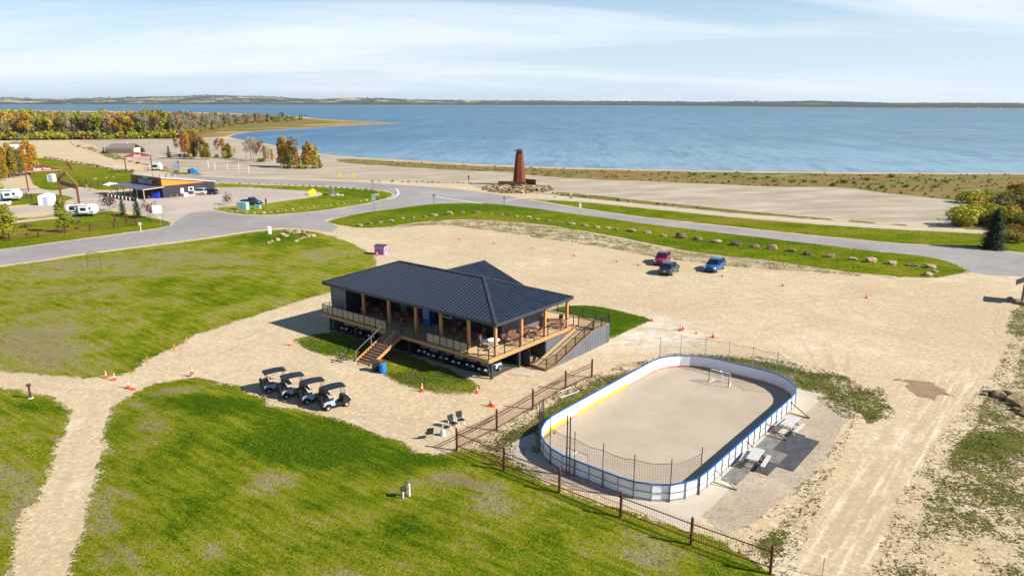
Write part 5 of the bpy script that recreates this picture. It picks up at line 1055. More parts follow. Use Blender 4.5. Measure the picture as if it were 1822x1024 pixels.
# ---------------------------------------------------------------- traffic cones
def cone_proto():
    t_ = thing('traffic_cone', '', 'cone', (0, 0, 0))
    m = MB(); m.box(-.18, -.18, 0, .18, .18, .04); m.build('base', M['cone'], t_)
    m = MB(); m.cyl((0, 0, .04), (0, 0, .30), .13, .085, 12); m.cyl((0, 0, .44), (0, 0, .54), .062, .046, 12); m.cyl((0, 0, .64), (0, 0, .74), .038, .025, 12); m.build('cone_body', M['cone'], t_)
    m = MB(); m.cyl((0, 0, .30), (0, 0, .44), .086, .063, 12); m.cyl((0, 0, .54), (0, 0, .64), .047, .039, 12); m.build('reflective_band', M['white'], t_)
    return t_
cp = cone_proto(); first = True
cones = [((818, 425), 'farthest cone of the curved line across the gravel lot', 1), ((879, 433), 'second cone of the line across the lot, counted from the far end', 1), ((948, 442), 'third cone of the line across the lot, counted from the far end', 1), ((1022, 455), 'fourth cone of the line across the lot, counted from the far end', 1), ((1098, 466), 'fifth cone of the line across the lot, a little before the red SUV', 1), ((1136, 472), 'orange cone standing just left of the red SUV', 1),
 ((1285, 492), 'orange cone standing just right of the blue SUV', 1), ((1393, 508.5), 'lone orange cone on the lot right of the blue SUV', 1), ((1542, 530), 'orange cone farthest right on the gravel lot', 1), ((671, 455), 'orange cone in front of the purple shed', 1),
 ((1160, 571), 'orange cone at the tip of the grass wedge behind the ramp', 1), ((1211, 588), 'left cone of the close pair beyond the rink', 1), ((1215, 586), 'right cone of the close pair beyond the rink', 1), ((1239, 593), 'small orange cone between the pair and the one above the rink netting', .7), ((1269, 600), 'orange and white cone just beyond the rink netting', 1.1),
 ((751, 696), 'orange and white cone in the grass strip in front of the deck', 1.1), ((849, 699), 'orange cone at the right tip of the grass strip by the deck', .9), ((872, 722), 'left cone of the pair behind the fence pickets', 1), ((877, 723), 'right cone of the pair behind the fence pickets', .9),
 ((189, 672), 'first of two cones on the grass side of the path fork', 1), ((204, 676), 'second of two cones on the grass side of the path fork', 1), ((229, 690), 'left cone of the pair in the middle of the path fork', 1.1), ((238, 693), 'right cone of the pair in the middle of the path fork', 1), ((342, 669), 'orange and white cone on the crest of the mown mound', 1), ((516, 614), 'small orange cone at the left end of the grass strip by the deck', .8), ((222, 349), 'cone at the corner of the store patio', 1)]
for (q, lb, sc) in cones:
    c = cp if first else copy_tree(cp); first = False
    c.location = (*P(*q), 0.02 if q[1] not in (669,) else 0.25); c.scale = (sc,) * 3; c.rotation_euler.z = random.uniform(0, 1.5); c['label'] = lb; c['group'] = 'orange traffic cones'
    if c is not cp: pass
c = copy_tree(cp); c.location = WB(19.3, .45, DZ + .004); c['label'] = 'orange and white cone on the deck behind the glass railing'; c['group'] = 'orange traffic cones'; c.rotation_euler.z = .3; c.scale = (1, 1, 1)
for k, q in enumerate([(333, 610), (311, 624), (263, 645)]):
    t_ = thing('marker_post', ['orange marker stake on the lawn edge nearest the clubhouse', 'middle orange marker stake on the lawn edge', 'orange marker stake on the lawn edge nearest the path fork'][k], 'marker', (*P(*q), .02), 0, 'orange stakes along the lawn edge')
    m = MB(); m.cyl((0, 0, 0), (0, 0, .55), .05, .045, 8); m.build('stake', M['pyel'] if False else M['cone'], t_); m = MB(); m.cyl((0, 0, .55), (0, 0, .6), .06, .06, 8); m.build('stake_cap', M['pyel'], t_)
# ---------------------------------------------------------------- boulders
def rock_mesh(seed, sub=2, sq=(1, .62, .5), blocky=.5):
    import bmesh
    bm = bmesh.new(); bmesh.ops.create_icosphere(bm, subdivisions=sub, radius=1.0)
    off = Vector((seed * 7.3, seed * 3.1, seed))
    for v in bm.verts:
        d = v.co.normalized(); k = max(abs(d.x), abs(d.y), abs(d.z)); box = d / k * .86
        c = d.lerp(box, blocky); n = mnoise.noise(d * 1.3 + off) * .42 + mnoise.noise(d * 3.1 + off) * .20
        c = c * (1 + n); v.co = Vector((c.x * sq[0], c.y * sq[1], c.z * sq[2]))
    me = bpy.data.meshes.new('rock_mesh'); bm.to_mesh(me); bm.free(); return me
RM = [rock_mesh(i, 2, (1, .55 + .1 * (i % 4), .38 + .09 * (i % 4)), .55 + .12 * (i % 4)) for i in range(12)]
for me in RM: me.materials.append(M['rock'])
RMD = [me.copy() for me in RM]
for me in RMD: me.materials[0] = M['rockd']
def boulder(q, size, label, group, dark=False, rz=None, name='boulder', z=0.0):
    me = random.choice(RMD if dark else RM); o = bpy.data.objects.new(name, me); COL.objects.link(o)
    o.scale = (size, size, size * random.uniform(.8, 1.1)); o.rotation_euler = (random.uniform(-.12, .12), random.uniform(-.12, .12), random.uniform(0, 3) if rz is None else rz)
    x, y = P(*q); o.location = (x, y, z + size * .22); return tag(o, label, 'boulder', group)
lotb = [(641, 402, 12), (657, 399, 14), (677, 396, 9), (697, 394, 11), (716, 389, 9), (735, 388, 8), (755, 386, 11), (773, 384, 15), (800, 381, 15), (822, 379, 11), (848, 379, 15), (874, 381, 8), (890, 382, 12), (906, 383, 10), (919, 386, 9), (927, 387, 9), (940, 388, 13), (955, 391, 11), (975, 394, 12), (997, 398, 10), (1017, 399, 14), (1040, 402, 15), (1062, 405, 13), (1082, 407, 11), (1097, 409, 10), (1123, 412, 20), (1152, 415, 15), (1180, 420, 15), (1212, 423, 22), (1242, 427, 18), (1275, 431, 22), (1310, 436, 22), (1344, 440, 18), (1374, 443, 21), (1408, 447, 18), (1438, 453, 18), (1478, 457, 20), (1517, 462, 18), (1550, 466, 26), (1587, 470, 22), (1624, 473, 24), (1655, 476, 22), (1664, 484, 12), (1651, 490, 18)]
def ordinal(n):
    w = ['first', 'second', 'third', 'fourth', 'fifth', 'sixth', 'seventh', 'eighth', 'ninth', 'tenth', 'eleventh', 'twelfth', 'thirteenth', 'fourteenth', 'fifteenth', 'sixteenth', 'seventeenth', 'eighteenth', 'nineteenth', 'twentieth']
    t_ = ['twenty-', 'thirty-', 'forty-', 'fifty-']
    if n < 20: return w[n]
    if (n + 1) % 10 == 0: return ['twentieth', 'thirtieth', 'fortieth', 'fiftieth'][(n + 1) // 10 - 2]
    return t_[(n + 1) // 10 - 2] + w[(n + 1) % 10 - 1]
for i, (x, y, w_) in enumerate(lotb):
    s_ = (y - YH) * PC / H; kind = 'long flat' if w_ > 18 else ('blocky' if i % 2 else 'rounded')
    boulder((x, y), w_ / s_ / 2 * .88, '%s sandstone boulder, %s from the left in the row edging the lot' % (kind, ordinal(i)), 'boulders edging the gravel lot', dark=(i in (10, 12, 13, 28, 31, 34, 35)), rz=random.uniform(-.5, .1))
ringb = [(385, 371, 7), (400, 373.5, 5), (412, 375.5, 6), (421, 377, 7), (438, 379, 10), (452, 380, 8), (469, 380, 12), (481, 378.5, 8), (494, 377, 9), (508, 375.5, 8), (520, 374, 8), (534, 372, 8), (547, 370.5, 6), (558, 369, 6), (566, 368, 6), (580, 366.5, 5), (588, 365.5, 7), (600, 364, 6), (611, 362.5, 7), (620, 361.5, 6), (630, 360.5, 5), (641, 359, 6), (652, 357, 8), (662, 354, 7), (670, 348, 10), (672, 343, 8)]
for i, (x, y, w_) in enumerate(ringb): boulder((x, y), w_ / ((y - YH) * PC / H) / 2, 'pale boulder on the near rim of the grass island, %s from the left' % ordinal(i), 'boulders round the grass island')
backb = [385, 400, 415, 428, 445, 462, 478, 492, 503, 515, 528, 540, 552, 564, 576, 588, 598, 608, 618, 630, 642, 652, 661]
for i, x in enumerate(backb): boulder((x, 327.2 + max(0, x - 480) * .062), 6 / ((328 - YH) * PC / H) / 2, 'boulder on the far rim of the grass island, %s from the left' % ordinal(i), 'boulders round the grass island', dark=i > 14)
for i, x in enumerate([372, 384, 396, 410, 424, 440, 455, 470, 486, 500, 512, 530]): boulder((x, 333 + max(0, x - 430) * .05), 4 / ((333 - YH) * PC / H) / 2, 'small rock on the inner rim by the store parking, %s from the left' % ordinal(i), 'rocks along the store parking', dark=True)
hb = [(540, 413), (508, 421), (516, 414), (524, 415), (531, 414.5), (538, 417), (544, 418), (551, 419), (557, 421), (549, 422), (541, 424), (534, 426), (494, 428), (484, 431), (478, 433), (503, 419), (527, 430)]
for i, (x, y) in enumerate(hb): boulder((x, y), random.uniform(.4, .75), 'sandstone boulder of the small heap by the road junction, %s of the heap' % ordinal(i), 'boulders heaped by the junction')
kb = [(1768, 700, .5), (1777, 706, .6), (1787, 708, .5), (1797, 706, .7), (1804, 714, .75), (1812, 706, .7), (1822, 716, .8), (1830, 708, .7), (1815, 722, .6), (1808, 730, .4), (1820, 738, .5), (1790, 700, .45), (1840, 720, .8), (1752, 702, .3), (1760, 698, .35)]
for i, (x, y, s_) in enumerate(kb): boulder((x, y), s_, 'brown rock in the pile at the right edge beyond the track, %s from the left' % ordinal(sorted(range(len(kb)), key=lambda j: kb[j][0]).index(i)), 'rocks piled at the right edge', dark=i % 3 == 0)
for i, (x, y, s_) in enumerate([(1796, 534, .5), (1806, 537, .6), (1815, 541, .6), (1826, 543, .7)]): boulder((x, y), s_, 'tan rock at the foot of the wooden kiosk, %s from the left' % ordinal(i), 'rocks at the kiosk')
br = [(545 + k * 0, 0) for k in range(0)]
for i, (x, y) in enumerate([(663, 323), (675, 323), (695, 323), (699, 323), (716, 324), (727, 324), (742, 324), (752, 323), (762, 325), (770, 324.5), (780, 325), (794, 325), (806, 325), (815, 325), (824, 326), (838, 327), (846, 327)]):
    boulder((x, y), random.uniform(.35, .6), 'small dark rock on the sand edge above the road, %s from the left' % ordinal(i), 'rocks along the sand above the road', dark=True)
for i, (x, y) in enumerate([(985, 344.5), (994, 346), (1002, 348), (988, 351), (1014, 347), (1016, 353), (1042, 351), (1052, 352), (1065, 354), (1101, 357), (1120, 359), (1171, 363), (1185, 364), (1200, 365), (1244, 370)]):
    boulder((x, y), random.uniform(.4, .8), 'rock beside the paved path right of the tower, %s from the left' % ordinal(i), 'rocks beside the lakeside path', dark=i > 6)
lr_ = [(82, 281), (92, 282), (101, 283.5), (110, 285), (120, 286), (128, 288), (137, 289), (146, 291), (153, 292.5), (160, 294), (168, 295.5), (176, 297), (184, 298.5), (192, 300), (200, 301), (208, 302.5), (217, 303.5), (226, 304.5), (236, 305.5)]
for i, q in enumerate(lr_): boulder(q, random.uniform(.7, 1.2), 'dark rock in the line below the upper gravel lot, %s from the left' % ordinal(i), 'rocks below the upper gravel lot', dark=True)
lq = [(126, 254), (132, 258), (140, 261), (150, 264), (160, 267), (172, 270), (183, 272), (205, 279), (222, 284), (233, 288), (246, 291), (256, 293), (262, 294), (284, 298), (292, 300), (300, 301), (308, 302)]
for i, q in enumerate(lq): boulder(q, random.uniform(.7, 1.2), 'tan rock along the upper edge of the far gravel lot, %s from the left' % ordinal(i), 'rocks above the far gravel lot', dark=i % 2 == 0)
# ---------------------------------------------------------------- tower with its rubble bed
tw = thing('lookout_tower', 'tapering red-brown wooden lighthouse tower with a small cap roof on a rubble bed', 'tower', PV(924, 329))
def octo(r, z, n=8, ph=22.5): return [(r * math.cos(R(ph + 360 / n * k)), r * math.sin(R(ph + 360 / n * k)), z) for k in range(n)]
TH = 9.3
for k in range(8):
    lo, hi = octo(2.15, 0), octo(1.12, TH)
    a, b, c, d = [Vector(v) for v in (lo[k], lo[(k + 1) % 8], hi[(k + 1) % 8], hi[k])]
    nb = 5
    for j in range(nb):
        f0, f1 = j / nb + .012, (j + 1) / nb - .012; m = MB(); p = [a.lerp(b, f0), a.lerp(b, f1), d.lerp(c, f1), d.lerp(c, f0)]; n_ = (b - a).cross(d - a).normalized() * .05
        m.slab(p, n_); o = m.build('board', M['towerw'], tw); ngon_fix(o.data)
m = MB(); m.loft([octo(2.05, .05), octo(1.06, TH - .05)]); m.build('inner_wall', M['rust'], tw)
m = MB(); m.loft([octo(1.25, TH), octo(1.25, TH + .14)]); m.build('gallery', M['dark'], tw)
m = MB(); m.loft([octo(.82, TH + .14), octo(.82, TH + .8)]); m.build('lantern_room', M['win'], tw)
for k in range(8): v = octo(.88, 0)[k]; m = MB(); m.beam((v[0], v[1], TH + .14), (v[0], v[1], TH + .8), .10); m.build('lantern_post', M['rust'], tw)
m = MB(); m.loft([octo(1.28, TH + .8), octo(.95, TH + 1.1), octo(.25, TH + 1.35), octo(.1, TH + 1.4)]); m.build('cap_roof', M['dark'], tw)
m = MB(); m.slab([(-1.0, -.8, TH + .86), (-1.7, -.4, TH + .8), (-1.7, .4, TH + .8), (-1.0, .8, TH + .86)], (0, 0, .12)); o = m.build('vane', M['dark'], tw); ngon_fix(o.data)
for k, (p, q, h_) in enumerate([((887, 331), (933, 332.5), 1.5), ((932, 327), (953, 329), 1.6)]):
    wl_ = thing('low_wall', ['dark timber wall across the front of the tower', 'dark red timber wall to the right of the tower'][k], 'wall', PV(*p)); d = PV(*q) - PV(*p)
    nb = 6 if k == 0 else 4
    for j in range(4):
        m = MB(); m.beam((0, 0, .2 + j * h_ / 4), (d.x, d.y, .2 + j * h_ / 4), .14, h_ / 4 - .02); m.build('beam', M['rust'] if k else M['stairw'], wl_)
    for j in range(nb + 1): m = MB(); v = d * j / nb; m.beam((v.x, v.y, 0), (v.x, v.y, h_ + .1), .2); m.build('wall_post', M['rust'], wl_)
n = 0
RUB = []
while n < 230:
    x = random.uniform(852, 988); y = random.uniform(327, 346)
    cx_ = 918 if y < 336 else 922; e = ((x - cx_) / 64) ** 2 + ((y - 336) / 8.5) ** 2
    if e > 1: continue
    if y < 331 and 885 < x < 955: continue
    s_ = random.uniform(.35, .85) * (1.25 - .45 * e)
    RUB.append((s_, x, y, e)); n += 1
RUB.sort(reverse=True)
for s_, x, y, e in RUB[:80]: boulder((x, y), s_, 'tan quarry rock in the rubble bed round the wooden tower', 'rocks of the tower rubble bed', dark=random.random() < .12, z=.15 * (1 - e))
Vr, Fr = [], []
for s_, x, y, e in RUB[80:]:
    me = random.choice(RM); mm_ = Matrix.Translation((*P(x, y), .15 * (1 - e) + s_ * .3)) @ Matrix.Rotation(random.uniform(0, 6), 4, 'Z') @ Matrix.Scale(s_, 4); b_ = len(Vr)
    Vr += [tuple(mm_ @ v.co) for v in me.vertices]; Fr += [tuple(b_ + i for i in pl.vertices) for pl in me.polygons]
me = bpy.data.meshes.new('rubble'); me.from_pydata(Vr, [], Fr); me.materials.append(M['rock']); o = bpy.data.objects.new('rubble', me); COL.objects.link(o); tag(o, 'smaller quarry stones filling the rubble bed round the tower', 'rubble', None, 'stuff')
# ---------------------------------------------------------------- sheds, boxes, signs
pur = thing('purple_shed', 'small purple and lilac shed at the edge of the gravel lot', 'shed', PV(678, 452), R(-8))
m = MB(); m.box(-.85, -.7, 0, .55, .7, 1.0); m.build('lower_wall', M['purple'], pur); m = MB(); m.box(-.86, -.71, 1.0, .56, .71, 1.45); m.build('upper_wall', M['lilac'], pur)
m = MB(); m.box(.55, -.72, 0, .85, .72, 1.46); m.build('end_wall', M['lilac'], pur); m = MB(); m.box(.852, -.15, .5, .87, .25, 1.05); m.build('window', M['win'], pur)
m = MB(); m.slab([(-.95, -.8, 1.5), (.95, -.8, 1.42), (.95, .8, 1.42), (-.95, .8, 1.5)], (0, 0, .08)); m.build('lid_roof', M['dark'], pur)
def ubox(label, q, sx, sy, sz, col, rz=0, cap_=True):
    t_ = thing('utility_box', label, 'utility box', PV(*q), rz); m = MB(); m.box(-sx / 2, -sy / 2, .08, sx / 2, sy / 2, sz); m.build('cabinet', M[col], t_)
    m = MB(); m.box(-sx / 2 - .06, -sy / 2 - .06, 0, sx / 2 + .06, sy / 2 + .06, .08); m.build('plinth', M['apron'], t_); m = MB(); m.box(-sx / 2 - .03, -sy / 2 - .03, sz, sx / 2 + .03, sy / 2 + .03, sz + .06); m.build('lid', M[col], t_)
    m = MB(); m.box(-.012, -sy / 2 - .012, .15, .012, -sy / 2 - .002, sz - .05); m.build('door_seam', M['dark'], t_)
ubox('large pale green utility box on the grass island', (433, 373), 2.3, 1.5, 1.7, 'teal', -.15); ubox('small green utility box right of the large one', (459, 371.5), 1.3, .8, .85, 'teal', -.1)
ubox('grey-blue utility box beside a slab on the grass island', (590, 347), 1.2, .9, 1.6, 'steel')
cs = thing('concrete_pad', 'pale concrete pad with a manhole on the grass island', 'pad', PV(600, 348, .03)); m = MB(); m.box(-1.6, -1, 0, 1.6, 1, .25); m.build('pad_slab', M['apron'], cs); m = MB(); m.cyl((0, 0, .25), (0, 0, .6), .5, .5, 12); m.build('manhole_ring', M['apron'], cs)
yb = thing('yellow_bin', 'bright yellow skip-shaped bin on the far end of the store parking', 'bin', PV(556, 346), .2); m = MB(); m.sprism([(-.9, 0), (.7, 0), (1.0, .9), (.15, 1.5), (-.95, .95)], -.7, .7); o = m.build('bin_body', M['pyel'], yb); ngon_fix(o.data)
m = MB(); m.slab([(-.98, -.74, .98), (.15, -.74, 1.54), (.15, .74, 1.54), (-.98, .74, .98)], (-.03, 0, .08)); m.build('lid', M['pyel'], yb)
def signpost(label, q, h=2.2, board=None, col='steel', bz=None, bc='white', rz=0, name='sign_post'):
    t_ = thing(name, label, 'sign', PV(*q), rz); m = MB(); m.cyl((0, 0, 0), (0, 0, h), .05, n=6); m.build('post', M[col], t_)
    if board:
        bw_, bh_ = board; m = MB(); m.box(-bw_ / 2, -.08, h - bh_, bw_ / 2, -.05, h); m.build('sign_board', M[bc], t_)
    return t_
signpost('thin sign post on the verge left of the road junction stripe', (772, 364), 2.6, (.5, .7), 'dark', bc='steel')
signpost('sign post on the verge straight below the tower', (897, 367), 2.4, (.45, .7), 'dark', bc='steel')
signpost('wooden post with a red top on the strip right of the tower', (972, 358), 1.8, None, 'cedar')
signpost('orange-striped sign post by the road, right of the tower', (1032, 387), 3.2, (.45, 1.2), 'cedar', bc='white')
signpost('tall red-brown post with a green sign box at the road bend', (666, 378), 4.2, (.9, 1.6), 'barnred', bc='teal')
signpost('slim dark post on the boulder corner of the grass island', (664, 341), 2.9, None, 'dark')
signpost('dark bollard post in the store parking', (474, 368), 2.0, (.35, 1.2), 'dark', bc='dark')
signpost('thin post on the grass island beside the yellow bin', (578, 347), 1.6, None, 'rust')
wb = thing('notice_board', 'white notice board on two posts at the tip of the campsite grass', 'sign', PV(282, 392), R(10))
for x in (-.9, .9): m = MB(); m.cyl((x, 0, 0), (x, 0, 3.4), .06, n=6); m.build('post', M['steel'], wb)
m = MB(); m.box(-.95, -.1, 1.5, .95, -.05, 3.3); m.build('sign_board', M['white'], wb)
sg = signpost('thin white post with a small plate on the campsite grass tip', (287, 407), 2.6, (.35, .5), 'steel')
sw = signpost('small white sign by the roadside at the left', (251, 412), 1.8, (.6, .5), 'white')
wp = thing('white_marker', 'white panel standing in the grass beside the rock heap', 'sign', PV(481, 417), R(12)); m = MB(); m.box(-.28, -.1, 0, .28, .1, 1.5); m.build('panel', M['white'], wp); m = MB(); m.box(-.45, -.12, 1.35, .1, .08, 1.6); m.build('panel_top', M['white'], wp)
for k, (q, nm) in enumerate([((602, 321), 'left'), ((627, 322), 'right')]):
    t_ = thing('flag_sign', 'bright yellow feather flag on the sand, the %s of the two' % nm, 'flag', PV(*q), 0, 'yellow feather flags on the beach'); m = MB(); m.cyl((0, 0, 0), (0, 0, 2.6), .04, n=6); m.build('pole', M['dark'], t_); m = MB(); m.slab([(0, 0, .9), (.75, 0, 1.1), (.8, 0, 2.0), (.35, 0, 2.55), (0, 0, 2.6)], (0, .04, 0)); o = m.build('flag', M['pyel'], t_); ngon_fix(o.data)
gp = thing('goal_frame', 'thin rusty metal frame standing on the upper lawn', 'frame', PV(168, 476), R(12)); m = MB()
for p, q in (((-.9, 0, 0), (-.9, 0, 2.2)), ((.9, 0, 0), (.9, 0, 2.2)), ((-.9, 0, 2.2), (.9, 0, 2.3)), ((-.9, 0, 1.1), (.9, 0, 1.1)), ((-.9, 0, 2.2), (0, 0, 2.5)), ((.9, 0, 2.2), (0, 0, 2.5))): m.cyl(p, q, .03, n=6)
m.build('tube_frame', M['rust'], gp)
tp = thing('tee_post', 'short red-brown post with a small pointed top on the lower left lawn', 'post', (*P(55, 709), .04)); m = MB(); m.box(-.06, -.06, 0, .06, .06, 1.2); m.build('post', M['rust'], tp); m = MB(); m.cbox((0, 0, 1.2), .35, .12, .2, .4); m.build('sign_board', M['rust'], tp); m = MB(); m.box(-.14, -.14, 0, .14, .14, .06); m.build('base', M['white'], tp)
# tee-side stand on the front lawn
tzz = gz_mound(*P(722, 884)) + .09
gs = thing('tee_stand', 'ball washer stand with white tubes on the front lawn', 'stand', (*P(722, 884), tzz), .3)
m = MB(); m.cyl((.24, 0, 0), (.24, 0, .85), .06, n=10); m.build('white_tube', M['white'], gs)
m = MB(); m.cyl((-.18, -.1, 0), (-.18, -.1, .42), .05, n=10); m.build('white_tube', M['white'], gs)
m = MB(); m.cyl((0, 0, 0), (.08, 0, 1.25), .03, n=6); m.cyl((-.3, 0, .2), (.08, 0, 1.2), .02, n=6); m.cyl((-.35, .1, .35), (.24, 0, .55), .02, n=6); m.build('stand_frame', M['dark'], gs)
m = MB(); m.box(-.32, -.12, .45, -.02, .12, .72); m.build('washer_box', M['dark'], gs); m = MB(); m.cyl((.08, 0, 1.2), (.3, 0, 1.32), .03, .02, 6); m.build('crank', M['dark'], gs)
# folding chairs and propane heater near the fence
def fold(label, q, rz):
    t_ = thing('folding_chair', label, 'chair', PV(*q), rz, 'dark folding chairs by the fence'); m = MB(); m.box(-.26, -.24, .42, .26, .24, .45); m.build('seat', M['black'], t_); m = MB(); m.slab([(-.26, .24, .5), (.26, .24, .5), (.26, .38, 1.0), (-.26, .38, 1.0)], (0, .03, 0)); o = m.build('backrest', M['black'], t_); ngon_fix(o.data)
    for sx in (-1, 1): m = MB(); m.beam((sx * .26, -.25, 0), (sx * .26, .28, .6), .025); m.build('leg', M['steel'], t_); m = MB(); m.beam((sx * .26, .25, 0), (sx * .26, -.2, .45), .025); m.build('leg', M['steel'], t_)
fold('dark folding chair standing left of the white pedestal by the fence', (764, 779), R(200)); fold('dark folding chair right of the white pedestal, the nearer of two', (806, 761), R(40)); fold('dark folding chair right of the white pedestal, the farther of two', (820, 755), R(30))
pd = thing('ash_pedestal', 'white bottle-shaped ash stand on the gravel by the fence corner', 'ashtray', PV(788, 774)); m = MB(); m.cyl((0, 0, 0), (0, 0, .08), .22, .22, 14); m.cyl((0, 0, .08), (0, 0, .4), .22, .18, 14); m.cyl((0, 0, .4), (0, 0, .52), .18, .06, 14); m.cyl((0, 0, .52), (0, 0, 1.05), .05, .045, 10); m.build('ash_stand_body', simple('pale_blue_plastic', (.38, .48, .60), .4), pd)
# kiosk at the right edge
kz = thing('info_kiosk', 'weathered wooden notice kiosk with a shingled roof at the right edge', 'kiosk', PV(1818, 536), R(55))
for x in (-1.1, 1.1): m = MB(); m.beam((x, 0, 0), (x, 0, 2.5), .2); m.build('post', M['roofb'], kz); m = MB(); m.beam((x, -.9, 0), (x, -.1, 1.6), .14); m.build('brace', M['roofb'], kz)
m = MB(); m.box(-1.1, -.08, .9, 1.1, .0, 2.1); m.build('board', M['stairw'], kz)
for s in (-1, 1): m = MB(); m.slab([(-1.5, 0, 2.9), (1.5, 0, 2.9), (1.5, s * .95, 2.3), (-1.5, s * .95, 2.3)], (0, 0, .07)); o = m.build('roof', M['roofb'], kz); ngon_fix(o.data)
# ---------------------------------------------------------------- far shore hills
def interp(x, tab):
    xs = [a for a, b in tab]; ys = [b for a, b in tab]; return float(np.interp(x, xs, ys))
SH = [(-900, 185), (0, 186.3), (600, 186.8), (1000, 187.6), (1250, 189), (1400, 190.8), (1600, 192.6), (1822, 193.5), (2700, 198)]
RG = [(-900, 172), (0, 174.5), (25, 173), (42, 176), (52, 174.5), (64, 176), (100, 176), (165, 175.5), (185, 174), (250, 173), (330, 171), (370, 169.5), (420, 170), (500, 173), (520, 175), (560, 175.5), (600, 174.5), (680, 175), (760, 178), (860, 179), (1000, 180), (1100, 180.5), (1250, 181.5), (1300, 180.8), (1400, 180.5), (1450, 179.8), (1480, 181), (1600, 183.5), (1700, 183.5), (1822, 184.5), (2700, 188)]
cols = list(np.arange(-330, 2244, 3.0)); rows = 26; V = []; F = []
for i, x in enumerate(cols):
    ys, yr = interp(x, SH), interp(x, RG); Xs, Ys = P(x, ys); d0 = math.hypot(Xs, Ys); dirx, diry = Xs / d0, Ys / d0
    for j in range(rows):
        f = j / (rows - 1); D = d0 * (1 + .75 * f)
        X, Y = dirx * D, diry * D
        yt = ys + (yr - ys) * (f ** .8)
        z = zat(yt, Y) if j else .06
        z += (mnoise.noise(Vector((X * .004, Y * .0015, 0))) * 10 + mnoise.noise(Vector((X * .03, Y * .006, 5))) * 2.2) * min(1, f * 2.2) * (.35 + .65 * (1 - f)) * D / 6000
        if j: z += abs(mnoise.noise(Vector((X * .06, Y * .02, 8)))) * 9.0 * D / 5000 * (1 if f < .2 or mnoise.noise(Vector((X * .002, Y * .002, 3))) > -.05 else .25)
        V.append((X, Y, max(.06, z)))
    X, Y = dirx * d0 * 2.1, diry * d0 * 2.1; V.append((X, Y, 0))
n = rows + 1
for i in range(len(cols) - 1):
    for j in range(rows): F.append((i * n + j, (i + 1) * n + j, (i + 1) * n + j + 1, i * n + j + 1))
t = NT('far_shore_land'); p = t.pos()
ce = t.vor(t.map(p, (1, .45, 1), (0, 0, R(15))), .0022, 'Color'); sp = t.n.new('ShaderNodeSeparateColor'); t.l.new(ce, sp.inputs[0])
nn = t.noise(t.map(p, (1, .5, 1)), .0035, 6, .68); tr = t.noise(t.map(p, (1, .6, 1)), .045, 6, .75)
fld = t.ramp(sp.outputs[0], [(.25, (.44, .33, .18)), (.5, (.10, .14, .07)), (.8, (.46, .36, .22))])
wood = t.ramp(tr, [(.32, (.016, .036, .034)), (.48, (.035, .060, .044)), (.60, (.085, .070, .042)), (.72, (.13, .09, .045))])
sz = t.n.new('ShaderNodeSeparateXYZ'); t.l.new(p, sz.inputs[0])
hi = t.rng(sz.outputs[2], 5, 16, 0, 1)
west = t.rng(t.math('DIVIDE', sz.outputs[0], sz.outputs[1]), -.15, .12, .53, .60)
f_ = t.math('MULTIPLY', t.rng(t.math('SUBTRACT', nn, west), .0, .03, 0, 1), hi)
c = t.mix(f_, wood, fld); beach_ = t.rng(sz.outputs[2], .1, 1.6, 1, 0); c = t.mix(beach_, c, (.33, .25, .16))
t.fin(c, .95, 0, .05); t.bump(tr, .8, 6.0)
me = bpy.data.meshes.new('hills'); me.from_pydata(V, [], F); me.materials.append(t.mat); me.polygons.foreach_set('use_smooth', [True] * len(me.polygons)); ho = bpy.data.objects.new('hills', me); COL.objects.link(ho); ho['kind'] = 'structure'
for k, (x, y) in enumerate([(120, 181.5), (124, 181.8), (780, 186.2), (786, 186.4), (1165, 186.5), (1500, 186), (1552, 187), (1700, 186.5), (1740, 187.5), (1780, 187)]):
    X, Y = P(x, interp(x, SH) - .2); d = math.hypot(X, Y); s_ = d / 9000
    hs = thing('far_house', 'tiny pale house on the far shore, %s from the left' % ordinal(k), 'house', (X * 1.02, Y * 1.02, .5 + (186 - y) * .8 if y < 186 else .5), random.random(), 'houses on the far shore')
    m = MB(); m.box(-9 * s_, -6 * s_, 0, 9 * s_, 6 * s_, 6 * s_); m.build('wall', M['white'], hs); m = MB(); m.sprism([(-10 * s_, 6 * s_), (10 * s_, 6 * s_), (0, 10 * s_)], -6.5 * s_, 6.5 * s_); m.build('roof', M['roofb'], hs)
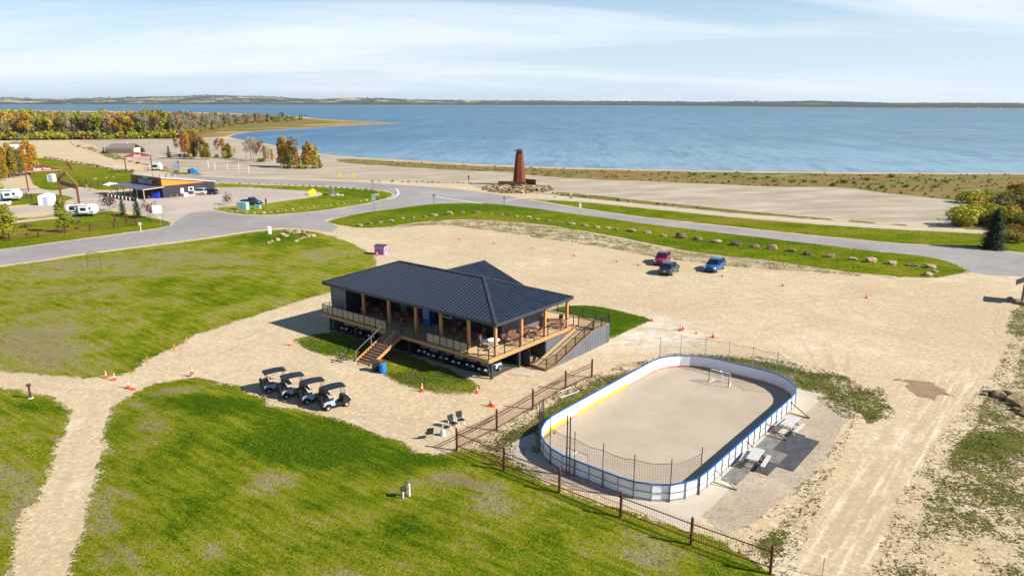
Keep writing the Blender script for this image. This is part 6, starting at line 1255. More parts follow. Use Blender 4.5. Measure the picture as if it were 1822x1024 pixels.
# ---------------------------------------------------------------- trees
def leaf_mesh(kind, n, seed, h, w, fs, mat):
    """crown of n small leaf-clump faces; kind sets the envelope; unit is metres, trunk base at z=0"""
    r = np.random.default_rng(seed); V = []; F = []
    nl = {'oval': 7, 'aspen': 9, 'spruce': 0, 'shrub': 9, 'col': 6}[kind]
    lobes = []
    for k in range(nl):
        if kind == 'oval': c = (r.normal(0, w * .22), r.normal(0, w * .22), h * r.uniform(.30, .88)); rad = w * r.uniform(.22, .36)
        elif kind == 'aspen': c = (r.normal(0, w * .26), r.normal(0, w * .26), h * r.uniform(.42, .93)); rad = w * r.uniform(.16, .30)
        elif kind == 'col': f = k / nl; c = (r.normal(0, w * .10), r.normal(0, w * .10), h * (.16 + .8 * f)); rad = w * (.44 - .22 * f)
        else: a = r.uniform(0, 6.28); q = r.uniform(0, .33) * w; c = (math.cos(a) * q, math.sin(a) * q, h * r.uniform(.25, .68)); rad = w * r.uniform(.2, .33)
        lobes.append((c, rad))
    for k in range(n):
        if kind == 'spruce':
            f = r.beta(1.0, 1.6); z = h * (.06 + .93 * f); tier = (f * 9 + .25 * math.sin(seed + 3 * k % 7)) % 1.0; rr = w * .5 * (1 - f) ** .8 * (.42 + .78 * (1 - tier)) * (.8 + .35 * math.sin(5 * r.integers(0, 8) + seed)) * math.sqrt(r.uniform(.25, 1)); a = r.uniform(0, 6.28)
            p = np.array([math.cos(a) * rr, math.sin(a) * rr, z - rr * .22]); out = np.array([math.cos(a), math.sin(a), -.25])
            s = fs * r.uniform(.7, 1.4); t1 = out / np.linalg.norm(out); t2 = np.array([-math.sin(a), math.cos(a), 0])
            i = len(V); V += [tuple(p - t2 * s * .42), tuple(p + t2 * s * .42), tuple(p + t1 * s * 1.0), ]; F.append((i, i + 1, i + 2)); continue
        c, rad = lobes[r.integers(nl)]; d = r.normal(0, 1, 3); d /= np.linalg.norm(d); q = rad * r.uniform(.45, 1.0) ** .6
        st = 1.35 if kind in ('oval', 'col', 'aspen') else .85
        p = np.array([c[0] + d[0] * q, c[1] + d[1] * q, c[2] + d[2] * q * st]); p[2] = max(.08 * h if kind == 'shrub' else .14 * h, p[2])
        s = fs * r.uniform(.6, 1.4); u = r.normal(0, 1, 3); u /= np.linalg.norm(u); nrm = d + u * .8; nrm /= np.linalg.norm(nrm); t1 = np.cross(nrm, [0, 0, 1]); t1 /= np.linalg.norm(t1) + 1e-6; t2 = np.cross(nrm, t1)
        i = len(V)
        V += [tuple(p - t1 * s * .5 - t2 * s * .35), tuple(p + t1 * s * .55 - t2 * s * .2), tuple(p + t1 * s * .2 + t2 * s * .5), tuple(p - t1 * s * .45 + t2 * s * .3)]; F.append((i, i + 1, i + 2, i + 3))
    me = bpy.data.meshes.new('crown'); me.from_pydata(V, [], F); me.materials.append(mat); return me, lobes
def trunk_mesh(h, r0, lobes, mat, seed, lean=.02, n=6, bare=0):
    r = np.random.default_rng(seed); m = MB(); pts = [Vector((0, 0, -.1))]
    for k in range(1, 6): pts.append(Vector((r.normal(0, lean * h), r.normal(0, lean * h), h * k / 5 * .93)))
    for k in range(5): m.cyl(pts[k], pts[k + 1], r0 * (1 - .18 * k), r0 * (1 - .18 * (k + 1)), n, False)
    for c, rad in lobes[:6]:
        z0 = c[2] * .62; k = min(4, int(z0 / (h * .93) * 5)); base_ = pts[k].lerp(pts[k + 1], .5); m.cyl(base_, Vector(c), r0 * .35, r0 * .12, 4, False)
    for k in range(bare):
        a = r.uniform(0, 6.28); z0 = h * r.uniform(.3, .85); L = h * r.uniform(.08, .2); m.cyl((0, 0, z0), (math.cos(a) * L * .6, math.sin(a) * L * .6, z0 + L), r0 * .22, r0 * .08, 3, False)
    me = m.mesh('trunk'); me.materials.append(mat); me.polygons.foreach_set('use_smooth', [True] * len(me.polygons)); return me
KINDS = {}
def kind(name, env, n, h, w, fs, leaf, bark, tr, var=3, bare=0):
    KINDS[name] = [(leaf_mesh(env, n, 11 * k + len(name), h, w, fs, M[leaf]), k) for k in range(var)]
    KINDS[name] = [(lm[0], trunk_mesh(h, tr, lm[1], M[bark], k + 5, n=6, bare=bare), h) for lm, k in KINDS[name]]
kind('far_orange', 'aspen', 420, 15, 6.0, .80, 'lor', 'aspen', .20, 3, 6); kind('far_yellow', 'aspen', 420, 14, 6.0, .80, 'lye', 'aspen', .20, 3, 6)
kind('far_olive', 'oval', 440, 14, 6, .80, 'lol', 'aspen', .2, 3, 3); kind('far_bare', 'aspen', 260, 15, 5.5, .62, 'ltw', 'aspen', .2, 4, 16); kind('far_spruce', 'spruce', 500, 14, 4.4, 1.1, 'lgr', 'bark', .2, 2)
kind('far_rust', 'aspen', 360, 14, 5.5, .75, 'lru', 'aspen', .2, 2, 8); kind('far_green', 'oval', 460, 14, 6, .80, 'lyg', 'bark', .2, 2)
kind('poplar', 'col', 2300, 11, 3.4, .30, 'lye', 'bark', .17, 3); kind('orange_poplar', 'col', 2100, 11, 3.6, .30, 'lor', 'bark', .16, 3); kind('rust_aspen', 'aspen', 1100, 11, 4.2, .28, 'lru', 'aspen', .14, 3, 10)
kind('olive_poplar', 'col', 2200, 11, 3.4, .30, 'lol', 'bark', .17, 3); kind('twiggy', 'aspen', 700, 11, 4.4, .25, 'ltw', 'bark', .15, 3, 24); kind('small_yellow', 'col', 1700, 7.0, 3.0, .24, 'lyg', 'bark', .07, 2)
kind('spruce', 'spruce', 3800, 7, 4.6, .42, 'lgr', 'bark', .14, 2); kind('small_spruce', 'spruce', 1000, 4, 1.9, .26, 'lgr', 'bark', .06, 2); kind('plum', 'oval', 260, 2.8, 1.9, .2, 'lpl', 'bark', .05, 2, 10)
kind('shrub', 'shrub', 1300, 3, 4.0, .24, 'lol', 'bark', .06, 3); kind('yellow_shrub', 'shrub', 1300, 3.4, 3.8, .24, 'lye', 'bark', .06, 3); kind('orange_shrub', 'shrub', 1200, 3.4, 3.8, .24, 'lor', 'bark', .06, 2); kind('green_shrub', 'shrub', 1300, 3, 4, .24, 'lyg', 'bark', .06, 2)
kind('ush', 'shrub', 160, 3, 4.4, .55, 'lol', 'bark', .06, 3); kind('ushy', 'shrub', 160, 3, 4.4, .55, 'lru', 'bark', .06, 2); kind('ushg', 'shrub', 160, 3, 4.4, .55, 'lyg', 'bark', .06, 2)
kind('ushm', 'shrub', 160, 3, 4.4, .55, 'tuft', 'bark', .06, 3)
def tree(k, loc, hh, label, group=None, cat='tree', name=None, wide=1.0):
    cm, tm, h0 = random.choice(KINDS[k]); s = hh / h0
    t_ = bpy.data.objects.new(name or ('spruce_tree' if 'spruce' in k else 'shrub' if 'shrub' in k else 'aspen_tree' if ('aspen' in k or 'far' in k or k == 'twiggy') else 'poplar_tree'), None); COL.objects.link(t_)
    t_.location = (loc[0], loc[1], loc[2] if len(loc) > 2 else 0); t_.rotation_euler.z = random.uniform(0, 6.28); t_.scale = (s * wide, s * wide, s); tag(t_, label, cat, group)
    for nm, me in (('crown', cm), ('trunk', tm)):
        o = bpy.data.objects.new(nm, me); COL.objects.link(o); o.parent = t_
    return t_
# forest strip: front rows and skyline as single trees, the depth behind as one mass
def fmix(x):
    u = random.random()
    if x < 70: tab = [('far_orange', .27), ('far_green', .16), ('far_bare', .30), ('far_yellow', .27)]
    elif x < 130: tab = [('far_olive', .22), ('far_bare', .40), ('far_green', .2), ('far_orange', .1), ('far_yellow', .08)]
    elif x < 195: tab = [('far_bare', .50), ('far_olive', .24), ('far_rust', .06), ('far_green', .20)]
    elif x < 245: tab = [('far_orange', .45), ('far_yellow', .2), ('far_bare', .2), ('far_green', .15)]
    elif x < 330: tab = [('far_bare', .32), ('far_green', .14), ('far_orange', .22), ('far_olive', .2), ('far_rust', .12)]
    else: tab = [('far_bare', .62), ('far_spruce', .14), ('far_olive', .12), ('far_rust', .12)]
    a = 0
    for k, f in tab:
        a += f
        if u < a: return k
    return tab[0][0]
FL = {'far_orange': 'orange autumn aspen in the forest strip between the sand and the lake', 'far_yellow': 'yellow autumn aspen in the forest strip between the sand and the lake', 'far_olive': 'olive-green aspen in the forest strip between the sand and the lake', 'far_bare': 'nearly leafless grey aspen in the forest strip between the sand and the lake', 'far_spruce': 'dark spruce standing among the bare aspens of the point', 'far_rust': 'rust-brown aspen in the forest strip between the sand and the lake', 'far_green': 'yellow-green aspen in the forest strip between the sand and the lake'}
ftop = lambda x: interp(x, [(-400, 197), (0, 199), (75, 195), (150, 197), (300, 197), (400, 199), (480, 202), (530, 207), (545, 210)])
fbot = lambda x: interp(x, [(-400, 254), (0, 249), (120, 247), (250, 246), (330, 244), (365, 232), (400, 226), (450, 219), (500, 216), (545, 214)])
cnt = 0
for row in range(3):
    x = -60.0 + row * 2.2
    while x < 545 and cnt < 292:
        yb = fbot(x) - row * (1.6 if x < 340 else .8) - random.uniform(0, .8)
        if x > 500 and random.random() < .4: x += 6; continue
        X, Y = P(x, yb); s_ = (yb - YH) * PC / H
        hpx = (fbot(x) - ftop(x)) * random.uniform(.78, .98) if x < 345 else random.uniform(14, 20) * (1 if x < 480 else .75)
        if row == 0: hpx *= .9
        hh = max(4, min(17.5, hpx / s_)) * random.uniform(.92, 1.08); k = fmix(x)
        tree(k, (X, Y, .05), hh, FL[k].replace('in the forest strip between the sand and the lake', 'of the lakeside forest').replace('standing among the bare aspens of the point', 'of the lakeside forest') + ', ' + ('at the left edge' if x < 70 else 'left of the beach washroom' if x < 185 else 'behind the beach washroom' if x < 262 else 'behind the beach groves' if x < 350 else 'out on the narrow point'), 'trees of the lakeside forest strip'); cnt += 1
        x += random.uniform(4.0, 7.6)
def join_trees(name, items, label, cat, group=None):
    V = []; F = []; MI = []; mats = []
    for k, (X, Y), hh in items:
        cm, tm, h0 = random.choice(KINDS[k]); s = hh / h0; a = random.uniform(0, 6.28); ca, sa = math.cos(a), math.sin(a)
        for me in (cm, tm):
            mt_ = me.materials[0]
            if mt_ not in mats: mats.append(mt_)
            b = len(V); co = np.empty(len(me.vertices) * 3, np.float32); me.vertices.foreach_get('co', co); co = co.reshape(-1, 3) * s
            V += [(X + c_[0] * ca - c_[1] * sa, Y + c_[0] * sa + c_[1] * ca, c_[2] + .05) for c_ in co]; 
            for pl in me.polygons: F.append(tuple(b + i for i in pl.vertices)); MI.append(mats.index(mt_))
    me = bpy.data.meshes.new(name); me.from_pydata(V, [], F)
    for m_ in mats: me.materials.append(m_)
    me.polygons.foreach_set('material_index', MI); o = bpy.data.objects.new(name, me); COL.objects.link(o); o['kind'] = 'stuff'; return tag(o, label, cat, group)
items = []
for i in range(760):
    x = random.uniform(-420, 535); yt_ = 201 if x < 330 else interp(x, [(330, 201), (400, 206), (535, 213)]); yb = random.uniform(min(yt_, fbot(x) - 3), fbot(x) - 3)
    if x > 345 and yb < 206: yb = random.uniform(206, max(207, fbot(x) - 1))
    yb = min(yb, fbot(x) - 2) if x < 345 else yb
    X, Y = P(x, yb); hpx = 1; hh = random.uniform(9, 14.5)
    # keep the skyline under the strip of far water
    lim = zat(ftop(x) + random.uniform(-.5, 3.0), Y)
    hh = max(5, min(hh, lim)); items.append((fmix(x), (X, Y), hh))
join_trees('forest', items, 'dense mixed autumn forest behind the front row of aspens', 'forest')
items = [(random.choice(['ush', 'ush', 'ushy', 'ushg', 'ushg']), P(x, fbot(x) + random.uniform(-2.0, 1.4)), random.uniform(2.6, 6.5) if x < 345 else random.uniform(2, 3.6)) for x in np.linspace(-300, 530, 420)]
join_trees('undergrowth', items, 'low brush along the foot of the forest strip', 'shrubs')
# beach groves
bt = [(301, 281, 22, 'small_spruce', 'small dark spruce standing alone at the left end of the beach grove'),
 (314, 273, 28, 'rust_aspen', ''), (322, 272, 27, 'twiggy', ''), (328, 275, 38, 'orange_poplar', ''), (335, 277, 43, 'orange_poplar', ''), (343, 279, 46, 'poplar', ''), (349, 280, 50, 'orange_poplar', ''), (354, 283, 52, 'rust_aspen', ''), (360, 284, 44, 'olive_poplar', ''), (366, 284, 38, 'orange_poplar', ''), (371, 284, 32, 'olive_poplar', ''), (346, 283, 34, 'olive_poplar', ''), (336, 276, 25, 'poplar', ''),
 (390, 280, 34, 'rust_aspen', ''), (398, 281, 38, 'orange_poplar', ''), (407, 281, 28, 'olive_poplar', ''), (412, 280, 24, 'poplar', ''), (417, 279, 18, 'twiggy', ''), (403, 281, 22, 'rust_aspen', ''),
 (439, 283, 34, 'twiggy', ''), (447, 286, 42, 'twiggy', ''), (452, 290, 46, 'twiggy', ''), (459, 286, 36, 'rust_aspen', ''), (465, 286, 36, 'rust_aspen', ''), (471, 285, 28, 'orange_poplar', ''), (478, 287, 26, 'twiggy', ''), (485, 287, 24, 'poplar', ''), (456, 288, 30, 'rust_aspen', ''),
 (500, 296, 54, 'olive_poplar', ''), (505, 297, 58, 'orange_poplar', ''), (511, 298, 46, 'poplar', ''), (518, 299, 52, 'olive_poplar', ''), (524, 299, 54, 'rust_aspen', ''), (529, 299, 40, 'orange_poplar', ''),
 (543, 299, 44, 'olive_poplar', ''), (549, 299, 50, 'orange_poplar', ''), (556, 299, 46, 'poplar', ''), (563, 299, 40, 'poplar', ''), (568, 298, 24, 'olive_poplar', '')]
cl = [(372, 'first beach grove', 0), (430, 'second beach grove', 0), (490, 'third, sparse beach grove', 0), (535, 'tall grove at the beach edge', 0), (600, 'last beach grove on the right', 0)]
TL = {'rust_aspen': 'rust-brown aspen', 'twiggy': 'thin half-bare tree', 'orange_poplar': 'orange autumn poplar', 'poplar': 'yellow autumn poplar', 'olive_poplar': 'olive-green poplar', 'small_spruce': 'small spruce'}
gcount = {}
for x, y, hp, k, lb in bt:
    g = [c for c in cl if x < c[0]][0]; gcount.setdefault(g[1], 0); i = gcount[g[1]]; gcount[g[1]] += 1
    tree(k, (*P(x, y), 0), hp / ((y - YH) * PC / H), lb or '%s, %s tree in the %s' % (TL[k], ordinal(i), g[1]), 'trees of the beach groves', wide=1.05)
for i, (x, y) in enumerate([(320, 279), (332, 281), (340, 282), (400, 282), (408, 282), (462, 288), (468, 288), (507, 300), (515, 300), (530, 300), (537, 300), (546, 300), (560, 300), (570, 299), (386, 281)]):
    tree(random.choice(['shrub', 'green_shrub']), (*P(x, y), 0), random.uniform(1.4, 2.4), 'low green bush at the foot of the beach groves, %s from the left' % ordinal(sorted([320, 332, 340, 400, 408, 462, 468, 507, 515, 530, 537, 546, 560, 570, 386]).index(x)), 'bushes under the beach groves', 'bush')
# campsite trees at the left
for i, (x, y, hp, k) in enumerate([(-22, 322, 60, 'orange_poplar'), (-6, 316, 60, 'poplar'), (6, 318, 62, 'orange_poplar'), (16, 316, 66, 'poplar'), (27, 316, 58, 'poplar'), (36, 314, 52, 'olive_poplar'), (47, 312, 62, 'orange_poplar'), (57, 311, 66, 'orange_poplar'), (64, 309, 55, 'poplar'), (10, 321, 40, 'poplar')]):
    tree(k, (*P(x, y), 0), hp / ((y - YH) * PC / H), '%s of the grove behind the red sign arch, %s from the left' % (TL[k], ordinal(i)), 'trees behind the sign arch')
tree('small_yellow', (*P(114, 413), 0), 6.9, 'yellow-green tree by the wooden fence, in front of the travel trailer', wide=1.1); tree('small_yellow', (*P(16, 425), 0), 6.8, 'yellow-green tree by the wooden fence at the left edge', wide=1.3); tree('small_yellow', (*P(-4, 352), 0), 7, 'yellow-green tree behind the leftmost trailer')
tree('small_spruce', (*P(219, 383), 0), 4.6, 'left of two small spruces at the tip of the campsite grass'); tree('small_spruce', (*P(245, 387), 0), 5.2, 'right of two small spruces at the tip of the campsite grass')
tree('plum', (*P(197, 375), 0), 4.3, 'small plum-coloured tree left of the two small spruces', name='plum_tree'); tree('plum', (*P(267, 387), 0), 3.9, 'small plum-coloured tree between the right spruce and the white board', name='plum_tree'); tree('plum', (*P(404, 364), 0), 2.9, 'small plum-coloured tree at the edge of the store parking', name='plum_tree')
tree('spruce', (*P(1765, 442), 0), 7.0, 'large dark spruce beside the road at the right')
# thicket at the right
th = []
for i in range(58):
    x = random.uniform(1708, 1990); y = random.uniform(352, 418)
    if y > 404 and x < 1715: continue
    if x < 1735 and 362 < y < 382: continue
    if 1740 < x < 1800 and y > 405: continue
    th.append((x, y))
th += [(1722, 386), (1728, 392), (1735, 396), (1742, 398), (1750, 399), (1716, 398), (1712, 402), (1762, 340 + 18), (1755, 362), (1748, 366), (1790, 430), (1812, 432), (1830, 428), (1800, 424), (1780, 372), (1800, 360), (1815, 350), (1822, 345)]
th.sort()
for i, (x, y) in enumerate(th):
    k = random.choice(['shrub', 'yellow_shrub', 'green_shrub', 'orange_shrub' if x > 1790 else 'shrub', 'green_shrub', 'shrub'])
    if y > 384 and x < 1760: k = random.choice(['yellow_shrub', 'green_shrub', 'yellow_shrub', 'shrub'])
    tree(k, (*P(x, y), 0), random.uniform(2.0, 4.8) if y < 415 else 2.4, '%s willow bush in the thicket right of the sand flat, %s from the left' % ({'shrub': 'olive', 'yellow_shrub': 'yellow', 'orange_shrub': 'orange', 'green_shrub': 'green'}[k], ordinal(i) if i < 50 else 'far right'), 'bushes of the thicket', 'bush', 'shrub', 1.25)
for i in range(22):
    x = 1190 + i * 23 + random.uniform(0, 18); y = random.uniform(313, 326) if i % 2 else random.uniform(320, 336) + (x - 1400) * .02
    if y > 331 + (x - 1480) * .06: y -= 10
    tree(random.choice(['shrub', 'green_shrub', 'shrub']), (*P(x, y), 0), random.uniform(.7, 1.5), 'low bush in the marsh strip, %s from the tower' % ordinal(i), 'low bushes in the marsh strip', 'bush', 'shrub', 1.7)

items = []
mpoly = np.array([P(*q) for q in marsh])
while len(items) < 380:
    x = random.uniform(610, 1800); y = random.uniform(285, 372); q = P(x, y)
    if not inside(mpoly, np.array([q]))[0]: continue
    items.append((random.choice(['ushm', 'ushm', 'ush', 'ushm']), q, random.uniform(.3, .7)))
join_trees('marsh_tussocks', items, 'rusty and olive tussocks of the marsh strip along the lake', 'marsh plants')
# ---------------------------------------------------------------- store
c2 = PV(291, 352.5); c1v = PV(237, 344.5) - c2; c4v = PV(360, 339.5) - c2
SX = c1v.normalized(); SL = c1v.length; SYv = Vector((-SX.y, SX.x, 0)); SYv = -SYv if SYv.dot(c4v) < 0 else SYv; SD = abs(c4v.dot(SYv)) 
def sb(a, b, z): v = SX * a + SYv * b; return (v.x, v.y, z)
store = thing('store', 'dark store building with orange upper siding and a sloping roof', 'building', c2)
ZH, ZL, ZC = 5.4, 3.2, 3.0
def smb(): return MB(sb)
zr = lambda b: ZH - (ZH - ZL) * b / SD
n = 10
for i in range(n):     # side wall, dark below, orange above
    b0, b1 = SD * i / n + .01, SD * (i + 1) / n - .01
    m = smb(); m.box(0, b0, 0, .12, b1, ZC); m.build('wall_panel', M['cladd'], store)
    m = smb(); z0, z1 = zr(b0) - .15, zr(b1) - .15
    if z1 > ZC + .2:
        m.add([(0, b0, ZC + .12), (0, b1, ZC + .12), (0, b1, z1), (0, b0, z0), (.12, b0, ZC + .12), (.12, b1, ZC + .12), (.12, b1, z1), (.12, b0, z0)], [(0, 1, 2, 3), (7, 6, 5, 4), (0, 4, 5, 1), (1, 5, 6, 2), (2, 6, 7, 3), (3, 7, 4, 0)]); o = m.build('siding_board', M['orange'], store); ngon_fix(o.data)
nb = 18
for i in range(nb):
    m = smb(); m.box(SL * i / nb + .015, -.10, ZC, SL * (i + 1) / nb - .015, 0, ZH - .1); m.build('siding_board', M['brownw'], store)
m = smb(); m.box(.12, 0, 0, SL, .1, ZC); m.box(SL - .1, 0, 0, SL, SD, ZL); m.box(0, SD - .1, 0, SL, SD, ZL - .1); m.build('rear_wall', M['cladd'], store)
m = smb(); m.add([(-.35, -.35, ZH), (SL + .3, -.35, ZH), (SL + .3, SD + .3, zr(SD + .3)), (-.35, SD + .3, zr(SD + .3)), (-.35, -.35, ZH - .22), (SL + .3, -.35, ZH - .22), (SL + .3, SD + .3, zr(SD + .3) - .22), (-.35, SD + .3, zr(SD + .3) - .22)], [(0, 1, 2, 3), (7, 6, 5, 4), (0, 4, 5, 1), (1, 5, 6, 2), (2, 6, 7, 3), (3, 7, 4, 0)]); o = m.build('roof', simple('pale_grey_membrane', (.42, .38, .37), .7, var=.15), store); ngon_fix(o.data)
m = smb(); m.box(-.12, -.1, ZC - .02, .0, SD, ZC + .14); m.box(0, -.2, ZC - .1, SL, -.1, ZC + .02); m.build('red_trim', M['barnred'], store)
m = smb(); m.box(-.04, SD * .48, 1.2, -.004, SD * .58, 2.2); w_ = m.build('window', M['white'], store); m = smb(); m.box(-.06, SD * .495, 1.35, -.041, SD * .565, 2.05); m.build('pane', M['win'], w_)
m = smb(); m.box(-.04, SD * .76, 1.0, -.004, SD * .81, 1.6); m.build('sign_board', M['white'], store)
m = smb(); m.box(-.05, SD * .33, 0, -.004, SD * .39, 2.1); m.build('door', M['white'], store)
m = smb(); m.box(-1.2, SD * .34, 0, -.2, SD * .42, .9); m.build('ice_chest', M['white'], store)
m = smb(); m.box(-.6, SD * .38, 0, -.06, SD * .85, .28); m.build('ramp_slab', M['apron'], store)
for k in range(5): m = smb(); a = SL * .2 + k * 1.6; m.box(a, 3 + k % 2 * 3, zr(5) + .1, a + .5, 3.6 + k % 2 * 3, zr(5) + .75); m.build('roof_vent', M['steel'], store)
# facade sign: stepped dark board, two round red emblems
m = smb(); m.box(SL * .27, -.22, 3.35, SL * .74, -.11, 4.25); m.box(SL * .37, -.22, 4.25, SL * .62, -.11, 5.0); m.build('sign_board', M['cladd'], store)
m = smb()
for x0, x1, z in ((.27, .74, 3.33), (.27, .37, 4.25), (.62, .74, 4.25), (.37, .62, 5.0)): m.box(SL * x0, -.26, z, SL * x1, -.12, z + .09)
m.build('sign_border', M['white'], store)
for x in (.20, .81): m = smb(); p0 = (SL * x, -.12, 4.1); m.cyl(p0, (SL * x, -.2, 4.1), .62, n=16); m.build('emblem', M['barnred'], store)
def text(body, size, loc, rot, parent, mat, name='lettering', ext=.02):
    cu = bpy.data.curves.new(name, 'FONT'); cu.body = body; cu.size = size; cu.extrude = ext; cu.align_x = 'CENTER'; cu.align_y = 'CENTER'
    tmp = bpy.data.objects.new(name, cu); COL.objects.link(tmp); dg = bpy.context.evaluated_depsgraph_get(); me = bpy.data.meshes.new_from_object(tmp.evaluated_get(dg)); bpy.data.objects.remove(tmp)
    me.materials.clear(); me.materials.append(mat); o = bpy.data.objects.new(name, me); COL.objects.link(o); o.parent = parent; o.location = loc; o.rotation_euler = rot; return o
rzs = math.atan2(-SX.y, -SX.x)
text('GENERAL STORE', .88, sb(SL * .505, -.25, 3.82), (R(90), 0, rzs), store, M['white']); text("TUCKER'S", .66, sb(SL * .495, -.25, 4.64), (R(90), 0, rzs), store, M['white'])
# patio canopy in front of the store
can = thing('patio_canopy', 'dark flat patio canopy on pale posts in front of the store sign', 'canopy', c2)
m = smb(); m.slab([(-1.2, -.12, 3.05), (SL, -.12, 3.05), (SL + 1, -5.2, 2.7), (-.4, -5.2, 2.7)], (0, 0, .12)); o = m.build('canopy_roof', simple('grey_canopy_metal', (.10, .10, .14), .5), can); ngon_fix(o.data)
m = smb(); m.beam((-1.2, -.1, 3.0), (-.4, -5.2, 2.68), .12, .22); m.beam((-.4, -5.2, 2.68), (SL + 1, -5.2, 2.68), .12, .2); m.build('canopy_edge', M['apron'], can)
for a in (-.3, 3.2, 6.6, 10, 13.4): m = smb(); m.beam((a, -5.1, 0), (a, -5.1, 2.7), .16); m.build('post', M['apron'], can)
for k in range(2):
    pt = SL + 2.2 + k * 2.6; um = thing('patio_umbrella', 'white patio umbrella at the left of the store canopy, %s of two' % ['right', 'left'][k], 'umbrella', c2 + Vector(sb(pt, -3.5, 0)), 0, 'white umbrellas by the store')
    m = MB(); m.cyl((0, 0, 2.5), (0, 0, 3.1), 1.9, .05, 8, False); m.build('canopy', M['white'], um); m = MB(); m.cyl((0, 0, 0), (0, 0, 3.0), .04, n=6); m.build('pole', M['steel'], um)
for k in range(12):
    a = -.2 + k * 1.45; pt = c2 + Vector(sb(a, -7.2, 0)); pb = thing('planter_box', 'dark planter box in the row edging the store patio, %s from the right' % ordinal(k), 'planter', pt, math.atan2(SX.y, SX.x), 'planter boxes edging the store patio')
    m = MB(); m.box(-.6, -.3, 0, .6, .3, .75); m.build('box', M['cladd'] if k else M['teal'], pb); m = MB(); m.box(-.55, -.25, .75, .55, .25, .95); m.build('plants', M['lol'], pb)
for k in range(7):
    pt = c2 + Vector(sb(1.0 + k * 1.9, -8.1, 0)); wp_ = thing('barrier_post', 'short white and red post in front of the patio planters, %s from the right' % ordinal(k), 'post', pt, 0, 'white and red posts by the store patio'); m = MB(); m.cyl((0, 0, 0), (0, 0, .5), .16, .14, 8); m.build('post_base', M['pink'], wp_); m = MB(); m.cyl((0, 0, .5), (0, 0, .95), .13, .10, 8); m.build('post_top', M['white'], wp_)
for k in range(4):
    pt = c2 + Vector(sb(1.8 + k * 3.2, -3.1, .0)); round_table('round dark red patio table under the store canopy, %s from the right' % ordinal(k), pt, .2 * k, group='tables under the store canopy')
for k in range(3):
    pt = c2 + Vector(sb(-2.0, 1.0 + 1.5 * k, 0)); chair('red wooden chair by the side door of the store, %s from the left' % ordinal(k), pt, R(200 + 30 * k), 'redwood', 'chairs by the store door')
cf = thing('patio_cooler', 'bright blue cooler in the shade under the store canopy', 'cooler', c2 + Vector(sb(1.4, -1.2, 0))); m = MB(); m.box(-.9, -.5, 0, .9, .5, 1.5); m.build('cabinet', simple('deep_blue_plastic', (.01, .05, .45), .35), cf); m = MB(); m.box(-.92, -.52, 1.5, .92, .52, 1.58); m.build('lid', M['dark'], cf)
# ---------------------------------------------------------------- timber arches
def arch(label, p, q, h, word=None, over=1.2, col='barnred', ph=None, peak=1.6, postc='rust'):
    a = PV(*p); b = PV(*q); d = (b - a); L = d.length; rz = math.atan2(d.y, d.x); t_ = thing('entrance_arch', label, 'arch', a, rz)
    for x in (0, L): m = MB(); m.box(x - .16, -.16, 0, x + .16, .16, h); m.build('post', M[postc], t_)
    m = MB(); m.slab([(-over, -.08, h), (L + over, -.08, h), (L / 2, -.08, h + peak)], (0, .16, 0)); o = m.build('sign_panel', M[col], t_); ngon_fix(o.data)
    m = MB(); m.beam((-over - .2, 0, h), (L / 2, 0, h + peak + .12), .5, .12); m.beam((L + over + .2, 0, h), (L / 2, 0, h + peak + .12), .5, .12); m.build('roof', M['brownw'], t_)
    m = MB(); m.beam((-over, 0, h - .06), (L + over, 0, h - .06), .3, .2); m.build('cross_beam', M['pink'] if word else M['rust'], t_)
    if word: text(word, .95, (L / 2, -.12, h + .48), (R(90), 0, 0), t_, M['white'])
    return t_
arch('wide red-brown entrance arch with lettering on its triangular panel by the campsite', (51, 341), (111, 337), 5.6, 'Eagle View', 0.6)
arch('red-brown entrance arch standing beyond the store', (225, 307), (271, 304.5), 5.3, 'Beach', .9)
a = PV(109, 352); b = PV(141, 363); d = b - a; L = d.length; fa = thing('timber_frame', 'tall open A-shaped timber frame between the campsite and the road', 'frame', a, math.atan2(d.y, d.x))
for x in (0, L): m = MB(); m.box(x - .22, -.22, 0, x + .22, .22, 4.9); m.build('post', M['rust'], fa)
m = MB(); m.beam((-.7, 0, 4.6), (L / 2, 0, 7.2), .35, .35); m.build('rafter', M['stairw'], fa); m = MB(); m.beam((L + .7, 0, 4.6), (L / 2, 0, 7.2), .35, .35); m.build('rafter', M['stairw'], fa); m = MB(); m.beam((-.4, 0, 4.7), (L + .4, 0, 4.7), .28, .3); m.build('tie_beam', M['stairw'], fa)
m = MB(); m.box(1.2, -.05, 3.6, L - 1.2, .05, 4.5); m.build('hanging_sign', M['barnred'], fa)
sl = thing('slanted_sign', 'leaning red sign panel right of the wide arch', 'sign', PV(124, 313), R(20)); m = MB(); m.slab([(-.8, 0, 5.0), (.2, 0, 2.6), (1.4, 0, 1.4), (.2, 0, 4.6)], (0, .12, 0)); o = m.build('sign_panel', M['barnred'], sl); ngon_fix(o.data); m = MB(); m.cyl((.3, .06, 0), (.3, .06, 2.6), .08, n=6); m.build('post', M['rust'], sl)
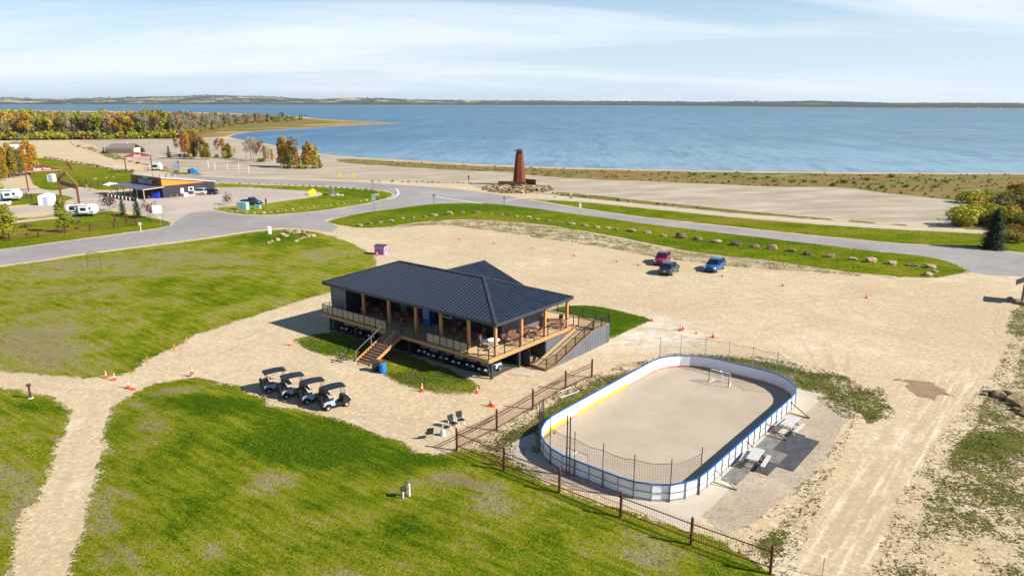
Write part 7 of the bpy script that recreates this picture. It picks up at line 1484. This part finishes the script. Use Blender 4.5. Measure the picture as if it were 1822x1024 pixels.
# white sheds
def shed(label, q, rz, sx, sy, sz, roofc='white'):
    t_ = thing('storage_shed', label, 'shed', PV(*q), rz); m = MB(); m.box(-sx / 2, -sy / 2, 0, sx / 2, sy / 2, sz); m.build('wall', M['white'], t_)
    m = MB(); m.sprism([(-sx / 2 - .15, sz), (sx / 2 + .15, sz), (0, sz + sx * .16)], -sy / 2 - .1, sy / 2 + .1); o = m.build('roof', M[roofc], t_); ngon_fix(o.data)
    m = MB(); m.box(-.5, -sy / 2 - .04, 0, .5, -sy / 2 - .003, 2.0); dd = m.build('door', M['cartp'], t_); m = MB(); m.box(.35, -sy / 2 - .08, .9, .42, -sy / 2 - .041, 1.1); m.build('handle', M['dark'], dd)
shed('white storage container shed beside the campsite fence', (85, 364), R(14), 3.1, 2.4, 2.3); shed('small white shed beyond the wide arch', (93, 323), R(5), 1.8, 1.7, 2.1); shed('white cabin half hidden by the orange trees at the upper left', (30, 266), .2, 7, 5, 3.0, 'roofb')
# washroom on the beach
ws = thing('washroom_building', 'low beach washroom with a grey-brown shingle roof and cream wall', 'building', PV(222, 272), R(2))
m = MB(); m.box(-6.2, -3.5, 0, 6.2, 3.5, 2.5); m.build('wall', simple('cream_siding', (.60, .52, .38), .7), ws); m = MB(); m.box(-6.25, -3.56, 0, 6.25, -3.51, 1.3); m.build('stone_base', M['roofb'], ws)
for s in (-1, 1): m = MB(); m.slab([(-6.9, s * 4.1, 2.35), (6.9, s * 4.1, 2.35), (5.6, 0, 4.4), (-5.6, 0, 4.4)], (0, 0, .14)); o = m.build('roof', M['roofb'], ws); ngon_fix(o.data)
m = MB(); m.cyl((2, 0, 4.3), (2, 0, 5.0), .15); m.build('roof_vent', M['white'], ws)
for k, x in enumerate((185, 190, 196)): tree('small_spruce', (*P(x, 272 - k * .3), 0), 3.0 + .6 * (k == 2), 'small dark spruce at the left end of the washroom, %s of three' % ['left', 'middle', 'right'][k], 'spruces by the washroom', wide=1.2)
th_ = thing('green_tank', 'small dark green tank right of the washroom', 'tank', PV(254, 271)); m = MB(); m.cyl((0, 0, 0), (0, 0, 2.0), 1.0, .9, 10); m.build('tank_body', M['lgr'], th_); m = MB(); m.cyl((0, 0, 2), (0, 0, 2.4), .4, .3, 8); m.build('tank_lid', M['dark'], th_)
bi = thing('beach_sign', 'white and blue information board on a brown base by the beach road', 'sign', PV(314, 310)); m = MB(); m.box(-1.0, -.15, 1.4, 1.0, .1, 4.0); m.build('sign_board', M['cartp'], bi); m = MB(); m.box(-.8, -.3, 0, 1.0, .3, 1.4); m.build('base', M['stairw'], bi); m = MB(); m.box(.7, -.1, 1.4, 1.1, .2, 4.6); m.build('post', M['dark'], bi)
bs_ = thing('blue_slide', 'bright blue beach toy slide beside a cream flag post', 'slide', PV(346, 309)); m = MB(); m.sprism([(-2.2, .3), (-.8, 2.0), (0, 2.0), (2.0, .2), (1.8, 0), (-2.2, 0)], -.8, .8); o = m.build('slide_body', M['skyb'], bs_); ngon_fix(o.data); m = MB(); m.box(-1.9, -.82, .3, -1.0, .82, 1.6); m.build('steps', M['dark'], bs_)
fp_ = thing('flag_sign', 'cream feather flag right of the blue slide', 'flag', PV(352, 311)); m = MB(); m.cyl((0, 0, 0), (0, 0, 3.4), .05, n=6); m.build('pole', M['steel'], fp_); m = MB(); m.slab([(0, 0, 1), (.8, 0, 1.1), (.6, 0, 3.2), (0, 0, 3.4)], (0, .04, 0)); o = m.build('flag', M['seat'], fp_); ngon_fix(o.data)
hb_ = thing('food_trailer', 'small pale green domed trailer left of the information board', 'trailer', PV(278, 303)); m = MB(); m.sprism([(-2, .5), (2, .5), (2.1, 1.6), (1.4, 2.7), (-1.4, 2.7), (-2.1, 1.6)], -1, 1); o = m.build('trailer_body', simple('mint_paint', (.55, .68, .58), .5), hb_); ngon_fix(o.data); m = MB(); m.box(-1, -1.03, 1.2, 1, -1.003, 2.0); m.build('hatch', M['win'], hb_)
for x in (-.6, .6): m = MB(); m.cyl((x, -1, .35), (x, 1, .35), .35, n=10); m.build('wheel', M['tyre'], hb_)
# campsite post-and-rail fences
def prfence(label, pts, group, step=None):
    w = [PV(*q) for q in pts]; t_ = thing('rail_fence', label, 'fence', w[0], 0, group)
    for i, p in enumerate(w):
        q = p - w[0]; m = MB(); m.box(q.x - .10, q.y - .10, 0, q.x + .10, q.y + .10, 1.4); m.build('fence_post', M['rust'], t_)
        if i < len(w) - 1:
            r_ = w[i + 1] - w[0]
            for z in (.55, 1.05): m = MB(); m.beam((q.x, q.y, z), (r_.x, r_.y, z), .06, .10); m.build('fence_rail', M['rust'], t_)
prfence('brown post and rail fence along the road in front of the campsite', [(-40, 434), (18, 429), (69, 422), (117, 415), (161, 411), (203, 406), (243, 401)], None)
prfence('brown post and rail fence behind the two small spruces', [(205, 396), (226, 395), (243, 400)], None)
prfence('brown rail fence right of the leftmost trailer', [(28, 349), (38, 351), (48, 352), (57, 354), (68, 356)], None)
prfence('brown rail fence on the grass left of the store', [(142, 327), (147, 331), (153, 326), (163, 332), (174, 331), (186, 331)], None)
prfence('brown rail fence between the white shed and the timber frame', [(100, 362), (104, 364), (109, 366)], None)
for k, q in enumerate([(48, 404), (137, 396)]):
    picnic(['dark red picnic table on the campsite grass, left of the yellow-green tree', 'dark red picnic table on the campsite grass, right of the yellow-green tree'][k], PV(*q), R(-10 + 30 * k), 'redwood', 'rust')
for k, q in enumerate([(51, 418), (139, 407)]):
    fpit = thing('fire_pit', ['round rusty fire ring below the left picnic table', 'round rusty fire ring below the right picnic table'][k], 'fire pit', PV(*q)); m = MB(); m.cyl((0, 0, 0), (0, 0, .4), .45, .42, 12, False); m.build('ring', M['rust'], fpit); m = MB(); m.cyl((0, 0, 0), (0, 0, .12), .38, .38, 10); m.build('ash', M['dark'], fpit)
for k, (x, y) in enumerate([(153, 334), (169, 319), (153, 331), (188, 317), (201, 316), (163, 338), (85, 349)]): boulder((x, y), .6, 'pale boulder on the grass left of the store, %s' % ordinal(k), 'pale boulders on the grass left of the store')
for k, (x, y) in enumerate([(371, 298), (405, 303), (425, 302), (443, 308), (318, 297), (383, 302)]):
    vp = thing('volleyball_post', 'thin white post standing on the beach, %s from the left' % ordinal(sorted([371, 405, 425, 443, 318, 383]).index(x)), 'post', PV(x, y), 0, 'thin white posts on the beach'); m = MB(); m.cyl((0, 0, 0), (0, 0, 2.6), .07, n=6); m.build('post', M['white'], vp)
pdx = thing('wood_post', 'dark post with a bin on the sand left of the tower', 'post', PV(834, 325)); m = MB(); m.cyl((0, 0, 0), (0, 0, 2.3), .09, n=6); m.build('post', M['dark'], pdx); m = MB(); m.box(-.2, -.2, 1.3, .2, .2, 2.2); m.build('post_box', M['dark'], pdx)
hz = MB(); hz.box(-15000, -400, -1.0, 15000, 17000, 160.0)
o = hz.mesh('haze'); hm = bpy.data.materials.new('haze_air'); hm.use_nodes = True; hm.node_tree.nodes.clear()
pv = hm.node_tree.nodes.new('ShaderNodeVolumePrincipled'); pv.inputs['Density'].default_value = 3.5e-5; pv.inputs['Color'].default_value = (.80, .88, 1.0, 1); pv.inputs['Anisotropy'].default_value = .3
ho_ = hm.node_tree.nodes.new('ShaderNodeOutputMaterial'); hm.node_tree.links.new(pv.outputs[0], ho_.inputs['Volume'])
o.materials.append(hm); ob = bpy.data.objects.new('haze', o); COL.objects.link(ob); ob['kind'] = 'stuff'; ngon_fix(o)
